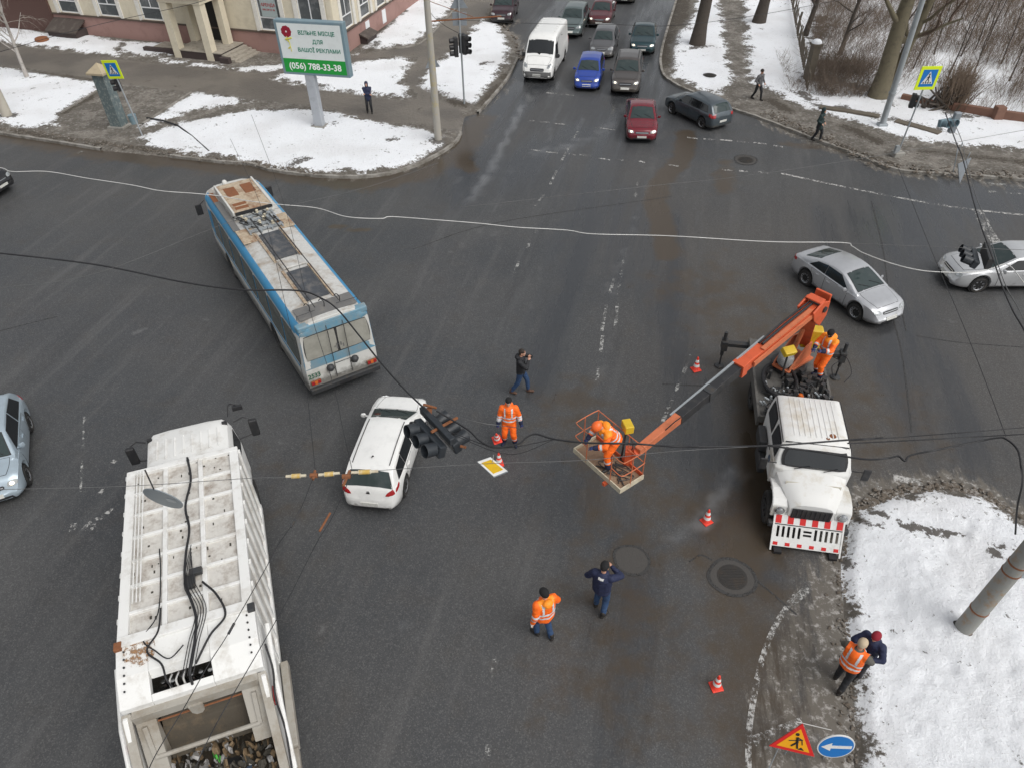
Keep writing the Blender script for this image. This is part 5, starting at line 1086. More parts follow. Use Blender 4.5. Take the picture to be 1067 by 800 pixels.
hp = [(.22, 1.64, .90), (.45, 1.57, .84), (.8, 1.48, .72), (1.1, 1.38, .60), (1.2, 1.28, .57), (1.22, .8, .56)]
for x, z, y in hp: m.v += [(x, -y, .8), (x, -y, z-.16), (x, -y+.14, z-.02), (x, -y*.5, z+.02), (x, 0, z+.035), (x, y*.5, z+.02), (x, y-.14, z-.02), (x, y, z-.16), (x, y, .8)]
for i in range(len(hp)-1):
    for j in range(8): m.f.append((i*9+j, (i+1)*9+j, (i+1)*9+j+1, i*9+j+1)); m.mi.append(0)
m.f.append(tuple(range(45, 54))); m.mi.append(0)
m.build('bonnet', 'lift_white', t, smooth=40)
m = MB(); m.box(1.21, 1.24, -.50, .50, .82, 1.18); gr = m.build('grille', 'black_plastic', t, bevel=.02)
m = MB()
for k in range(9): m.box(1.235, 1.255, -.48+k*.115, -.46+k*.115, .84, 1.16)
m.build('grille_bar', 'steel_dark', gr)
MB().box(1.2, 1.35, -1.02, 1.02, .48, .66).build('bumper', 'steel_dark', t, bevel=.03)
m = MB(); m.tube([(.30, -.5, 1.70), (.26, -.1, 1.80)], .012, 5); m.tube([(.30, .25, 1.70), (.26, .6, 1.80)], .012, 5); m.build('wiper', 'black_plastic', t)
m = MB(); m.box(-1.9, 1.15, -.5, .5, .5, 1.0); m.box(-5.9, -1.7, -.45, .45, .6, 1.0); m.build('chassis', 'underbody_fill', t)
dec(t, 'door_emblem', 'trash_blue', BVHTree.FromPolygons([Vector(v) for v in ((-5, -1, 0), (5, -1, 0), (5, -1, 3), (-5, -1, 3))], [(0, 1, 2, 3)]), [(-.45, -2, 1.2), (-.25, -2, 1.2), (-.25, -2, 1.45), (-.45, -2, 1.45)], (0, 1, 0), off=.02, rnd=.3, nu=4, nv=4)
m = MB()
for s in (1, -1): m.box(-1.95, -.12, s*(W2-.125)-.008, s*(W2-.125)+.008, 2.235, 2.262); None
m.box(-.12, -.10, -.8, .8, 2.262, 2.29); m.build('gutter', 'black_plastic', t)
m = MB(); m.lathe([(.09, 0), (.07, .004), (.01, .005)], 12, 0, Matrix.Translation((-.42, .42, 2.353))); m.lathe([(.05, 0), (.04, .004), (.01, .005)], 10, 0, Matrix.Translation((-.3, .28, 2.353))); m.build('rust_spot', 'rust', t)
m = MB(); m.box(.62, .635, -.7, .7, 1.44, 1.545); m.build('bonnet_seam', 'lift_cream', t)
# fuel tank, steps behind the wing on the photo's left
m = MB(); m.box(-1.3, -.5, -1.18, -.98, .55, .95); m.box(-1.6, -.9, -1.22, -1.0, 1.0, 1.4); m.build('tank', 'steel_dark', t, bevel=.04)
m = MB(); m.box(-1.3, -.5, .98, 1.18, .55, .95); m.build('tank', 'steel_dark', t, bevel=.04)
# deck with gear
m = MB(); m.box(-6.05, -2.15, -1.08, 1.08, 1.02, 1.14); m.build('deck', 'deck_grey', t, bevel=.02)
m = MB()
for s in (1, -1): m.box(-6.0, -2.15, s*1.1-.05, s*1.1+.03, .85, 1.2)
m.box(-2.2, -2.12, -1.1, 1.1, 1.0, 1.25); m.build('deck_rail', 'deck_grey', t, bevel=.01)
m = MB(); rr = random.Random(8)
for k in range(90):
    x = -2.3-rr.random()*1.9; y = rr.choice([rr.uniform(-.95, 1.0), rr.uniform(.2, 1.0)]); z = 1.16+rr.random()*.36; s_ = .03+rr.random()*.07
    m.box(x-s_, x+s_, y-s_*.7, y+s_*.7, 1.12, z, 0, Matrix.Translation((x, y, 0)) @ Matrix.Rotation(rr.random()*3, 4, 'Z') @ Matrix.Translation((-x, -y, 0)))
for k in range(60):
    x = -2.3-rr.random()*1.1; y = rr.uniform(-.8, .9); m.tube(cat_rom([(x, y, 1.2), (x+rr.uniform(-.3, .3), y+rr.uniform(-.3, .3), 1.35+rr.random()*.1), (x+rr.uniform(-.4, .4), y+rr.uniform(-.4, .4), 1.2)], 5), .018, 5)
m.build('valve_gear', 'steel_dark', t)['kind'] = 'stuff'
m = MB()
for k in range(44):
    x = -2.3-rr.random()*1.3; y = rr.uniform(-1.0, 1.0); m.lathe([(.035, 0), (.035, .16), (.02, .18)], 8, 0, Matrix.Translation((x, y, 1.12+rr.random()*.15)) @ Matrix.Rotation(rr.random()*1.5, 4, 'X'))
m.build('fittings', 'galvanised', t)
m = MB()
for k in range(3): m.tube([(-3.75+(.78+.05*k)*math.cos(a_)*.9, -.42+(.42+.04*k)*math.sin(a_), 1.22+.08*k) for a_ in [i*PI/14 for i in range(29)]], .055, 8)
m.build('coiled_hose', 'rubber', t)
for x_, y in ((-3.15, .15), (-2.9, 1.1)): MB().lathe([(.09, 0), (.10, .1), (.06, .17), (.01, .18)], 14, 0, Matrix.Translation((x_, y, 1.2))).build('beacon', 'lamp_orange', t, smooth=45)
# outriggers
for s, ext in ((-1, 2.0), (1, 1.95)):
    m = MB(); m.box(-5.95, -5.75, s*.6, s*ext, .92, 1.06); m.box(-6.0, -5.7, s*(ext-.16)-.02, s*(ext)-.0+.02, .75, 1.12) if s > 0 else m.box(-6.0, -5.7, s*ext-.02, s*(ext-.16)+.02, .75, 1.12)
    o_ = m.build('outrigger', 'steel_dark', t, bevel=.01)
    m = MB(); m.tube([(-5.85, s*(ext-.06), 1.45), (-5.85, s*(ext-.06), .5)], .06, 10); m.tube([(-5.85, s*(ext-.06), .6), (-5.85, s*(ext-.06), .06)], .03, 8); m.lathe([(.17, 0), (.15, .04), (.05, .07)], 16, 0, Matrix.Translation((-5.85, s*(ext-.06), .015))); m.build('jack', 'steel_dark', o_)
# turntable, king post, folded boom
m = MB(); m.lathe([(.55, 1.14), (.55, 1.3), (.48, 1.34), (.01, 1.34)], 28, 0, Matrix.Translation((-4.75, 0, 0))); m.build('slew_ring', 'steel_dark', t)
KX = lo(849, 319, 4.0); TP = lo(664, 470, 3.3); BS = Vector((-4.85, .1, 1.34))
def boxbeam(mb, a, b, w0, h0, w1=None, h1=None):
    a, b = Vector(a), Vector(b); d = (b-a).normalized(); u = Vector((0, 0, 1)); sd = u.cross(d).normalized(); u2 = d.cross(sd); w1 = w1 or w0; h1 = h1 or h0
    vs_ = [a-sd*w0/2-u2*h0/2, a+sd*w0/2-u2*h0/2, a+sd*w0/2+u2*h0/2, a-sd*w0/2+u2*h0/2, b-sd*w1/2-u2*h1/2, b+sd*w1/2-u2*h1/2, b+sd*w1/2+u2*h1/2, b-sd*w1/2+u2*h1/2]
    mb.add([tuple(v) for v in vs_], [(0, 1, 2, 3), (7, 6, 5, 4), (0, 4, 5, 1), (1, 5, 6, 2), (2, 6, 7, 3), (3, 7, 4, 0)]); return sd, u2
m = MB(); bd2 = (KX-BS); hx_ = Vector((bd2.x, bd2.y, 0)).normalized(); sd0 = Vector((-hx_.y, hx_.x, 0))
m.prism([(-.5, -.42), (-.5, .42), (.75, .30), (.75, -.30)], 1.34, 1.42, 0, Matrix.Translation((BS.x, BS.y, 0)) @ Matrix.Rotation(math.atan2(TP.y-KX.y, TP.x-KX.x), 4, 'Z')); 
bdir = (TP-KX); bdir.z = 0; bdir.normalize(); bs = Vector((-bdir.y, bdir.x, 0))
for s in (1, -1):
    a_ = BS+bs*s*.27; vs_ = []
    P4 = [a_+bdir*.75, a_-bdir*.5, a_-bdir*.55+Vector((0, 0, .65)), a_-bdir*.15+Vector((0, 0, .75)), a_+bdir*.65+Vector((0, 0, .18))]
    m.add([tuple(p+bs*.025) for p in P4]+[tuple(p-bs*.025) for p in P4], [(0, 1, 2, 3, 4), (9, 8, 7, 6, 5)]+[(i, (i+1) % 5, 5+(i+1) % 5, 5+i) for i in range(5)])
m.build('turntable', 'lift_orange_faded', t, bevel=.01)
PIV = BS-bdir*.35+Vector((0, 0, .6))
m = MB(); boxbeam(m, PIV, KX-Vector((0, 0, .35))-bdir*.0, .40, .34, .34, .36); m.build('lower_boom', 'lift_orange', t, bevel=.02)
m = MB(); m.tube([PIV+bdir*.55+Vector((0, 0, -.2)), PIV*.45+KX*.55+bdir*.25], .075, 12); m.build('lift_ram', 'lift_orange_faded', t)
m = MB()   # knuckle head
for s in (1, -1):
    P4 = [KX+bs*s*.24+bdir*.35+Vector((0, 0, -.25)), KX+bs*s*.24-bdir*.1+Vector((0, 0, -.62)), KX+bs*s*.24-bdir*.35+Vector((0, 0, -.35)), KX+bs*s*.24-bdir*.32+Vector((0, 0, .15)), KX+bs*s*.24+bdir*.1+Vector((0, 0, .32)), KX+bs*s*.24+bdir*.55+Vector((0, 0, .12))]
    m.add([tuple(p+bs*.03) for p in P4]+[tuple(p-bs*.03) for p in P4], [(0, 1, 2, 3, 4, 5), (11, 10, 9, 8, 7, 6)]+[(i, (i+1) % 6, 6+(i+1) % 6, 6+i) for i in range(6)])
m.bar(KX-bdir*.33-bs*.24+Vector((0, 0, .1)), KX-bdir*.33+bs*.24+Vector((0, 0, .1)), .08, .5); m.bar(KX+bdir*.1-bs*.24+Vector((0, 0, .3)), KX+bdir*.1+bs*.24+Vector((0, 0, .3)), .3, .05)
m.build('knuckle', 'lift_orange', t, bevel=.02)
m = MB(); m.tube([KX-bs*.32-bdir*.05, KX+bs*.32-bdir*.05], .09, 14); m.build('knuckle_pin', 'steel_dark', t)
UB = TP-KX; S1 = KX+UB*.46; S2 = KX+UB*.80
m = MB(); sdv, upv = boxbeam(m, KX+UB*.02, S1, .34, .38, .30, .33); m.build('outer_boom', 'lift_orange', t, bevel=.02)
m = MB(); boxbeam(m, KX+UB*.3, S2, .25, .28); m.build('inner_boom', 'black_plastic', t, bevel=.01)
m = MB(); boxbeam(m, KX+UB*.30+upv*.20-sdv*.15, S2+UB*.02+upv*.12-sdv*.13, .05, .05); m.build('cable_tray', 'galvanised', t)
m = MB(); boxbeam(m, KX+UB*.06+sdv*.2, KX+UB*.42+sdv*.2, .05, .16); boxbeam(m, KX+UB*.06+sdv*.12+upv*.2, KX+UB*.36+sdv*.12+upv*.2, .12, .04); m.build('boom_rail', 'lift_orange_faded', t)
m = MB(); m.tube([KX+UB*.03+upv*.22, KX+UB*.2+upv*.25, KX+UB*.34+upv*.22], .04, 8); m.tube([KX+UB*.03+upv*.22-sdv*.1, KX+UB*.2+upv*.27-sdv*.1, KX+UB*.34+upv*.2-sdv*.1], .03, 8); m.build('boom_hose', 'rubber', t)
m = MB(); boxbeam(m, KX+UB*.08+sdv*.155-upv*.0, KX+UB*.2+sdv*.155, .012, .06); boxbeam(m, KX+UB*.22-sdv*.155, KX+UB*.40-sdv*.155, .012, .07); m.build('boom_lettering', 'plate', t)
m = MB(); boxbeam(m, S1-UB*.01, S1+UB*.02, .36, .40); m.build('boom_collar', 'lift_orange', t, bevel=.01)
m = MB(); boxbeam(m, KX+UB*.62, KX+UB*.655, .30, .32); m.build('roller_block', 'steel_dark', t, bevel=.01)
m = MB(); boxbeam(m, S2-UB*.02, TP, .22, .26, .18, .22); m.build('boom_tip', 'lift_orange_faded', t, bevel=.015)
m = MB(); m.tube([S2+upv*.15+sdv*.12, S2+UB*.05+upv*.3+sdv*.18, S2+UB*.08+upv*.12+sdv*.1], .015, 6); m.build('hose_loop', 'rubber', t)
# basket: corners on the photo (floor h)
bz_ = 2.75
q = [lo(598, 469, bz_), lo(632, 436, bz_), lo(664, 491, bz_), lo(646, 513, bz_)]
q0, q3 = lo(599, 470, bz_), lo(646, 512, bz_); q1 = lo(616, 453, bz_)
ax = (q3-q0); bl_ = ax.length; ax.normalize(); ay = Vector((-ax.y, ax.x, 0)); 
if (lo(640, 450, bz_)-q0).dot(ay) < 0: ay = -ay
bw_ = .72; bl_ = max(1.3, min(bl_, 1.75))
BM = Matrix(((ax.x, ay.x, 0, q0.x), (ax.y, ay.y, 0, q0.y), (0, 0, 1, bz_), (0, 0, 0, 1)))
m = MB(); m.box(0, bl_, 0, bw_, 0, .03, 0, BM); m.build('basket_floor', 'basket_floor', t)
m = MB()
m.box(0, bl_, -.03, 0, -.03, .12, 0, BM); m.box(-.03, 0, -.03, bw_+.03, -.03, .12, 0, BM); m.box(bl_, bl_+.03, -.03, bw_+.03, -.03, .12, 0, BM); 
m.build('toe_board', 'cream_paint', t)
m = MB(); m.box(0, bl_, bw_, bw_+.03, -.03, .14, 0, BM); m.box(.3, .38, .1, bw_, -.12, -.03, 0, BM); m.box(bl_-.5, bl_-.42, -.12, bw_, -.12, -.03, 0, BM); m.build('toe_board', 'lift_orange', t)
def bp(x, y, z): return BM @ Vector((x, y, z))
m = MB()
for h in (.55, 1.0):
    m.tube(cat_rom([bp(.45, -.02, h), bp(.05, -.02, h), bp(-.02, .1, h), bp(-.02, bw_-.05, h), bp(.08, bw_, h), bp(.55, bw_, h)], 5), .013, 6)
    m.tube(cat_rom([bp(bl_-.35, -.02, h), bp(bl_-.05, -.02, h), bp(bl_+.02, .1, h), bp(bl_+.02, bw_-.05, h), bp(bl_-.08, bw_, h), bp(bl_-.55, bw_, h)], 5), .013, 6)
for x, y in ((.45, -.02), (-.02, .3), (.0, bw_), (.55, bw_), (bl_-.35, -.02), (bl_+.02, .3), (bl_, bw_), (bl_-.55, bw_)): m.tube([bp(x, y, 0), bp(x, y, 1.0)], .013, 6)
m.tube([bp(.55, bw_, 1.0), bp(bl_-.55, bw_, 1.0)], .013, 6)
m.build('guard_rail', 'lift_orange_faded', t)
m = MB(); cpos = bp(bl_*.55, bw_+.1, 1.12); m.box(-.16, .16, -.11, .11, -.12, .1, 0, Matrix.Translation(cpos) @ Matrix.Rotation(.4, 4, 'Z')); m.build('control_box', 'yellow_box', t, bevel=.02)
m = MB(); m.tube([bp(bl_*.55, bw_, .0), bp(bl_*.55, bw_+.08, 1.02)], .025, 6); m.tube(cat_rom([bp(bl_*.6, bw_+.02, .2), bp(bl_*.7, bw_+.1, .6), bp(bl_*.58, bw_+.1, 1.)], 5), .015, 6); m.build('control_post', 'steel_dark', t)
m = MB(); mc = bp(bl_*.6, bw_+.03, .1); m.tube([TP, TP*.4+mc*.6+Vector((0, 0, -.1)), mc], .09, 10); m.box(-.12, .12, -.1, .1, -.25, .25, 0, Matrix.Translation(mc+ (TP-mc)*.35)); m.build('basket_mount', 'lift_orange', t, bevel=.01)
rr = random.Random(4); m = MB()
for k in range(7):
    P_ = [bp(rr.uniform(.6, bl_-.05), rr.uniform(.05, bw_-.05), .05+.03*rr.random()) for _ in range(4)]; m.tube(cat_rom(P_, 6), .012, 5)
m.build('loose_wire', 'steel_dark', t)
# things at the controls
m = MB(); rr = random.Random(6)
cpt = BS+bdir*.55+bs*.0+Vector((0, 0, .35))
m.lathe([(.02, -.22), (.22, -.2), (.27, -.05), (.25, .1), (.16, .22), (.02, .25)], 14, 0, Matrix.Translation(cpt))
m.v = [tuple(Vector(v)+Vector((rr.uniform(-.03, .03), rr.uniform(-.03, .03), rr.uniform(-.03, .03)))) for v in m.v]
tag(m.build('sack', 'canvas_grey', None, smooth=60), 'grey bundled sack lying under the orange boom on the lift truck', 'sack').matrix_world = Matrix.Translation(org) @ Matrix.Rotation(hdg, 4, 'Z')
WP = lo(850, 383, 1.42)
m = MB(); pc = lo(822, 366, 2.45); m.box(-.14, .14, -.2, .2, -.1, .1, 0, Matrix.Translation(pc) @ Matrix.Rotation(.5, 4, 'Z') @ Matrix.Rotation(.4, 4, 'Y')); m.build('control_panel', 'yellow_box', t, bevel=.03)
m = MB(); m.tube([pc, pc+Vector((-.05, .02, -1.0))], .03, 8); m.build('control_post', 'steel_dark', t)
pc2 = lo(848, 350, 2.3); m = MB(); m.box(-.3, .06, -.3, .3, -.45, .25, 0, Matrix.Translation(pc2+Vector((-.1, 0, -.1)))); m.build('control_cabinet', 'yellow_box', t, bevel=.06, seg=3)
m = MB(); a_ = lo(868, 372, 1.4); m.tube(cat_rom([a_, a_+Vector((.2, .3, .2)), a_+Vector((.7, .45, 0)), a_+Vector((1.1, .2, -.1))], 6), .014, 6); m.tube(cat_rom([a_, a_+Vector((.3, .1, .1)), a_+Vector((.5, -.1, 0)), a_+Vector((.9, -.1, -.1))], 6), .014, 6); m.build('hydraulic_hose', 'rubber', t)
# ------------------------------------------------------------------ red and white barrier standing against the lift truck
mat('sign_white', (.75, .75, .73), .45, dirt=(.4, .38, .34), dscale=5, damt=.35); mat('sign_red', (.62, .022, .02), .4); mat('sign_black', (.02, .02, .02), .5)
mat('sign_yellow', (.75, .72, .02), .4); mat('sign_lime', (.70, .85, .02), .4, emis=None); mat('sign_blue', (.01, .17, .52), .4); mat('sign_orange', (.80, .36, .01), .45); mat('sign_back', (.30, .33, .36), .5, .4, dirt=(.2, .2, .19))
bl0, bl1 = at(805, 570, .1), at(873, 579, .1); bcx = (bl0+bl1)/2; bh_ = math.atan2(bl1.y-bl0.y, bl1.x-bl0.x)
t = thing('barrier', 'red and white slatted road barrier leaning against the lift truck bumper', 'barrier', (bcx.x, bcx.y, 0.02), bh_)
bw2 = (bl1-bl0).length
bw2 = 1.75; BRM = Matrix.Rotation(R(-33), 4, 'X')
m = MB(); m.box(-bw2/2, bw2/2, -.02, .02, .12, .30, 0, BRM); m.box(-bw2/2, bw2/2, -.02, .02, .74, 1.0, 0, BRM)
m.box(-bw2/2, bw2/2, -.015, .015, .30, .38, 0, BRM)
m.box(-bw2/2, bw2/2, -.015, .015, .68, .74, 0, BRM)
m.box(-.11, .11, -.015, .015, .38, .46, 0, BRM); m.box(-.11, .11, -.015, .015, .52, .56, 0, BRM); m.box(-.11, .11, -.015, .015, .62, .68, 0, BRM)
for s in (1, -1):
    for k in range(6): x = s*(.14+k*.135); m.box(x-.035, x+.035, -.015, .015, .38, .68, 0, BRM)
m.build('panel', 'sign_white', t, bevel=.004)
m = MB()
for k in range(6):
    x = -bw2/2+.03+k*(bw2-.21)/5; m.box(x, x+.15, -.026, .026, .76, .98, 0, BRM)
    m.box(x+.01, x+.13, -.026, .026, .15, .24, 0, BRM)
m.build('reflective_block', 'sign_red', t)
m = MB()
for k in range(7): x = -bw2/2+k*bw2/6; m.tube([BRM @ Vector((x, 0, .98)), BRM @ Vector((x, 0, 1.06))], .018, 8)
for s in (1, -1): m.box(s*(bw2/2)-.02, s*(bw2/2)+.02, -.03, .03, -.0, 1.0, 0, BRM)
m.build('post', 'sign_white', t)
m = MB()
for s in (1, -1): m.box(s*.7-.1, s*.7+.1, -.12, .4, 0, .08)
m.build('foot', 'rubber', t)
# ------------------------------------------------------------------ traffic cones
mat('cone_red', (.80, .055, .03), .45); mat('cone_white', (.8, .8, .78), .4)
def cone(pxy, h, label, rot=0, s=1.):
    c = at(*pxy) if len(pxy) == 2 else Vector(pxy)
    t = thing('traffic_cone', label, 'cone', c, rot, 'traffic cones round the works'); b = h*.27
    MB().box(-b, b, -b, b, 0, .03).build('base', 'cone_red', t, bevel=.012)
    f = lambda z: (h*.20)*(1-z/h)+.022
    m = MB(); m.lathe([(f(0)*1.1, .03), (f(.05), .05), (f(h*.98), h*.98), (.01, h)], 24); m.build('cone', 'cone_red', t, smooth=40)
    for z0, z1 in ((.30, .48), (.62, .80)): MB().lathe([(f(h*z0)+.004, h*z0), (f(h*z1)+.004, h*z1)], 24, cap=False).build('stripe', 'cone_white', t, smooth=40)
    return t
cone((725, 385), .55, 'red and white traffic cone between the orange boom and the outrigger', .3)
cone((736, 543), .52, 'red and white traffic cone beside the front of the lift truck', .5)
cone((746, 715), .50, 'red and white traffic cone nearest the curved white line at the bottom', .2)
cone((520, 483), .50, 'faded traffic cone half hidden by the yellow diamond sign', .2)
# ------------------------------------------------------------------ corner building
mat('wall_cream', (.66, .60, .47), .85, dirt=(.42, .37, .28), dscale=.8, damt=.5, bump=.25, bscale=18, var=.06)
mat('wall_pink', (.33, .20, .175), .85, dirt=(.22, .13, .11), dscale=.9, damt=.7, bump=.3, bscale=15)
mat('wall_red', (.10, .055, .045), .85, dirt=(.10, .05, .045), dscale=1.2, damt=.6, bump=.4, bscale=8)
mat('trim_white', (.72, .70, .65), .7, dirt=(.45, .43, .38), dscale=2, damt=.5)
mat('trim_brown', (.10, .075, .06), .8); mat('frame_white', (.75, .76, .77), .4); mat('window_glass', (.09, .10, .105), .08, dirt=(.3, .3, .3), dscale=1.1, damt=.7)
mat('stone_step', (.34, .31, .26), .85, dirt=(.12, .10, .08), dscale=3, damt=.8, bump=.4); mat('dark_stone', (.055, .04, .038), .8, bump=.3)
mat('door_black', (.012, .011, .011), .6); mat('hatch_brown', (.075, .06, .052), .8, dirt=(.16, .14, .12), dscale=2, damt=.7, bump=.4); mat('roof_tin', (.18, .17, .16), .6)
f0, f1, f2 = at(25, 32), at(300, 59), at(358, 62)
fd = (f1-f0); fd.z = 0; fd.normalize(); cor = f0+fd*((f2-f0).dot(fd)); fa = math.atan2(fd.y, fd.x); fn = Vector((fd.y, -fd.x, 0))
BT = thing('corner_building', 'cream and pink office building with columned entrance behind the billboard', 'building', (cor.x, cor.y, 0), fa)
BI = (Matrix.Translation((cor.x, cor.y, 0)) @ Matrix.Rotation(fa, 4, 'Z')).inverted()
def bl(px_, py_, h=0): return BI @ at(px_, py_, h)
s0, s1 = bl(386, 31), bl(422, 5); sa_ = math.atan2(s1.y-s0.y, s1.x-s0.x)
PH = 1.5; HB = 9.0
SD = Vector((math.cos(sa_), math.sin(sa_)))   # side wall direction in building frame
def side(u, off=0): return (SD.x*u+SD.y*off, SD.y*u-SD.x*off)
LF, LS, DP = 34.0, 26.0, 12.0
m = MB()
A2 = side(LS); m.prism([(-LF, 0), (0, 0), (A2[0], A2[1]), (A2[0]-DP, A2[1]), (-DP*.6, DP), (-LF, DP)], .0, PH); m.build('plinth', 'wall_pink', BT)
# walls with real openings: piers and spandrels
WIN_F = [-31, -26.8, -22.8, -19.0, -15.1, -5.0, -1.75]   # centres along the front
def wallrow(pts_fn, length, wins, ww, z0, z1, zs, zt, mb, th=.35):
    """wall strip between u=-length..0 with openings"""
    edges = [-length]
    for wx_ in sorted(wins): edges += [wx_-ww/2, wx_+ww/2]
    edges.append(0)
    for i in range(0, len(edges)-1, 2): pts_fn(mb, edges[i], edges[i+1], z0, z1, 0)
    for wx_ in wins: pts_fn(mb, wx_-ww/2, wx_+ww/2, z0, zs, 0); pts_fn(mb, wx_-ww/2, wx_+ww/2, zt, z1, 0)
def pf_(mb, a_, b_, z0, z1, o): mb.box(a_, b_, .03+o, .38+o, z0, z1)
MS = Matrix.Rotation(sa_, 4, 'Z')
def ps_(mb, a_, b_, z0, z1, o): mb.box(-b_, -a_, .03+o, .38+o, z0, z1, 0, MS)
m = MB()
for lv in (0, 1): wallrow(pf_, LF, WIN_F, 1.8, PH+lv*3.7, PH+3.7+lv*3.7, PH+.12+lv*3.7, PH+2.5+lv*3.7, m)
m.build('front_wall', 'wall_cream', BT)
m = MB()
WS_ = [-2.2, -5.2, -8.2, -11.2, -14.2, -17.2]
for lv in (0, 1): wallrow(ps_, LS, WS_, 1.8, PH+lv*3.7, PH+3.7+lv*3.7, PH+.12+lv*3.7, PH+2.5+lv*3.7, m)
m.build('side_wall', 'wall_cream', BT)
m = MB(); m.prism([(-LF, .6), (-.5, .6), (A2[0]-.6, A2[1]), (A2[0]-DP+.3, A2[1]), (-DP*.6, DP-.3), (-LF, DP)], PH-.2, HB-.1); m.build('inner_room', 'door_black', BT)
m = MB(); m.prism([(-LF-.2, -.35), (.3, -.35), (A2[0]+.35, A2[1]), (A2[0]-DP, A2[1]), (-DP*.6, DP), (-LF, DP)], HB-.1, HB+.25); m.build('roof', 'roof_tin', BT)
# red left end of the plinth and trims
MB().box(-LF, -24.6, -.16, .028, .1, PH+2.).build('red_wall', 'wall_red', BT)
m = MB(); m.box(-LF, -.0, -.07, .03, PH-.04, PH+.06); m.box(-.0, LS, -.07, .03, PH-.04, PH+.06, 0, MS); m.build('plinth_ledge', 'trim_brown', BT)
def window(x, lv, M4, kind=0):
    z0 = PH+.12+lv*3.7; ww = 1.8; hh = 2.38
    m = MB()
    for s in (1, -1): m.box(x+s*(ww/2+.16)-.17, x+s*(ww/2+.16)+.17, -.05, .03, z0-.1, z0+hh+.2, 0, M4)
    m.box(x-ww/2-.4, x+ww/2+.4, -.08, .03, z0+hh+.2, z0+hh+.45, 0, M4)
    w_ = m.build('window', 'trim_white', BT, bevel=.01)
    m = MB(); 
    for s in (1, -1): m.box(x+s*(ww/2-.035)-.035, x+s*(ww/2-.035)+.035, .10, .17, z0, z0+hh, 0, M4)
    m.box(x-ww/2, x+ww/2, .10, .17, z0, z0+.08, 0, M4); m.box(x-ww/2, x+ww/2, .10, .17, z0+hh-.08, z0+hh, 0, M4); m.box(x-ww/2+.07, x+ww/2-.07, .105, .165, z0+.78, z0+.86, 0, M4); m.box(x-.035, x+.035, .105, .165, z0+.86, z0+hh, 0, M4)
    m.build('frame', 'frame_white', w_)
    MB().box(x-ww/2, x+ww/2, .13, .145, z0, z0+hh, 0, M4).build('pane', 'window_glass', w_)
    MB().box(x-ww/2-.1, x+ww/2+.1, -.12, .1, z0-.07, z0-.005, 0, M4).build('sill', 'trim_brown', w_)
    return w_
MI = Matrix.Identity(4)
for x in WIN_F:
    for lv in (0, 1): wn = window(x, lv, MI)
for x in WS_:
    for lv in (0, 1): window(-x, lv, MS)
# small basement windows on the pink side
for u in (5.2, 8.4): MB().box(u-.35, u+.35, -.03, .02, .35, 1.3, 0, MS).build('basement_window', 'frame_white', BT, bevel=.01)
# advertisement in the window
wx_ = -5.0
pnl = MB().box(wx_-.62, wx_+.62, .075, .095, PH+1.0, PH+2.4).build('window_poster', 'poster_blue' if 'poster_blue' in MATS else mat('poster_blue', (.36, .42, .42), .6), BT)
mat('poster_red', (.35, .05, .05), .6)
text_part('poster_text', 'АРЕНДА', .28, 'poster_red', pnl, (wx_, .07, PH+1.75), (PI/2, 0, 0)); text_part('poster_text', '098 339 21 06', .17, 'poster_red', pnl, (wx_, .07, PH+1.45), (PI/2, 0, 0))
# entrance
cl = [bl(187, 62), bl(220, 66), bl(206, 40, .55), bl(243, 44, .55)]
px0, px1 = cl[0].x, cl[1].x; py0 = (cl[0].y+cl[1].y)/2
PR = thing('entrance_porch', 'cream square columned entrance porch with steps in front of the building', 'porch', (cor.x, cor.y, 0), fa)
for x in (px0, px1):
    MB().box(x-.28, x+.28, py0, py0+.56, 0, 3.7).build('column', 'wall_cream', PR, bevel=.01)
    MB().box(x-.26, x+.26, -.75, -.2, .5, 3.7).build('column', 'wall_cream', PR, bevel=.01)
m = MB(); m.box(px0-.35, px1+.35, py0-.06, -.0, 3.7, 4.15); m.build('beam', 'wall_cream', PR, bevel=.01)
m = MB(); m.box(px0-.6, px1+.6, py0-.3, -.0, 4.15, 4.4); m.build('canopy', 'trim_white', PR, bevel=.02)
m = MB(); m.box(px0+.5, px0+1.3, py0+.2, py0+.9, 4.4, 4.6); m.build('roof_unit', 'door_black', PR)
m = MB(); m.box(px0+.28, px1-.28, py0+.05, -.0, 0, .62); m.box(px1+.28, px1+.9, py0+.05, 0, 0, .62); m.build('platform_base', 'dark_stone', PR)
m = MB(); m.box(px0-.1, px1+.95, py0+.62, -.0, .62, .68); m.box(px0+.28, px1-.28, py0, py0+.62, .62, .681); m.box(px1+.28, px1+.95, py0, py0+.62, .62, .681); m.build('platform', 'stone_step', PR)
m = MB()
for k in range(5): m.box(px1+.95+k*.34, px1+.95+(k+1)*.34-.002, py0+.05, -.1, 0, .56-k*.12)
m.build('steps', 'stone_step', PR, bevel=.015)
MB().box(px1+.95, px1+1.7, py0-.28, py0+.04, 0, .50).build('side_parapet', 'dark_stone', PR, bevel=.02)
MB().box(px0-3.4, px0-.3, py0+.5, py0+.85, 0, .42).build('side_parapet', 'dark_stone', PR, bevel=.02)
MB().box(px0-3.2, px0-.3, py0+.85, -.1, 0, .25).build('ramp', 'stone_step', PR)
dx_ = bl(230, 40, .68).x
MB().box(dx_-.55, dx_+.65, -.06, .02, .68, 3.3).build('door', 'door_black', PR)
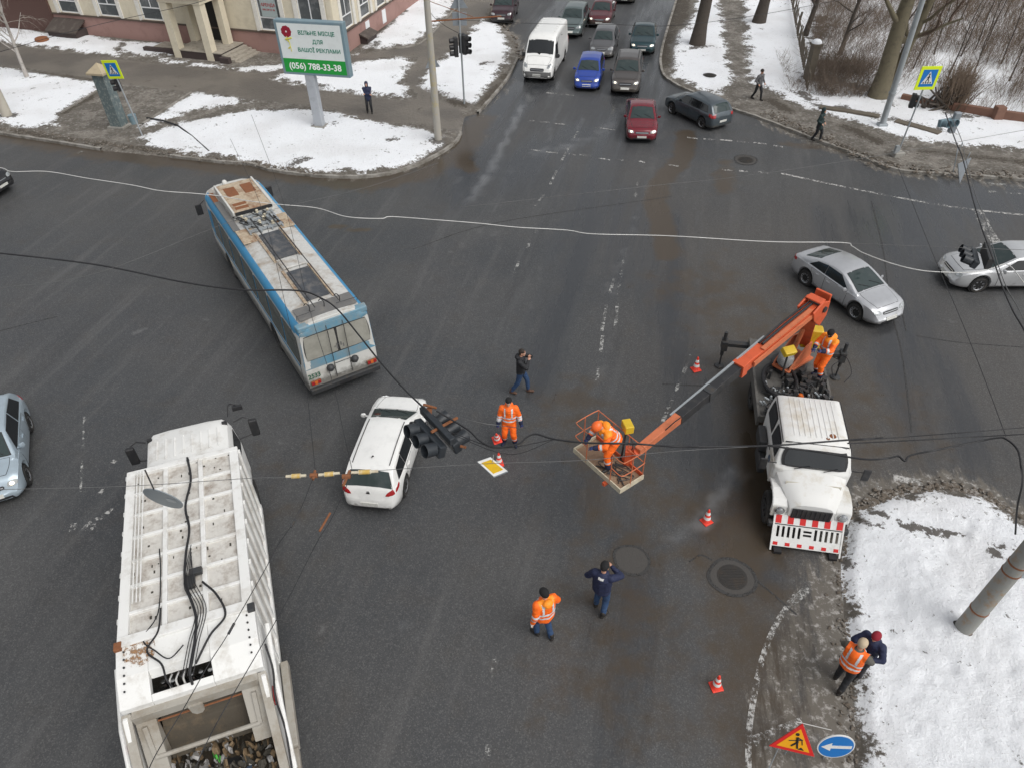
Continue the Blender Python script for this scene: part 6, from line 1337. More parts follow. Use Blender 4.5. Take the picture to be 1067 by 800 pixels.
# basement hatches
def hatch(pxy, w_, d_, h_, rz, label):
    c_ = at(*pxy); t = thing('cellar_hatch', label, 'cellar hatch', (c_.x, c_.y, .1), rz)
    MB().box(-w_/2, w_/2, -d_, .3, 0, h_*.55).build('base', 'dark_stone', t)
    m = MB(); vs_ = [(-w_/2-.1, -d_-.12, h_*.5), (w_/2+.1, -d_-.12, h_*.5), (w_/2+.1, .2, h_*1.15), (-w_/2-.1, .2, h_*1.15)]
    m.add(vs_+[(x, y, z-.09) for x, y, z in vs_], [(0, 1, 2, 3), (7, 6, 5, 4), (0, 4, 5, 1), (1, 5, 6, 2), (2, 6, 7, 3), (3, 7, 4, 0)]); m.build('lid', 'hatch_brown', t)
    return t
hatch((77, 38), 2.7, 1.0, 1.0, fa, 'dark sloping cellar hatch against the pink wall behind the birch')
hatch((374, 44), 1.7, 1.1, .9, fa+.2, 'dark sloping cellar hatch beside the billboard at the building corner').rotation_euler.z = fa+sa_
c_ = at(45, 45); tag(MB().lathe([(.45, 0), (.5, .1), (.45, .25), (.3, .3), (.01, .28)], 14).build('well_cover', 'rust', None, loc=(c_.x, c_.y, .12)), 'low brown well cover in the snow by the cellar hatch', 'cover')
# ------------------------------------------------------------------ billboard
mat('bb_frame', (.17, .25, .29), .5, dirt=(.28, .32, .33), damt=.5); mat('bb_post', (.38, .40, .43), .55, dirt=(.2, .2, .2), dscale=2, damt=.5); mat('bb_white', (.72, .76, .75), .5, dirt=(.6, .63, .62)); mat('bb_green', (.01, .30, .04), .5); mat('bb_text', (.02, .20, .13), .5); mat('bb_red', (.28, .01, .03), .5); mat('bb_yellow', (.6, .55, .08), .5)
bp_ = at(334, 134); bw3, bh3 = 4.05, 2.75
# board: lower corners on the photo -> height from post top
ca, cbp = at(305, 73, 4.0), at(369, 79, 4.0); ba = math.atan2(cbp.y-ca.y, cbp.x-ca.x)+R(4)
t = thing('billboard', 'double-sided billboard on a grey post with a green telephone number strip', 'billboard', (bp_.x, bp_.y, 0), ba)
BBZ = 3.0; BX = -.55
HX = 1.95
MB().box(-.26, .26, -.2, .2, 0, BBZ+.1).build('post', 'bb_post', t, bevel=.03)
MB().box(-.4, .4, -.35, .35, 0, .2).build('footing', 'concrete', t, bevel=.02)
MB().box(-HX+.0, HX+.0, -.22, .22, BBZ, BBZ+bh3).build('case', 'bb_frame', t, bevel=.03)
m = MB(); m.box(-HX+.16, HX-.16, -.232, -.222, BBZ+.85, BBZ+bh3-.14); pb = m.build('poster', 'bb_white', t)
MB().box(-HX+.16, HX-.16, -.236, -.222, BBZ+.14, BBZ+.85).build('number_strip', 'bb_green', t)
mat('white_text', (.85, .85, .85), .5)
text_part('telephone_number', '(056) 788-33-38', .455, 'white_text', t, (.0, -.238, BBZ+.47), (PI/2, 0, 0), sx=1.02)
for k, s_ in enumerate(('ВІЛЬНЕ МІСЦЕ', 'ДЛЯ', 'ВАШОЇ РЕКЛАМИ')): text_part('lettering', s_, .275, 'bb_text', t, (.40, -.238, BBZ+2.17-k*.43), (PI/2, 0, 0), sx=1.02)
m = MB(); rr = random.Random(1)
for k in range(9): a_ = k*2*PI/9; m.lathe([(.13, 0), (.10, .006), (.01, .008)], 8, 0, Matrix.Translation((-1.30+.17*math.cos(a_), -.236, BBZ+2.2+.17*math.sin(a_))) @ Matrix.Rotation(PI/2, 4, 'X'))
fl = m.build('flower', 'bb_red', t)
m = MB(); m.tube([(-1.33, -.236, BBZ+1.98), (-1.22, -.236, BBZ+1.6), (-1.2, -.236, BBZ+1.2)], .02, 6); m.tube([(-1.22, -.236, BBZ+1.7), (-1.42, -.236, BBZ+1.82), (-1.05, -.236, BBZ+1.9)], .045, 6); m.tube([(-1.2, -.236, BBZ+1.45), (-1.35, -.236, BBZ+1.35)], .035, 6); m.build('stem', 'bb_yellow', t)
for c_o in list(t.children):
    if c_o.name.split('.')[0] not in ('post', 'footing'): c_o.location.x += .50
# ------------------------------------------------------------------ poles and signs
def pole(name, pxy, h, r0, r1, m_, label, cat='pole', lean=(0, 0), z=0, n=16):
    c_ = at(*pxy); t = thing(name, label, cat, (c_.x, c_.y, z)); t.rotation_euler = (lean[0], lean[1], 0)
    m = MB(); m.tube([(0, 0, -.2), (0, 0, h*.33), (0, 0, h*.66), (0, 0, h)], [r0, r0*.67+r1*.33, r0*.33+r1*.67, r1], n); m.build('shaft', m_, t, smooth=40); return t
mat('concrete_pale', (.42, .39, .33), .85, dirt=(.25, .22, .17), dscale=1.5, damt=.6, bump=.4, bscale=20)
pole('concrete_pole', (9, 124), 9, .30, .18, 'concrete_pale', 'pale concrete pole at the left edge standing in snow')
mat('concrete_yellow', (.38, .36, .32), .85, dirt=(.50, .38, .06), dscale=1.1, damt=.75, dlo=.5, bump=.5)
t = pole('concrete_pole', (457, 149), 9.5, .20, .14, 'concrete_yellow', 'blotched yellow and grey concrete pole on the road corner beside the snow')
MB().lathe([(.55, 0), (.45, .12), (.22, .16)], 14).build('earth_mound', 'dark_stone', t)
CP = at(457, 149)
m = MB(); m.tube([(0, 0, 6.15), (3.6, .3, 6.25)], .035, 8); m.tube([(0, 0, 7.1), (2.2, .2, 6.27)], .015, 6); m.build('bracket', 'rust', t)
t = pole('lamp_post', (918, 134), 13, .17, .10, 'galvanised', 'tall slanting grey metal lamp post in front of the twin tree trunks')
MB().box(-.25, .25, -.2, .2, 0, .3).build('base', 'galvanised', t, bevel=.03); MB().tube([(0, 0, 1.9), (0, 0, 1.98)], .2, 14).build('clamp', 'galvanised', t)
t = pole('concrete_pole', (1001, 658), 9.5, .205, .15, 'concrete_rust', 'thick rust-streaked concrete pole standing in the big snowfield', z=.1)
t.rotation_euler = (.0, R(3), 0)
MB().lathe([(.29, -.05), (.29, .06), (.2, .09)], 20).build('base_ring', 'iron', t)
for z_ in (.9, 2.4, 2.7): MB().lathe([(.215-.006*z_, z_-.02), (.215-.006*z_, z_+.02)], 20).build('band', 'rust', t)
MB().box(.16, .34, -.12, .12, 2.3, 3.0).build('junction_box', 'galvanised', t, bevel=.02)
# signals
def signal(mb_parent, loc, rz, n=3, s=.32, pitch=0, roll=0):
    o = bpy.data.objects.new('signal_head', None); COL.objects.link(o); o.parent = mb_parent; o.location = loc; o.rotation_euler = (pitch, roll, rz)
    m = MB(); m.box(-s*.55, s*.55, -s*.35, s*.35, 0, n*s*1.08); m.build('housing', 'black_plastic', o, bevel=.02)
    for k in range(n):
        zc = s*.54+k*s*1.08
        m = MB(); m.lathe([(s*.42, 0), (s*.42, s*.75)], 16, 0, Matrix.Translation((0, -s*.35, zc)) @ Matrix.Rotation(PI/2, 4, 'X'), cap=False)
        v2 = []; m.build('visor', 'black_plastic', o, smooth=40)
        MB().lathe([(s*.38, .005), (s*.3, .03), (.01, .05)], 16, 0, Matrix.Translation((0, -s*.35, zc)) @ Matrix.Rotation(PI/2, 4, 'X')).build('lens', 'rim_dark', o, smooth=50)
    return o
t = pole('traffic_light', (484, 111), 6.4, .055, .05, 'galvanised', 'traffic light on a thin grey pole in the snow at the kerb', 'traffic light')
signal(t, (.25, -.05, 3.0), R(60)); signal(t, (-.3, -.1, 2.9), R(-75)); signal(t, (.05, .2, 3.0), R(170))
m = MB(); m.box(-.4, .4, .06, .09, 4.5, 5.2); m.build('sign_plate', 'sign_back', t, bevel=.02)
m = MB(); m.prism([(-.5, 4.9), (.5, 4.9), (0, 5.7)], .06, .09, 0, Matrix.Rotation(PI/2, 4, 'X') @ Matrix.Translation((0, .5, -.16))); m.build('sign_plate', 'sign_back', t)
c_ = at(430, 121) ; 
m = MB(); m.prism([(-.45, 0), (.45, 0), (0, .8)], -.015, .015, 0, Matrix.Rotation(PI/2, 4, 'X')); 
t = thing('triangle_sign', 'back of a triangular road sign just right of the yellow blotched pole', 'road sign', (at(454, 108)+Vector((0, 0, 0))), R(20)); m.build('plate', 'sign_back', t, loc=(0, 0, 2.1)); MB().tube([(0, .04, 0), (0, .04, 2.7)], .03, 8).build('post', 'galvanised', t)
def crossing_sign(pxy, h, label, rz, s, lean=(0, 0), sig=None):
    c_ = at(*pxy); t = thing('crossing_sign', label, 'road sign', (c_.x, c_.y, 0), rz); t.rotation_euler = (lean[0], lean[1], rz)
    MB().tube([(0, .03, 0), (0, .03, h+s*.2)], .04, 10).build('post', 'galvanised', t)
    p = MB().box(-s/2, s/2, -.02, .01, h-s*.5, h+s*.5).build('plate', 'sign_lime', t, bevel=.01)
    MB().box(-s*.36, s*.36, -.026, -.02, h-s*.36, h+s*.36).build('blue_field', 'sign_blue', t)
    m = MB(); m.prism([(-s*.28, -s*.24), (s*.28, -s*.24), (0, s*.29)], .027, .031, 0, Matrix.Translation((0, 0, h)) @ Matrix.Rotation(PI/2, 4, 'X')); m.build('white_triangle', 'sign_white', t)
    m = MB(); T = Matrix.Translation((0, -.034, h))
    for a_, b_, w_ in (((0, .12), (-.01, -.02), .06), ((-.01, -.02), (-.09, -.16), .035), ((-.01, -.02), (.08, -.14), .035), ((0, .09), (-.09, .0), .025), ((0, .09), (.08, .01), .025)):
        m.bar(T @ Vector((a_[0]*s, 0, a_[1]*s)), T @ Vector((b_[0]*s, 0, b_[1]*s)), .004, w_*s, up=(0, 0, 1)) if False else m.tube([T @ Vector((a_[0]*s, 0, a_[1]*s)), T @ Vector((b_[0]*s, 0, b_[1]*s))], w_*s/2, 6)
    m.lathe([(.04*s, -.003), (.04*s, .003)], 10, 0, T @ Matrix.Translation((.0, 0, .165*s)) @ Matrix.Rotation(PI/2, 4, 'X'))
    for k in range(4): m.box(-.2*s+k*.115*s, -.14*s+k*.115*s, -.036, -.031, h-.225*s, h-.16*s)
    m.build('walking_figure', 'sign_black', t)
    if sig: signal(t, (sig[0], sig[1], sig[2]), sig[3], 2, .3)
    return t
crossing_sign((149, 144), 3.75, 'yellow-edged pedestrian crossing sign tilted beside the tiled advertising column', R(-14), .95, (R(2), R(-4)), (-.28, .25, 2.55, R(-60)))
ct = crossing_sign((934, 165), 4.0, 'yellow-edged pedestrian crossing sign in front of the bare thicket on the right', R(10), 1.1, (R(0), R(3)), (-.1, .3, 2.5, R(60)))
MB().box(-.28, .28, -.2, .25, 0, .35).build('base_block', 'concrete', ct, bevel=.04); MB().box(-.34, -.16, -.15, -.0, .3, .7).build('cable_box', 'galvanised', ct)
# tiled advertising column
mat('mosaic', (.115, .15, .155), .6, dirt=(.42, .43, .40), dscale=5, damt=.8, dlo=.5, bump=.5, bscale=12); mat('cap_beige', (.42, .35, .24), .8, dirt=(.25, .2, .15), dscale=2)
c_ = at(126, 134); t = thing('advert_column', 'square tiled advertising column with a beige pyramid cap by the kerb', 'column', (c_.x, c_.y, .1), R(-14))
t.scale = (.78, .78, 1)
MB().box(-.66, .66, -.56, .56, .0, .12).build('base', 'concrete', t, bevel=.02); MB().prism([(-.46, -.42), (.46, -.42), (.46, .42), (-.46, .42)], .12, 3.0).build('shaft', 'mosaic', t, bevel=.02)
m = MB(); m.add([(-.68, -.62, 3.0), (.68, -.62, 3.0), (.68, .62, 3.0), (-.68, .62, 3.0), (0, 0, 3.55), (-.68, -.62, 3.1), (.68, -.62, 3.1), (.68, .62, 3.1), (-.68, .62, 3.1)], [(0, 3, 2, 1), (0, 1, 6, 5), (1, 2, 7, 6), (2, 3, 8, 7), (3, 0, 5, 8), (5, 6, 4), (6, 7, 4), (7, 8, 4), (8, 5, 4)]); m.build('cap', 'cap_beige', t)
c_ = at(141, 131); tag(MB().lathe([(.2, 0), (.22, .5), (.24, .52), (.01, .5)], 14).build('litter_bin', 'bb_frame', None, loc=(c_.x, c_.y, .1)), 'small grey-blue litter bin beside the tiled advertising column', 'bin')
m = MB(); m.tube([at(153, 123, .2), at(170, 126, .25), at(185, 131, .2), at(200, 142, .15), at(218, 158, .15)], .05, 6); tag(m.build('fallen_branch', 'rubber'), 'dark curved pipe lying across the trodden slush and the snow', 'pipe')
# works signs at the bottom
def bsign(name, pxy, label, h):
    c_ = at(*pxy); t = thing(name, label, 'road sign', (c_.x, c_.y, 0)); return t
tp = at(829, 772, .9); t = thing('works_sign', 'orange triangular roadworks sign with a red border and digging figure', 'road sign', (tp.x, tp.y, 0), R(-12))
TM = Matrix.Translation((0, 0, .88)) @ Matrix.Rotation(R(6), 4, 'Y') @ Matrix.Rotation(R(70), 4, 'X')
s_ = .92; tri = [(-s_/2, -s_*.28), (s_/2, -s_*.28), (0, s_*.55)]
m = MB(); m.prism(tri, -.012, .012, 0, TM); m.build('red_border', 'sign_red', t, bevel=.004)
m = MB(); m.prism([(x*.72, y*.72+.005) for x, y in tri], .012, .017, 0, TM); m.build('orange_field', 'sign_orange', t)
m = MB()
for a_, b_, w_ in (((.0, .15), (.03, .02), .055), ((.03, .02), (-.06, -.1), .04), ((.03, .02), (.07, -.13), .04), ((.0, .14), (.10, .10), .03), ((.1, .1), (.14, -.02), .02), ((-.14, .02), (.12, .10), .02)): m.tube([TM @ Vector((a_[0], a_[1], .02)), TM @ Vector((b_[0], b_[1], .02))], w_/2, 6)
m.prism([(.08, -.16), (.22, -.16), (.14, -.09)], .018, .022, 0, TM); m.lathe([(.04, .018), (.04, .024)], 10, 0, TM @ Matrix.Translation((-.02, .22, 0)))
m.build('digging_figure', 'sign_black', t)
m = MB(); m.tube([(0, .12, .85), (0, .12, 0)], .014, 6); m.tube([(-.25, .0, .75), (-.35, -.25, 0)], .012, 6); m.build('stand', 'galvanised', t)
tp2 = at(871, 777, .85); t = thing('arrow_sign', 'round blue road sign with a white arrow beside the roadworks triangle', 'road sign', (tp2.x, tp2.y, 0), R(-3))
TM = Matrix.Translation((0, 0, .85)) @ Matrix.Rotation(R(80), 4, 'X')
m = MB(); m.lathe([(.37, -.012), (.37, .012)], 40, 0, TM); m.build('rim', 'sign_white', t); m = MB(); m.lathe([(.345, .013), (.345, .017), (.01, .017)], 40, 0, TM); m.build('blue_disc', 'sign_blue', t)
m = MB(); m.prism([(-.30, .0), (-.1, .13), (-.1, .045), (.31, .045), (.31, -.045), (-.1, -.045), (-.1, -.13)], .018, .021, 0, TM); m.build('arrow', 'sign_white', t)
m = MB(); m.tube([(0, .1, .9), (0, .1, 0)], .014, 6); m.build('stand', 'galvanised', t)
m = MB(); m.tube([tp+Vector((.1, .35, .1)), tp2+Vector((0, .3, .05))], .008, 5); tag(m.build('tape', 'wire_white'), 'thin pale cord stretched between the two roadworks signs', 'cord')
# ------------------------------------------------------------------ wires
def wire(pts, r, m_, label, cat='cable', smooth=True, name='overhead_wire', group=None):
    P = [at(*p) for p in pts]
    if smooth and len(P) > 2: P = cat_rom(P, 8)
    return tag(MB().tube(P, r, 6).build(name, m_, smooth=60), label, cat, group)
H = 5.6
wire([(-60, 258, H+.3), (0, 264, H+.2), (100, 276, H), (190, 294, H), (250, 302, H), (310, 303, H), (335, 311, H), (352, 323, H), (372, 347, H), (396, 377, H), (420, 404, H), (445, 428, H)], .022, 'wire_black', 'thick black cable from the left edge over the trolleybus to the hanging signals', name='overhead_cable')
wire([(455, 428, H), (487, 447, H), (500, 459, H), (516, 466, H), (540, 462, H), (549, 455, H), (559, 452, H), (577, 457, H), (611, 461, H), (660, 462, H), (710, 465, H), (800, 464, H), (884, 458, H), (920, 456, H)], .02, 'wire_black', 'thick black cable from the hanging signals over the work basket', name='overhead_cable')
wire([(884, 461, H), (900, 461, H), (1067, 452, H+.2), (1150, 446, H+.3)], .012, 'wire_black', 'lower of the two thin wires over the white cab running right')
wire([(470, 450, H), (520, 466, H-.1), (575, 458, H)], .009, 'wire_black', 'thin drooping wire beneath the thick cable near the orange worker')
wire([(470, 452, H-.1), (530, 473, H-.2), (577, 458, H)], .007, 'wire_black', 'thinnest drooping wire beneath the thick cable near the yellow sign')
wire([(466, 431, H), (500, 440, H), (520, 443, H-.1), (545, 446, H)], .006, 'wire_grey', 'thin pale wire running from the signals to the orange worker')
wire([(884, 458, H), (900, 458, H), (1020, 449, H+.1), (1067, 445, H+.1), (1150, 438, H+.2)], .010, 'wire_black', 'upper of the two thin wires over the white cab running right')
wire([(800, 464, H), (850, 470, H), (900, 478, H), (925, 477, H), (936, 475, H), (943, 480, H), (949, 474, H), (978, 468, H), (1012, 461, H), (1038, 456, H), (1048, 457, H), (1060, 468, H), (1064, 486, H), (1065, 504, H-1.0), (1060, 528, H-1.8), (1058, 556, 2.95)], .02, 'wire_black', 'thick looping cable that bends down to the rust-streaked pole', name='overhead_cable')
wire([(-20, 510, H), (133, 506, H), (257, 498, H), (295, 497, H), (355, 494, H), (392, 490, H), (500, 483, H), (610, 479, H), (700, 470, H), (800, 464, H)], .006, 'wire_grey', 'thin span wire carrying the round disc and the yellow diamond sign')
wire([(240, 145, H), (268, 205, H), (283, 254, H), (300, 330, H), (318, 402, H), (323, 438, H), (329, 494, H)], .006, 'wire_black', 'left of two fine contact wires hanging behind the trolleybus')
wire([(262, 120, H), (295, 210, H), (322, 320, H), (347, 400, H), (358, 450, H), (368, 494, H)], .006, 'wire_black', 'right of two fine contact wires hanging behind the trolleybus')
wire([(329, 494, H), (325, 501, H), (310, 537, H), (290, 567, H), (275, 595, H), (237, 661, H), (219, 689, H), (190, 740, H), (160, 790, H), (145, 830, H)], .008, 'wire_black', 'left contact wire crossing over the tail of the rubbish truck')
wire([(368, 494, H), (361, 506, H), (346, 539, H), (330, 565, H), (302, 620, H), (275, 668, H), (257, 699, H), (221, 762, H), (190, 830, H)], .008, 'wire_black', 'right contact wire crossing over the rubbish truck hopper')
mat('insulator_yellow', (.55, .36, .08), .5, dirt=(.6, .58, .5), dscale=8)
def insulator(a_, b_, label):
    A_1, B_1 = at(*a_, H), at(*b_, H); t = thing('wire_insulator', label, 'insulator', A_1, 0, 'insulators on the span wire'); d = B_1-A_1
    m = MB(); m.tube([d*.0, d*.25, d*.27, d*.73, d*.75, d], [.03, .03, .045, .045, .03, .03], 10); m.build('rod', 'cream_paint', t, smooth=40)
    MB().tube([d*.3, d*.7], .047, 10).build('sleeve', 'insulator_yellow', t)
insulator((298, 496), (319, 495), 'yellow and white insulator rod left of the wire crossing'); insulator((332, 494.5), (354, 492.5), 'yellow and white insulator rod just left of the white estate car'); insulator((366, 492), (394, 490.5), 'dark and white insulator rod over the rear window of the white car')
m = MB(); p_ = at(327, 495, H); m.tube([p_+Vector((-.07, 0, 0)), p_+Vector((.07, 0, 0))], .05, 8); m.tube([p_+Vector((0, -.1, 0)), p_+Vector((0, .12, 0))], .03, 8); tag(m.build('wire_clamp', 'rust'), 'rusty clamp where the span wire meets the left contact wire', 'clamp')
m = MB(); p_ = at(361, 496, H); m.tube([p_+Vector((-.08, 0, 0)), p_+Vector((.08, 0, 0))], .05, 8); m.tube([p_+Vector((-.04, -.2, -.05)), p_+Vector((.04, .15, 0))], .03, 8); tag(m.build('wire_clamp', 'rust'), 'rusty clamp hanging over the left tail lamp of the white car', 'clamp')
for k, (a_, b_) in enumerate((((313, 531), (303, 549)), ((333, 553), (344, 534)), ((238, 660), (244, 649)))):
    m = MB(); m.tube([at(*a_, H), at(*b_, H)], .022, 8); tag(m.build('wire_splice', 'rust' if k == 1 else 'steel_dark'), ('dark splice on the left contact wire above the road', 'rusty splice on the right contact wire below the white car', 'dark splice on the contact wire above the truck tail')[k], 'wire splice')
W5 = 5.4
wire([(-40, 170, W5), (0, 175, W5), (13, 179, W5), (49, 179, W5), (91, 186, W5), (137, 193, W5), (167, 199, W5), (205, 202, W5), (233, 205, W5), (255, 209, W5), (288, 213, W5), (330, 217, W5), (361, 226, W5), (396, 228, W5), (408, 226, W5), (450, 229, W5), (500, 233, W5), (538, 237, W5), (590, 240, W5), (618, 244, W5), (697, 246, W5), (800, 252, W5), (877, 253, W5), (888, 257, W5), (900, 264, W5), (930, 275, W5), (960, 282, W5), (990, 284, W5), (1010, 284, W5), (1030, 281, W5), (1050, 276, W5), (1067, 295, W5)], .012, 'wire_white', 'long sagging white cable across the whole junction above the trolleybus', name='overhead_cable')
wire([(800, 251, W5), (877, 253, W5), (917, 255, W5), (1100, 262, W5+.1)], .006, 'wire_grey', 'faint grey wire continuing straight where the white cable sags')
wire([(480, 215, 6), (500, 214, 6), (669, 195, 6), (781, 183, 6), (930, 160, 6.2), (1100, 130, 6.5)], .006, 'wire_grey', 'fine grey wire above the dashed crossing lines')
wire([(455, 20, 6.2), (562, 25, 5.8), (640, 26, 5.7), (700, 27, 5.8), (790, 16, 6), (930, -10, 6.3)], .010, 'wire_black', 'fine black wire across the queue of cars at the top')
wire([(936, 175, 5.8), (950, 210, 5.6), (975, 272, 5.6), (1000, 330, 5.6), (1028, 400, 5.6), (1048, 454, 5.6)], .008, 'wire_black', 'fine black wire between the silver saloon and the silver car')
wire([(-20, 60, 7), (94, 28, 6.5), (202, 4, 7), (230, -8, 7.2)], .012, 'wire_black', 'thin black wire rising in front of the building entrance')
wire([(-20, 302, H), (100, 285, H), (250, 228, H), (380, 196, H), (457, 170, H+.2)], .005, 'wire_grey', 'faint grey wire slanting over the trolleybus roof')
wire([(444, 5, 6.2), (452, 18, 5.9), (465, 28, 5.8), (480, 36, 5.6)], .012, 'wire_black', 'short slack cable from the blotched pole to the traffic light')
# hanging signal cluster above the road
sc_ = at(462, 452, 5.2); t = thing('hanging_signals', 'cluster of dark traffic light casings hanging above the white estate car', 'traffic light', sc_, 0)
def hsignal(parent, c_, ax_, up_, n=3, s=.36, m_='black_blue'):
    """casing with axis ax_ and visors pointing along up_"""
    ax_ = Vector(ax_).normalized(); up_ = (Vector(up_)-ax_*Vector(up_).dot(ax_)).normalized(); sd = ax_.cross(up_)
    T = Matrix(((sd.x, up_.x, ax_.x, c_[0]), (sd.y, up_.y, ax_.y, c_[1]), (sd.z, up_.z, ax_.z, c_[2]), (0, 0, 0, 1)))
    o = bpy.data.objects.new('signal_head', None); COL.objects.link(o); o.parent = parent
    MB().box(-s*.42, s*.42, -.09, .09, -n*s/2, n*s/2, 0, T).build('casing', m_, o, bevel=.03)
    for k in range(n):
        zc = -n*s/2+s/2+k*s
        v = MB(); v.lathe([(s*.40, .05), (s*.42, .34), (s*.38, .34), (s*.36, .08)], 18, 0, T @ Matrix.Translation((0, .0, zc)) @ Matrix.Rotation(-PI/2, 4, 'X'), cap=False); v.build('visor', m_, o, smooth=40)
        MB().lathe([(s*.38, .09), (s*.2, .12), (.01, .13)], 16, 0, T @ Matrix.Translation((0, 0, zc)) @ Matrix.Rotation(-PI/2, 4, 'X')).build('lens', 'rim_dark', o, smooth=50)
mat('black_blue', (.022, .027, .033), .45, dirt=(.06, .065, .07), dscale=4, damt=.6)
a3 = at(478, 477, 5.2)-at(440, 436, 5.2); a3.z = 0; a3.normalize(); sd3 = Vector((a3.y, -a3.x, 0))   # axis and the side pointing down-left
if sd3.y > 0: sd3 = -sd3
hsignal(t, (sd3*.30-a3*.08), a3, sd3*1+Vector((0, 0, .3))); hsignal(t, (-sd3*.02+a3*.0), a3, -sd3+Vector((0, 0, .2)))
MB().box(-.62, .62, -.06, .06, .02, .2, 0, Matrix.Translation(sd3*.08-a3*.1+Vector((0, 0, .12))) @ Matrix.Rotation(math.atan2(a3.y, a3.x), 4, 'Z')).build('bracket', 'black_blue', t, bevel=.02)
m = MB(); m.tube([sd3*.28+Vector((0, 0, .22)), -sd3*.25+Vector((.1, .1, .24))], .035, 6); m.box(-.06, .06, -.1, .1, .2, .27, 0, Matrix.Translation(-a3*.55)); m.tube([-a3*.6-sd3*.2+Vector((0, 0, .2)), -a3*.55+sd3*.1+Vector((0, 0, .5))], .03, 6); m.tube([a3*.6+sd3*-.05+Vector((0, 0, .1)), a3*.7-sd3*.12+Vector((0, 0, .1))], .03, 6); m.build('mount', 'rust', t)
# yellow diamond sign
q = [at(x_, y_, 5.3-.0) for x_, y_ in ((497, 481), (511, 476), (529.5, 491), (514.6, 497))]
cq = sum(q, Vector())/4; t = thing('priority_sign', 'yellow priority sign with a white border hanging over the orange worker', 'road sign', cq)
def quadplate(par, q, k, z0, z1, m_, nm): m = MB(); m.prism([((p.x-cq.x)*k, (p.y-cq.y)*k) for p in q], z0, z1); return m.build(nm, m_, par)
q = [cq+(p-cq)*1.0 for p in q]
quadplate(t, q, 1.0, -.012, .012, 'sign_back', 'back_plate'); quadplate(t, q, .96, .0125, .016, 'sign_white', 'white_border')
mat('sign_amber', (.70, .43, .01), .45, dirt=(.5, .32, .03), dscale=8); quadplate(t, q, .70, .0165, .02, 'sign_amber', 'yellow_field'); MB().tube([(0, .1, 0), (.03, .12, .22)], .008, 6).build('hanger', 'galvanised', t)
# round disc hanging above the rubbish truck
c_ = at(170, 519, 5.0); t = thing('round_sign', 'grey back of a round sign hanging over the rubbish truck roof', 'road sign', c_, R(-14)); T = Matrix.Rotation(R(104), 4, 'X')
mat('disc_grey', (.20, .23, .25), .45, dirt=(.3, .33, .35), damt=.4)
m = MB(); m.lathe([(.40, -.01), (.40, .01)], 40, 0, T @ Matrix.Rotation(R(0), 4, 'Y')); m.build('disc', 'disc_grey', t); MB().box(.1, .28, -.05, .06, .012, .02, 0, T).build('bracket', 'galvanised', t); MB().tube([T @ Vector((0, .38, 0)), T @ Vector((0, .38, 0))+Vector((0, .02, .55))], .015, 6).build('hanger', 'steel_dark', t)
# span with signals over the silver car
sp_ = [(985, 118, 5.6), (996, 148, 5.6), (1003, 165, 5.6), (1013, 205, 5.6), (1022, 235, 5.6), (1034, 268, 5.6), (1045, 300, 5.6), (1056, 325, 5.6), (1070, 350, 5.6), (1100, 420, 5.6)]
wire(sp_, .02, 'wire_black', 'twisted black cable on the right carrying signs over the silver car', name='overhead_cable')
wire([(p[0]+4+2*math.sin(i*2.), p[1]-2, p[2]-.08) for i, p in enumerate(sp_)], .012, 'wire_grey', 'grey companion wire twisted round the cable over the silver car')
c_ = at(1036, 272, 4.9); t = thing('hanging_signals', 'pair of dark traffic light casings hanging over the silver car bonnet', 'traffic light', c_); a4 = (at(1043, 298, 5)-at(1033, 262, 5)); a4.z = 0; a4.normalize(); sd4 = Vector((-a4.y, a4.x, 0))
if sd4.x > 0: sd4 = -sd4
hsignal(t, (sd4*.55), a4, sd4+Vector((0, 0, .3)), 3, .29); MB().box(-.5, .5, -.06, .1, -.05, .3, 0, Matrix.Translation(sd4*.25) @ Matrix.Rotation(math.atan2(a4.y, a4.x), 4, 'Z')).build('bracket', 'steel_dark', t, bevel=.02)
c_ = at(986, 128, 4.9); t = thing('hanging_signals', 'blue-grey signal casing hanging in front of the low brick wall', 'traffic light', c_); hsignal(t, (0, 0, 0), (1, .3, 0), (0, -1, .2), 2, .34, 'bb_frame'); MB().box(.2, .45, -.1, .1, -.4, .4).build('back_box', 'sign_back', t, bevel=.03)
for k, (x_, y_, rz) in enumerate(((996, 166, 60), (1003, 177, 35))):
    c_ = at(x_, y_, 5.0); t = thing('hanging_sign', ('upper grey sign plate seen edge-on hanging above the right kerb', 'lower grey sign plate seen edge-on hanging above the right kerb')[k], 'road sign', c_, R(rz))
    m = MB(); m.prism([(-.32, -.35), (.32, -.35), (.32, .35), (-.32, .35)] if k == 0 else [(-.42, .3), (.42, .3), (0, -.5)], -.012, .012, 0, Matrix.Rotation(R(80), 4, 'X')); m.build('plate', 'sign_back', t); MB().tube([(0, 0, .3), (.05, 0, .6)], .015, 6).build('hanger', 'galvanised', t)
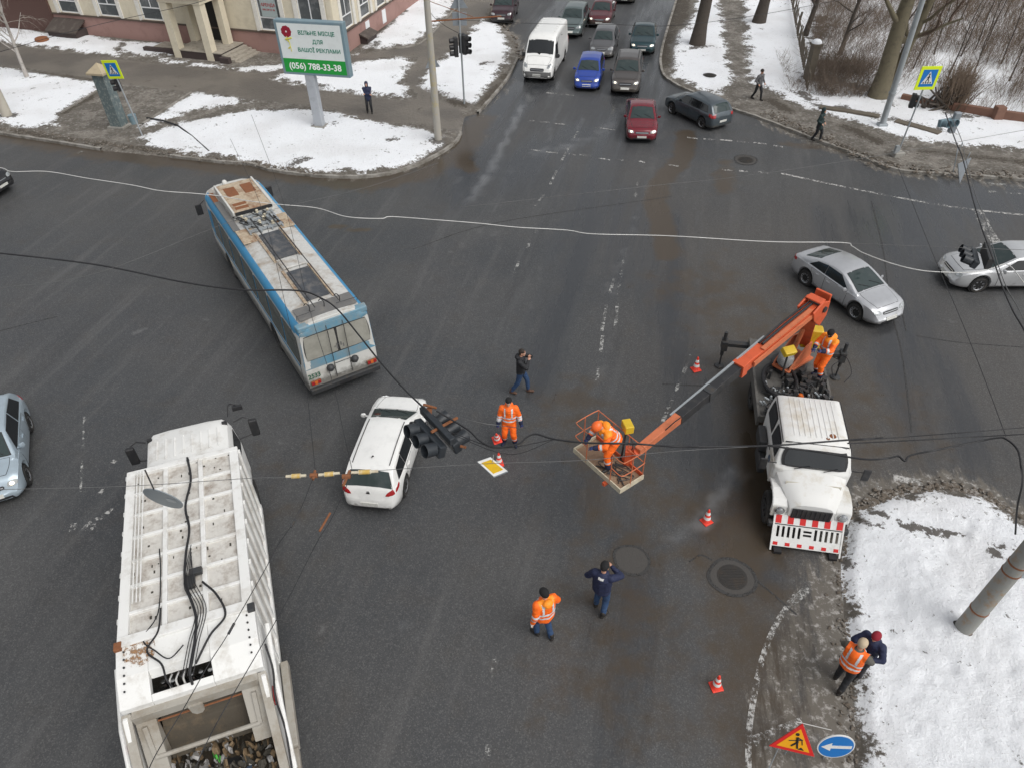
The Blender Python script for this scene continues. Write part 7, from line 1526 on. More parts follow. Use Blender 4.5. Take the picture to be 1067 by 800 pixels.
# ------------------------------------------------------------------ right-hand walls
mat('brick', (.19, .10, .07), .85, dirt=(.13, .07, .05), dscale=3, damt=.7, bump=.5, bscale=14)
mat('old_stone', (.13, .11, .085), .9, dirt=(.08, .07, .05), dscale=2.5, damt=.8, bump=.6, bscale=10)
def lowwall(pts, h, th, m_, label, name='low_wall', z=.1, cap=None, pil=()):
    P = [at(*p) for p in pts]; o_ = P[0]; t = thing(name, label, 'wall', (o_.x, o_.y, z)); m = MB()
    for a_, b_ in zip(P, P[1:]): m.bar(a_-o_+Vector((0, 0, h/2)), b_-o_+Vector((0, 0, h/2)), th, h)
    m.build('wall', m_, t, bevel=.02)
    for q_ in pil:
        c_ = at(*q_)-o_; MB().box(c_.x-.25, c_.x+.25, c_.y-.2, c_.y+.25, 0, h+.25).build('pier', m_, t, bevel=.02)
    return t
lowwall([(990, 118), (1037, 126), (1110, 136), (1200, 150)], .5, .3, 'brick', 'low red brick wall right of the thicket with a small pier', pil=((1037, 127),))
lowwall([(938, 106), (965, 112), (990, 118)], .35, .3, 'brick', 'broken stub of brick wall behind the crossing sign')
lowwall([(853, 116), (880, 120), (915, 126)], .2, .45, 'old_stone', 'low weathered stone border left of the grey lamp post')
lowwall([(932, 130), (955, 136), (978, 143)], .16, .5, 'old_stone', 'low weathered stone border right of the grey lamp post')
c_ = at(841, 86); t = thing('gate_pillar', 'square brown gate pillar with a snow cap beside the fence', 'pillar', (c_.x, c_.y, .1), R(10))
t.scale = (.62, .62, 1)
MB().box(-.38, .38, -.38, .38, 0, 2.1).build('shaft', 'old_stone', t, bevel=.03); MB().box(-.48, .48, -.48, .48, 2.1, 2.25).build('cap', 'old_stone', t, bevel=.02)
m = MB(); m.lathe([(.5, 0), (.48, .1), (.3, .2), (.01, .24)], 14, 0, Matrix.Translation((0, 0, 2.25))); m.build('snow_cap', 'snow', t, smooth=60)
P0, P1 = at(840, 98), at(822, -6); t = thing('picket_fence', 'decaying wooden picket fence running up behind the gate pillar', 'fence', (P0.x, P0.y, .1)); rr = random.Random(9); m = MB()
for i in range(46):
    k = i/45; p = (P1-P0)*k; p.z = 0; h = 1.3+rr.uniform(-.35, .15)
    m.bar(p, p+Vector((rr.uniform(-.12, .12), rr.uniform(-.1, .1), h)), .10, .03, up=(1, .2, 0))
m.build('pickets', 'old_stone', t); m = MB()
for z_ in (.4, 1.0): m.bar(Vector((0, 0, z_)), (P1-P0)+Vector((0, 0, z_)), .05, .08)
m.build('rails', 'old_stone', t)
# ------------------------------------------------------------------ trees
mat('bark', (.07, .058, .048), .9, dirt=(.045, .036, .028), dscale=5, damt=.8, bump=1., bscale=12); mat('bark_green', (.15, .13, .085), .9, dirt=(.07, .058, .045), dscale=3, damt=.8, bump=1., bscale=10)
mat('birch_bark', (.42, .39, .36), .8, dirt=(.06, .055, .05), dscale=6, damt=.9, dlo=.52); mat('twig', (.11, .075, .055), .9, var=.3); mat('twig_grey', (.26, .23, .20), .9); mat('dry_stem', (.17, .125, .09), .9, var=.4, bscale=8)
def tree(name, c_, label, h, r, bark, twigm, seed, lean=(0, 0), first=.35, nl=9, depth=3, group=None, droop=0., spread=1., zbase=.1):
    t = thing(name, label, 'tree', (c_.x, c_.y, zbase), 0, group); rr = random.Random(seed); tm = MB(); cm = MB()
    k = 9; tp = [Vector((lean[0]*h*(i/k)+.05*h*.2*math.sin(i*1.3+seed)*(i/k), lean[1]*h*(i/k)+.04*h*.2*math.cos(i*1.7+seed)*(i/k), h*i/k-.1)) for i in range(k+1)]
    tr_ = [r*(1.25 if i == 0 else 1-.8*i/k) for i in range(k+1)]; tm.tube(tp, tr_, 12)
    def branch(p, d, L_, rad, lv):
        n_ = 5; pts = [p]; dd_ = d.copy()
        for i in range(n_):
            dd_ = (dd_+Vector((rr.uniform(-.3, .3), rr.uniform(-.3, .3), rr.uniform(-.15, .3)-droop*(lv > 0)))).normalized(); pts.append(pts[-1]+dd_*L_/n_)
        (tm if lv == 0 else cm).tube(pts, [rad*(1-.75*i/n_) for i in range(n_+1)], 6 if lv == 0 else 4, cap=False)
        if lv < depth:
            for i in range(3 if lv == 0 else 4):
                q_ = pts[1+rr.randrange(n_)]; v = (dd_+Vector((rr.uniform(-1, 1), rr.uniform(-1, 1), rr.uniform(-.3, .7)))).normalized(); branch(q_, v, L_*rr.uniform(.4, .65), rad*.45, lv+1)
    for i in range(nl):
        f = first+(1-first)*(i+.3*rr.random())/nl; j = f*k; a_ = tp[int(j)]; b_ = tp[min(k, int(j)+1)]; p = a_+(b_-a_)*(j-int(j)); an = rr.random()*6.28+i*2.4
        branch(p, Vector((math.cos(an)*spread, math.sin(an)*spread, .7)).normalized(), h*rr.uniform(.22, .36)*(1.15-f*.5), r*.34*(1.2-f*.6), 0)
    tm.build('trunk', bark, t, smooth=60); cm.build('crown', twigm, t); return t
tree('birch_tree', at(29, 83), 'slim white birch with drooping twigs in the snow at left', 7.5, .13, 'birch_bark', 'twig_grey', 3, first=.22, nl=20, depth=3, droop=.28, spread=.6, lean=(.05, 0))
tree('bare_tree', at(726, 49), 'big dark tree trunk standing nearest the muddy road edge at the top', 13, .50, 'bark', 'twig', 5, lean=(.06, 0), first=.45, nl=6)
tree('bare_tree', at(790, 26), 'big dark tree trunk in snow between the footpath and fence', 13, .45, 'bark', 'twig', 6, lean=(.09, 0), first=.5, nl=6)
tree('bare_tree', at(914, 104), 'thick upright mossy trunk of the twin trees behind the lamp post', 14, .52, 'bark_green', 'twig', 8, first=.22, nl=11, depth=3)
tree('bare_tree', at(922, 104), 'slanting mossy trunk leaning right beside the thick upright one', 12, .32, 'bark_green', 'twig', 9, lean=(.16, .05), first=.25, nl=9, depth=3)
tree('bare_tree', at(838, 40), 'slender dark tree rising beside the picket fence', 10, .2, 'bark', 'twig', 12, lean=(.12, 0), first=.2, nl=10)
tree('bare_tree', at(874, 60), 'small leaning dark tree in the middle of the brown thicket', 8, .16, 'bark', 'twig', 14, lean=(.1, 0), first=.2, nl=12)
rr = random.Random(21)
SAP = [(1000, 62), (1015, 55), (1022, 58), (960, 40), (1042, 70), (1060, 50), (985, 88), (1050, 88), (972, 60), (1030, 35), (950, 75), (1063, 80), (1010, 90), (996, 30), (1045, 20)]
PLC = ['beside the left lamp post', 'in the middle clump', 'at the right of the clump', 'nearest the lamp post top', 'above the wall pier', 'at the far right edge', 'just above the signal casing', 'close over the brick wall', 'left of the clump', 'in open snow near the top', 'right beside the crossing sign', 'low at the right edge', 'between clump and wall', 'highest left of the open snow', 'highest at the right']
for i, p in enumerate(SAP):
    tree('sapling', at(*p), 'thin bare sapling '+PLC[i]+' in the snowy thicket', rr.uniform(3.5, 6), .05, 'bark', 'dry_stem', 30+i, lean=(rr.uniform(.02, .15), rr.uniform(-.05, .1)), first=.25, nl=7, depth=1, group='saplings in the snowy thicket')
mat('bush_twig', (.20, .155, .12), .9, var=.5, bscale=6)
# undergrowth: one mass nobody could count
def brush(poly, n, hmin, hmax, m_, label, seed, rad=.012, side=2, lean=.25, name='undergrowth'):
    P = px(poly); xs = [p.x for p in P]; ys = [p.y for p in P]; rr = random.Random(seed); m = MB(); c = 0; PP = np.array([(p.x, p.y) for p in P])
    pts = NR.uniform((min(xs), min(ys)), (max(xs), max(ys)), (n*6, 2)); sd = poly_sd(pts, P); cl_ = vnoise(pts, 1.7, seed); pts = pts[(sd > 0) & (cl_ > .25+.3*NR.random(len(cl_)))][:n]
    for x, y in pts:
        h = rr.uniform(hmin, hmax); v = Vector((rr.gauss(.12, lean), rr.gauss(0, lean), 1)); p0 = Vector((x, y, .08)); p1 = p0+v*h*.5; v2 = v+Vector((rr.gauss(0, lean), rr.gauss(0, lean), -.1)); p2 = p1+v2*h*.5
        r_ = rad*rr.uniform(.6, 1.3); m.tube([p0, p1, p2], [r_, r_*.7, r_*.3], 3, cap=False)
        for s in range(side):
            q_ = p0.lerp(p2, rr.uniform(.25, .8)); w_ = Vector((rr.gauss(0, .5), rr.gauss(0, .5), rr.uniform(.2, .9))); m.tube([q_, q_+w_*h*.3], [r_*.6, r_*.2], 3, cap=False)
    o = m.build(name, m_); o['kind'] = 'stuff'; return tag(o, label, 'undergrowth')
brush([(930, -5), (1190, -5), (1190, 148), (1067, 131), (1037, 126), (990, 116), (940, 102)], 11000, .5, 2.3, 'dry_stem', 'dense thicket of thin bare stems rising from the snow on the right', 5, .0085, 3, .22)
brush([(845, -5), (930, -5), (935, 104), (900, 104), (846, 100)], 3000, .6, 2.3, 'bush_twig', 'tangled brown bushes between the picket fence and twin trunks', 6, .009, 4, .4)
brush([(850, 72), (902, 74), (906, 106), (850, 104)], 900, .5, 1.3, 'bush_twig', 'darkest tangled bush at the foot of the thick mossy trunk', 7, .011, 4, .55)
brush([(810, 60), (846, 90), (846, 106), (820, 100)], 160, .3, .9, 'dry_stem', 'sparse dry stalks in the snow left of the gate pillar', 8, .01, 2, .5)
brush([(978, 92), (1000, 92), (1003, 122), (975, 118)], 420, .8, 2.4, 'dry_stem', 'clump of upright suckers beside the blue-grey signal casing', 9, .02, 2, .2)
# stump / earth heap behind the crossing sign
m = MB(); rr = random.Random(3); c_ = at(978, 116)
for k in range(26): m.tube([c_+Vector((rr.uniform(-1, 1), rr.uniform(-.4, .4), .1)), c_+Vector((rr.uniform(-1.2, 1.2), rr.uniform(-.6, .6), rr.uniform(.4, 1.4)))], [.09, .04], 5)
tag(m.build('root_heap', 'bark'), 'heap of brown roots and cut wood in front of the low brick wall', 'root heap')
# ------------------------------------------------------------------ people
mat('hivis', (1.0, .16, .01), .6, dirt=(.75, .11, .01), dscale=6, damt=.5, bump=.5, bscale=14)
mat('hivis_yellow', (1.0, .30, .015), .6); mat('reflective', (.62, .64, .66), .35); mat('navy_cloth', (.012, .018, .055), .75, dirt=(.03, .035, .07), dscale=6, bump=.5, bscale=14)
mat('black_cloth', (.014, .015, .018), .75, dirt=(.035, .035, .038), dscale=6, bump=.6, bscale=12); mat('jeans', (.022, .055, .13), .8, dirt=(.05, .085, .15), dscale=7, bump=.5, bscale=14)
mat('boot', (.02, .017, .015), .6); mat('brown_boot', (.10, .05, .03), .6); mat('black_knit', (.010, .010, .011), .9); mat('beige_knit', (.50, .40, .28), .9); mat('red_knit', (.25, .012, .025), .85)
mat('helmet_orange', (.95, .16, .03), .35); mat('blue_glove', (.02, .035, .12), .7); mat('white_glove', (.7, .7, .68), .7); mat('grey_green_cloth', (.10, .095, .08), .8, bump=.5, bscale=14)
mat('dark_green_cloth', (.018, .035, .035), .8, bump=.5); mat('grey_pattern', (.12, .12, .125), .8, dirt=(.025, .025, .03), dscale=9, damt=1, dlo=.48); mat('red_scarf', (.4, .05, .06), .8); mat('eye_white', (.7, .7, .7), .3)
def capsule(mb, p0, r0, p1, r1, n=14, fl=1.0):
    p0, p1 = Vector(p0), Vector(p1); d = p1-p0; L_ = d.length; q_ = d.to_track_quat('Z', 'Y').to_matrix().to_4x4() if L_ > 1e-6 else Matrix.Identity(4)
    prof = [(max(.0005, r0*math.sin(k/4*PI/2)), -r0*math.cos(k/4*PI/2)) for k in range(4)]+[(r0, 0), (r1, L_)]+[(max(.0005, r1*math.cos(k/4*PI/2)), L_+r1*math.sin(k/4*PI/2)) for k in range(1, 5)]
    mb.lathe(prof, n, 0, Matrix.Translation(p0) @ q_ @ Matrix.Diagonal((1, fl, 1, 1)))
def ell(mb, c, r, rot=None, n=16):
    M4 = Matrix.Translation(Vector(c)) @ (rot or Matrix.Identity(4)) @ Matrix.Diagonal((r[0], r[1], r[2], 1))
    mb.lathe([(max(.001, math.sin(k/10*PI)), -math.cos(k/10*PI)) for k in range(11)], n, 0, M4)
def fuse(mb, name, m_, parent, vox=.012, sm_it=4, crease=0, seed=0):
    o = mb.build(name, m_, None); r_ = o.modifiers.new('r', 'REMESH'); r_.mode = 'VOXEL'; r_.voxel_size = vox; r_.use_smooth_shade = True
    s_ = o.modifiers.new('s', 'SMOOTH'); s_.iterations = sm_it; s_.factor = .5
    bpy.context.view_layer.update(); me = bpy.data.meshes.new_from_object(o.evaluated_get(bpy.context.evaluated_depsgraph_get()))
    bpy.data.objects.remove(o); me.name = name
    if crease:
        n_ = len(me.vertices); co_ = np.empty(n_*3, np.float32); me.vertices.foreach_get('co', co_); P = co_.reshape(-1, 3).copy(); no = np.empty(n_*3, np.float32); me.vertices.foreach_get('normal', no); no = no.reshape(-1, 3)
        q_ = np.stack([P[:, 0]+P[:, 1]*.7, P[:, 2]*1.6+P[:, 1]*.5], 1); w_ = (vnoise(q_+50, .06, seed)-.5)+.6*(vnoise(q_*1.3+20, .11, seed+3)-.5)
        P = P+no*(w_*crease)[:, None]; me.vertices.foreach_set('co', P.ravel().astype(np.float32)); me.update()
    me.materials.clear(); me.materials.append(MATS[m_]); me.polygons.foreach_set('use_smooth', [True]*len(me.polygons))
    o = bpy.data.objects.new(name, me); COL.objects.link(o); o.parent = parent; return o
def ik(a_, b_, l1, l2, pole):
    a_, b_ = Vector(a_), Vector(b_); d = b_-a_; L_ = min(d.length, l1+l2-.01)
    if d.length > l1+l2-.01: b_ = a_+d.normalized()*L_; d = b_-a_
    x = (l1*l1-l2*l2+L_*L_)/(2*L_); h = math.sqrt(max(0, l1*l1-x*x)); dn = d.normalized(); p = Vector(pole); p = (p-dn*p.dot(dn)).normalized()
    return a_+dn*x+p*h, b_
def band(src, fn, name, m_, parent, off=.006):
    me = src.data; keep = [p for p in me.polygons if fn(p.center)]
    if not keep: return
    idx = {}; vs_ = []; fs = []
    for p in keep:
        f = []
        for v in p.vertices:
            if v not in idx: idx[v] = len(vs_); vs_.append(tuple(me.vertices[v].co+me.vertices[v].normal*off))
            f.append(idx[v])
        fs.append(tuple(f))
    m = MB(); m.add(vs_, fs); o = m.build(name, m_, parent, smooth=60); return o
def person(loc, heading, label, jacket='black_cloth', trousers='jeans', hat='black_knit', hatkind='cap', boots='boot', glove=None, hivis=None, vest=None, hood=None, cuffs=None,
           lean=0., leanside=0., feet=((.06, .11), (-.06, -.11)), footyaw=(0, 0), hands=((.12, .26, .80), (.12, -.26, .80)), poles=((-1, .3, -.2), (-1, -.3, -.2)), headyaw=0., headpitch=0., s=1.0, coat=0., bulk=1.0, hide_face=False, pel=(0, 0, .93)):
    root = thing('person', label, 'person', loc, R(heading)); root.scale = (s,)*3
    P = Vector(pel); up = Vector((math.sin(R(lean)), math.sin(R(leanside)), math.cos(R(lean)))).normalized(); sd = Vector((0, 1, 0)); sd = (sd-up*sd.dot(up)).normalized(); fw_ = sd.cross(up)
    waist = P+up*.16; chest = P+up*.38; neck = P+up*.54; sh = [chest+up*.09+sd*.185, chest+up*.09-sd*.185]
    hr = (Matrix.Rotation(R(headyaw), 3, 'Z') @ Matrix.Rotation(R(headpitch+lean*.6), 3, 'Y')); HD = lambda v: hc+hr @ Vector(v)
    hc = neck+up*.06+hr @ Vector((.03, 0, .10))
    hips = [P+Vector((0, .095, -.03)), P+Vector((0, -.095, -.03))]
    arms = []; legs = []
    for i in (0, 1):
        el_, ha = ik(sh[i], hands[i], .29, .265, poles[i]); arms.append((sh[i], el_, ha))
        kn, an = ik(hips[i], (feet[i][0], feet[i][1], .09 if len(feet[i]) < 3 else feet[i][2]), .43, .42, (1, 0, .1)); legs.append((hips[i], kn, an))
    # --- the body, one surface
    b_ = MB()
    ell(b_, HD((.0, 0, .02)), (.098, .076, .11), hr.to_4x4()); ell(b_, HD((.03, 0, -.045)), (.062, .056, .07), hr.to_4x4()); ell(b_, HD((.098, 0, -.01)), (.018, .013, .026), hr.to_4x4(), 10)
    ell(b_, HD((.09, 0, -.055)), (.012, .026, .012), hr.to_4x4(), 10); ell(b_, HD((.082, 0, .03)), (.014, .05, .012), hr.to_4x4(), 10); ell(b_, HD((.078, 0, -.09)), (.02, .024, .018), hr.to_4x4(), 10)
    for s_ in (1, -1): ell(b_, HD((-.005, s_*.078, -.005)), (.024, .012, .034), hr.to_4x4(), 10)
    capsule(b_, neck-up*.05, .056, HD((-.015, 0, -.06)), .052); capsule(b_, P, .13, waist, .115); capsule(b_, waist, .115, chest, .14, fl=1.); capsule(b_, sh[0], .055, sh[1], .055)
    for i in (0, 1):
        a, e, h = arms[i]; capsule(b_, a, .05, e, .038); capsule(b_, e, .038, h, .026)
        hd_ = (h-e).normalized(); si = hd_.cross(Vector((0, 0, 1))); si = si.normalized() if si.length > .1 else Vector((0, 1, 0)); nu_ = si.cross(hd_)
        capsule(b_, h, .026, h+hd_*.06, .03, 10)
        for k in range(4):
            o_ = si*(k-1.5)*.0205; q0_ = h+hd_*.075+o_; ln = (.036, .042, .040, .031)[k]; q1_ = q0_+hd_*ln-nu_*.012; q2_ = q1_+hd_*ln*.55-nu_*ln*.6
            capsule(b_, q0_, .0098, q1_, .009, 8); capsule(b_, q1_, .009, q2_, .008, 8)
        t0 = h+hd_*.025+si*.028*(1 if i else -1); t1 = t0+hd_*.035+si*.022*(1 if i else -1)-nu_*.01; capsule(b_, t0, .0125, t1, .011, 8); capsule(b_, t1, .011, t1+hd_*.028-nu_*.008, .0095, 8)
        a, e, h = legs[i]; capsule(b_, a, .082, e, .056); capsule(b_, e, .056, h, .038); fy = Vector((math.cos(R(footyaw[i])), math.sin(R(footyaw[i])), 0)); capsule(b_, h+Vector((0, 0, -.035)), .04, h+fy*.13+Vector((0, 0, -.055)), .03)
    body = fuse(b_, 'body', 'skin', root, .008, 3)
    for s_ in (1, -1):
        e_ = MB(); ell(e_, HD((.088, s_*.031, .012)), (.010, .014, .010), None, 8); e_.build('eye', 'eye_white', root, smooth=60)
    # --- clothes
    k_ = bulk; j = MB()
    capsule(j, P+up*(-.02-coat), (.155+coat*.15)*k_, waist, .145*k_, fl=1); capsule(j, waist, .145*k_, chest+up*.04, .15*k_); capsule(j, sh[0]-sd*.02, .078*k_, sh[1]+sd*.02, .078*k_)
    capsule(j, P+up*(-.02)+sd*.06, .135*k_, chest+sd*.08, .125*k_); capsule(j, P+up*(-.02)-sd*.06, .135*k_, chest-sd*.08, .125*k_); capsule(j, neck-up*.10, .10, neck-up*.02, .075)
    if hood: ell(j, neck-fw_*.10-up*.01, (.09, .12, .085))
    for i in (0, 1):
        a, e, h = arms[i]; capsule(j, a, .082*k_, e, .065*k_); capsule(j, e, .065*k_, e+(h-e)*.93, .05*k_)
    jk = fuse(j, 'jacket', jacket, root, .013, 5, .014, int(abs(heading))+3)
    tr_ = MB(); capsule(tr_, P+Vector((0, .04, -.02)), .13, P+Vector((0, -.04, -.02)), .13)
    for i in (0, 1):
        a, e, h = legs[i]; bk = 1.12 if hivis else 1.; capsule(tr_, a, .105*bk, e, .078*bk); capsule(tr_, e, .078*bk, e+(h-e)*.93, .062*bk)
    tz = fuse(tr_, 'trousers', trousers, root, .013, 5, .012, int(abs(heading))+9)
    for i in (0, 1):
        a, e, h = legs[i]; fy = Vector((math.cos(R(footyaw[i])), math.sin(R(footyaw[i])), 0)); bt = MB()
        capsule(bt, h+Vector((0, 0, .06)), .056, h+Vector((0, 0, -.03)), .052); capsule(bt, h+Vector((0, 0, -.045))-fy*.03, .046, h+fy*.15+Vector((0, 0, -.05)), .041, fl=1.)
        fuse(bt, 'boot', boots, root, .012, 3)
        if glove:
            a, e, h = arms[i]; g = MB(); hd_ = (h-e).normalized(); capsule(g, h-hd_*.03, .042, h+hd_*.055, .043); si = hd_.cross(Vector((0, 0, 1))); si = si.normalized() if si.length > .1 else Vector((0, 1, 0))
            for kk in range(4): o_ = si*(kk-1.5)*.022; capsule(g, h+hd_*.07+o_, .013, h+hd_*.125+o_-si.cross(hd_)*.02, .0115, 8)
            capsule(g, h+hd_*.03+si*.03*(1 if i else -1), .016, h+hd_*.07+si*.055*(1 if i else -1), .014, 8); fuse(g, 'glove', glove, root, .009, 2)
    hz = MB()
    if hatkind in ('cap', 'helmet'):
        r3 = (.118, .096, .10) if hatkind == 'cap' else (.14, .115, .115); ell(hz, HD((-.005, 0, .055)), r3, hr.to_4x4())
        if hatkind == 'helmet': capsule(hz, HD((.05, 0, .045)), .07, HD((.12, 0, .04)), .04, fl=.5)
        else: ell(hz, HD((-.02, 0, .03)), (.108, .088, .085), hr.to_4x4())
        fuse(hz, 'helmet' if hatkind == 'helmet' else 'hat', hat, root, .012, 2)
    elif hatkind == 'hair':
        ell(hz, HD((-.018, 0, .045)), (.105, .085, .10), hr.to_4x4()); ell(hz, HD((-.045, 0, -.0)), (.075, .078, .08), hr.to_4x4()); fuse(hz, 'hair', hat, root, .012, 2, .012, 5)
    elif hatkind == 'hood':
        ell(hz, HD((-.025, 0, .03)), (.118, .105, .135), hr.to_4x4()); capsule(hz, HD((-.05, 0, -.06)), .10, neck-up*.02, .10); fuse(hz, 'hood', hat, root, .012, 3, .012, 5)
    if hide_face: f_ = MB(); ell(f_, HD((.03, 0, -.035)), (.078, .068, .085), hr.to_4x4()); fuse(f_, 'balaclava', 'black_knit', root, .012, 3)
    t_ = lambda c_: (Vector(c_)-P).dot(up)
    if hivis:
        band(jk, lambda c_: .05 < t_(c_) < .10 or .17 < t_(c_) < .215, 'reflective_band', 'reflective', jk)
        for i in (0, 1):
            a, e, h = arms[i]; band(jk, lambda c_: (Vector(c_)-h).length < .125 and abs(t_(c_)) < 3 and (Vector(c_)-e).dot((h-e).normalized()) > .14, 'cuff', 'navy_cloth', jk, .006); band(jk, lambda c_: .07 < (Vector(c_)-e).dot((h-e).normalized()) < .125 and (Vector(c_)-(e+(h-e)*.4)).length < .12, 'reflective_band', 'reflective', jk)
            band(jk, lambda c_: abs((Vector(c_)-chest).dot(sd)-(.10 if i else -.10)) < .022 and .24 < t_(c_) < .52, 'brace_stripe', 'reflective', jk)
            a, e, h = legs[i]; band(tz, lambda c_: (Vector(c_)-h).length < .19 and (Vector(c_)-e).dot((h-e).normalized()) > .26, 'trouser_cuff', 'navy_cloth', tz); band(tz, lambda c_: .17 < (Vector(c_)-e).dot((h-e).normalized()) < .225 and (Vector(c_)-(e+(h-e)*.5)).length < .14, 'reflective_band', 'reflective', tz)
        if hivis == 'yellow': band(jk, lambda c_: t_(c_) > .44 and (Vector(c_)-neck).length < .28, 'shoulder_panel', 'hivis_yellow', jk, .004)
    if vest:
        v = band(jk, lambda c_: -.06 < t_(c_) < .56 and abs((Vector(c_)-chest).dot(sd)) < .20 and min((Vector(c_)-arms[0][1]).length, (Vector(c_)-arms[1][1]).length) > .12, 'vest', vest, root, .012)
        if v:
            for z0 in (.06, .20): band(v, lambda c_: z0 < t_(c_) < z0+.05, 'reflective_band', 'reflective', v, .005)
            for s_ in (.1, -.1): band(v, lambda c_: abs((Vector(c_)-chest).dot(sd)-s_) < .022 and .26 < t_(c_) < .55, 'brace_stripe', 'reflective', v, .005)
    root['_j'] = 1; del root['_j']
    return root
SK = dict(cuffs=1)
p1 = person(at(543, 409), -12, 'person in a black jacket and jeans walking with both hands raised to the face', hat='hair', hatkind='hair', boots='brown_boot', hood=1, feet=((.22, .09), (-.30, -.10)), footyaw=(5, -10), hands=((.27, .06, 1.50), (.25, -.08, 1.42)), poles=((.1, .9, -.8), (.1, -.9, -.8)), headpitch=8, s=1.04)
p2 = person(at(531, 461), -96, 'person in orange workwear facing the camera and holding a traffic cone', jacket='hivis', trousers='hivis', hat='black_knit', boots='navy_cloth', hivis=1, glove='blue_glove', hood=1, feet=((.05, .17), (.0, -.15)), footyaw=(15, -20), hands=((.10, .36, .86), (.16, -.32, .80)), headpitch=-8, bulk=1.12, s=1.05)
# the cone it carries
hp_ = p2.matrix_basis @ Vector((.22, -.34, .72)); c_ = cone((hp_.x, hp_.y, hp_.z-.42), .5, 'white-based traffic cone hanging from the hand of the orange worker', .4); c_.rotation_euler = (R(22), R(-8), .3)
bpos = Matrix.Translation(org) @ Matrix.Rotation(hdg, 4, 'Z')
hdgLT = hdg
LTM = Matrix.Translation(lt.location) @ Matrix.Rotation(lt.rotation_euler.z, 4, 'Z')
fb = at(634, 484, 2.79)
p3 = person(fb, -158, 'person in orange workwear and helmet bending over inside the raised basket', jacket='hivis', trousers='hivis', hat='helmet_orange', hatkind='helmet', boots='boot', hivis='yellow', glove='blue_glove', hood=1, lean=38, feet=((.10, .15), (-.12, -.12)), footyaw=(10, -10), hands=((.55, .18, .98), (.50, -.22, .88)), poles=((-.2, .8, -.6), (-.2, -.8, -.6)), headpitch=25, bulk=1.12, s=1.03, pel=(-.08, 0, .90))
fd_ = at(852, 392, 1.20)
p4 = person(fd_, -150, 'person in orange workwear standing at the yellow controls on the lift truck', jacket='hivis', trousers='hivis', hat='black_knit', boots='navy_cloth', hivis='yellow', glove='blue_glove', hood=1, hide_face=True, feet=((.10, .13), (-.06, -.13)), footyaw=(15, -10), hands=((.42, .12, 1.20), (.40, -.14, 1.12)), poles=((-.2, .8, -.8), (-.2, -.8, -.8)), headpitch=22, bulk=1.14, s=1.05)
p5 = person(at(567, 664), 118, 'person in an orange hooded jacket and jeans seen from behind with a white glove', jacket='hivis', trousers='jeans', hat='black_knit', hivis=None, vest=None, hood=1, glove='white_glove', feet=((.14, .10), (-.10, -.12)), footyaw=(20, -15), hands=((-.02, .30, .86), (.22, -.22, .98)), poles=((-1, .3, 0), (-.6, -1, -.2)), headpitch=5, headyaw=8, bulk=1.15, s=1.12)
for z0 in (.08, .20): 
    j_ = [c for c in p5.children if c.name.startswith('jacket')][0]; band(j_, lambda c_: z0+.93 < c_.z < z0+.98, 'reflective_band', 'reflective', j_)
for s_ in (.11, -.11): band(j_, lambda c_: abs(c_.y-s_) < .022 and 1.16 < c_.z < 1.46, 'brace_stripe', 'reflective', j_)
band(j_, lambda c_: c_.z > 1.38 and c_.x < .02 and abs(c_.y) < .17, 'hood_panel', 'hivis_yellow', j_, .004)
p6 = person(at(624, 637), 62, 'person in a navy jacket and jeans seen from behind with elbows raised', jacket='navy_cloth', trousers='jeans', hat='black_knit', hood=None, feet=((.12, .12), (-.08, -.12)), footyaw=(10, -20), hands=((.22, .20, 1.08), (.30, -.08, 1.36)), poles=((-.7, 1, -.5), (-.1, -1, -.35)), headpitch=8, bulk=1.08, s=1.12)
band([c for c in p6.children if c.name.startswith('jacket')][0], lambda c_: c_.z > 1.40 and c_.z < 1.45 and c_.x < -.05 and abs(c_.y) < .06, 'collar_label', 'white_glove', p6)
p7 = person(at(873, 714), 42, 'person in an orange reflective vest and beige hat beside the snowfield edge', jacket='grey_green_cloth', trousers='black_cloth', hat='beige_knit', vest='hivis', feet=((.12, .12), (-.16, -.10)), footyaw=(5, -10), hands=((.34, .12, 1.12), (.36, -.16, 1.06)), poles=((-.6, .9, -.3), (-.4, -.9, -.4)), headpitch=10, bulk=1.1, s=1.08)
p8 = person(at(891, 701, .1), 215, 'person in a navy coat and dark red hat facing the one in the vest', jacket='navy_cloth', trousers='black_cloth', hat='red_knit', coat=.06, feet=((.05, .10), (-.05, -.10)), hands=((.30, .16, 1.16), (.34, -.10, 1.30)), poles=((-.4, .9, -.4), (-.4, -.9, -.4)), headpitch=18, bulk=1.06, s=1.02, glove='red_scarf')
p9 = person(at(386, 120, .0), -82, 'person in a dark hooded coat standing with folded arms on the footpath', jacket='navy_cloth', trousers='black_cloth', hat='navy_cloth', hatkind='hood', coat=.08, feet=((.08, .12), (-.06, -.14)), hands=((.22, -.12, 1.16), (.22, .12, 1.12)), poles=((-.1, 1, -.7), (-.1, -1, -.7)), s=1.02)
p9.location.z = .12
p10 = person(at(788, 104, .12), -58, 'person in a grey patterned jacket walking on the slush near the big trees', jacket='grey_pattern', trousers='black_cloth', hat='hair', feet=((.26, .08), (-.28, -.12)), hands=((.14, .26, .98), (.18, -.28, 1.0)), poles=((-1, .6, 0), (-1, -.6, 0)), s=1.0)
p11 = person(at(850, 147, .06), -42, 'person in a long dark hooded coat at the kerb left of the lamp post', jacket='dark_green_cloth', trousers='black_cloth', hat='dark_green_cloth', hatkind='hood', coat=.16, feet=((.18, .06), (-.20, -.08)), hands=((.14, .16, 1.0), (.14, -.16, 1.0)), poles=((-1, .4, 0), (-1, -.4, 0)), s=1.0, bulk=.95)
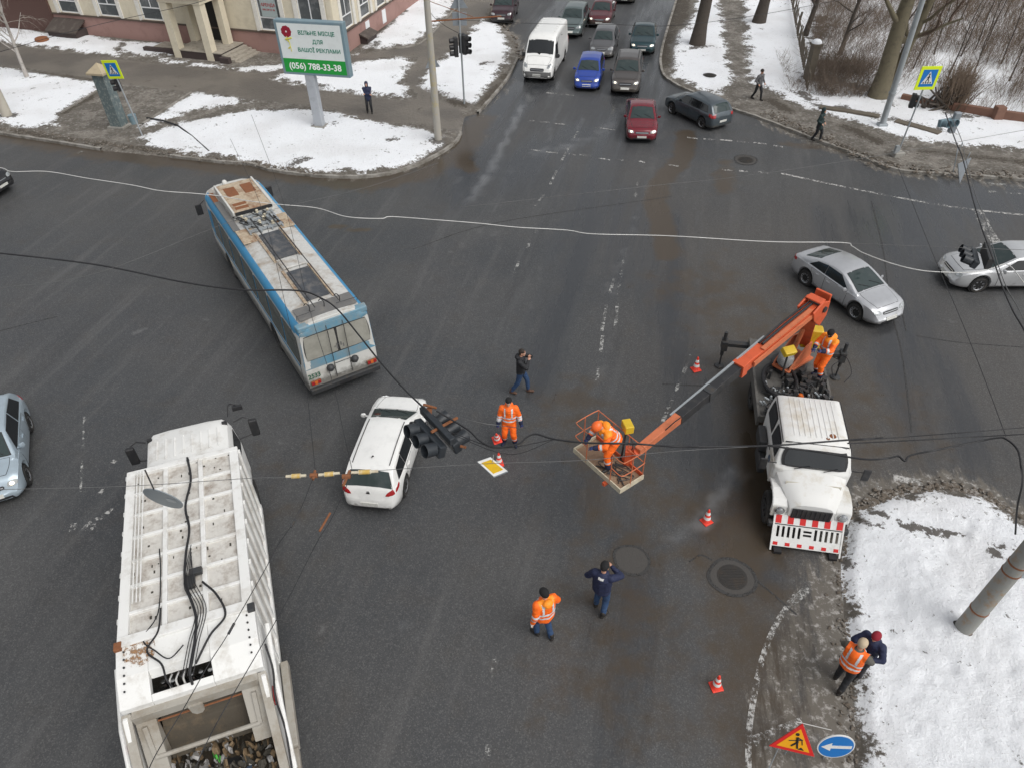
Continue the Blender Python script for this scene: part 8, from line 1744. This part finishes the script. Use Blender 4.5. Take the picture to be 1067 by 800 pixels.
# litter, slush clods along the kerbs: nobody could count them
mat('clod', (.11, .09, .07), .9, dirt=(.5, .49, .47), dscale=9, damt=.8, dlo=.5, bump=.5)
def clods(line, wd, n, rmin, rmax, label, seed, z=.06):
    P = cat_rom(px(line), 6); rr = random.Random(seed); m = MB()
    for _ in range(n):
        k = rr.random()*(len(P)-1); i = int(k); p = P[i].lerp(P[i+1], k-i); x = p.x+rr.gauss(0, wd); y = p.y+rr.gauss(0, wd); r_ = rr.uniform(rmin, rmax); bmx = bmesh.new(); bmesh.ops.create_icosphere(bmx, subdivisions=1, radius=1)
        vs_ = [tuple(v.co*(1+rr.uniform(-.3, .3))) for v in bmx.verts]; m.add(vs_, [tuple(v.index for v in f.verts) for f in bmx.faces], 0, Matrix.Translation((x, y, z)) @ Matrix.Rotation(rr.random()*6, 4, 'Z') @ Matrix.Diagonal((r_*1.4, r_, r_*.5, 1))); bmx.free()
    o = m.build('slush_clods', 'clod', smooth=60); o['kind'] = 'stuff'; tag(o, label, 'slush')
clods([(892, 532), (920, 518), (950, 511), (990, 507), (1030, 520), (1067, 545)], .10, 420, .015, .07, 'frozen dirty clods along the edge of the big snowfield', 1, .04)
clods([(884, 540), (880, 600), (885, 700), (890, 800)], .16, 260, .012, .05, 'dirty slush lumps between the white line and the snowfield', 2, .02)
clods([(560, 60), (540, 60), (533, 40), (515, 22)], .3, 160, .03, .12, 'dirty slush lumps by the side lane at the top', 3, .05)
clods([(0, 136), (60, 144), (140, 157), (260, 172), (336, 184)], .16, 420, .02, .08, 'dirty slush lumps along the left kerb', 4, .13)
clods([(800, 120), (850, 143), (936, 177), (1067, 186)], .25, 420, .02, .09, 'dirty slush lumps along the right kerb', 5, .14)

# pieces that stand apart become parts of their own
def split_islands(o):
    me = o.data; n = len(me.vertices); par = list(range(n))
    def fd(i):
        while par[i] != i: par[i] = par[par[i]]; i = par[i]
        return i
    for e in me.edges:
        a, b = fd(e.vertices[0]), fd(e.vertices[1])
        if a != b: par[a] = b
    gr = {}
    for p in me.polygons: gr.setdefault(fd(p.vertices[0]), []).append(p)
    if len(gr) < 2 or len(gr) > 16: return
    boxes = []
    for k_, ps in gr.items():   # islands whose boxes touch stay together
        vs_ = [me.vertices[i].co for p in ps for i in p.vertices]; lo_ = Vector([min(v[i] for v in vs_)-.004 for i in range(3)]); hi_ = Vector([max(v[i] for v in vs_)+.004 for i in range(3)])
        boxes.append([lo_, hi_, list(ps)])
    ch_ = True
    while ch_:
        ch_ = False
        for i in range(len(boxes)):
            for j in range(i+1, len(boxes)):
                a, b = boxes[i], boxes[j]
                if all(a[0][k] < b[1][k] and b[0][k] < a[1][k] for k in range(3)):
                    boxes[i] = [Vector([min(a[0][k], b[0][k]) for k in range(3)]), Vector([max(a[1][k], b[1][k]) for k in range(3)]), a[2]+b[2]]; del boxes[j]; ch_ = True; break
            if ch_: break
    if len(boxes) < 2: return
    meshes = []
    for lo_, hi_, ps in boxes:
        idx = {}; vv = []; ff = []; smo = []
        for p in ps:
            f = []
            for i in p.vertices:
                if i not in idx: idx[i] = len(vv); vv.append(tuple(me.vertices[i].co))
                f.append(idx[i])
            ff.append(tuple(f)); smo.append(p.use_smooth)
        m2 = bpy.data.meshes.new(me.name); m2.from_pydata(vv, [], ff); m2.materials.append(me.materials[0]); m2.polygons.foreach_set('use_smooth', smo); meshes.append(m2)
    base = o.name.split('.')[0]
    for m2 in meshes[1:]: c_ = o.copy(); c_.data = m2; c_.name = base; COL.objects.link(c_)
    o.data = meshes[0]
for o in list(COL.objects):
    if o.type == 'MESH' and o.parent and o.name.split('.')[0] in ('tailgate_side', 'lift_ram', 'reflective_block', 'wiper', 'post', 'foot', 'insulator', 'hatch_rail', 'roof_rail', 'ladder_rail', 'pole_hook', 'side_post', 'toe_board', 'opening_frame', 'equipment_frame', 'side_guard', 'tank', 'marker_lamp', 'deck_rail', 'chassis', 'turntable', 'vent', 'mirror', 'back_box', 'pipe', 'boom_lettering', 'brace_stripe', 'reflective_band', 'cuff', 'trouser_cuff', 'rust_spot', 'gutter', 'side_parapet', 'steps', 'roof_rib', 'valve'): split_islands(o)
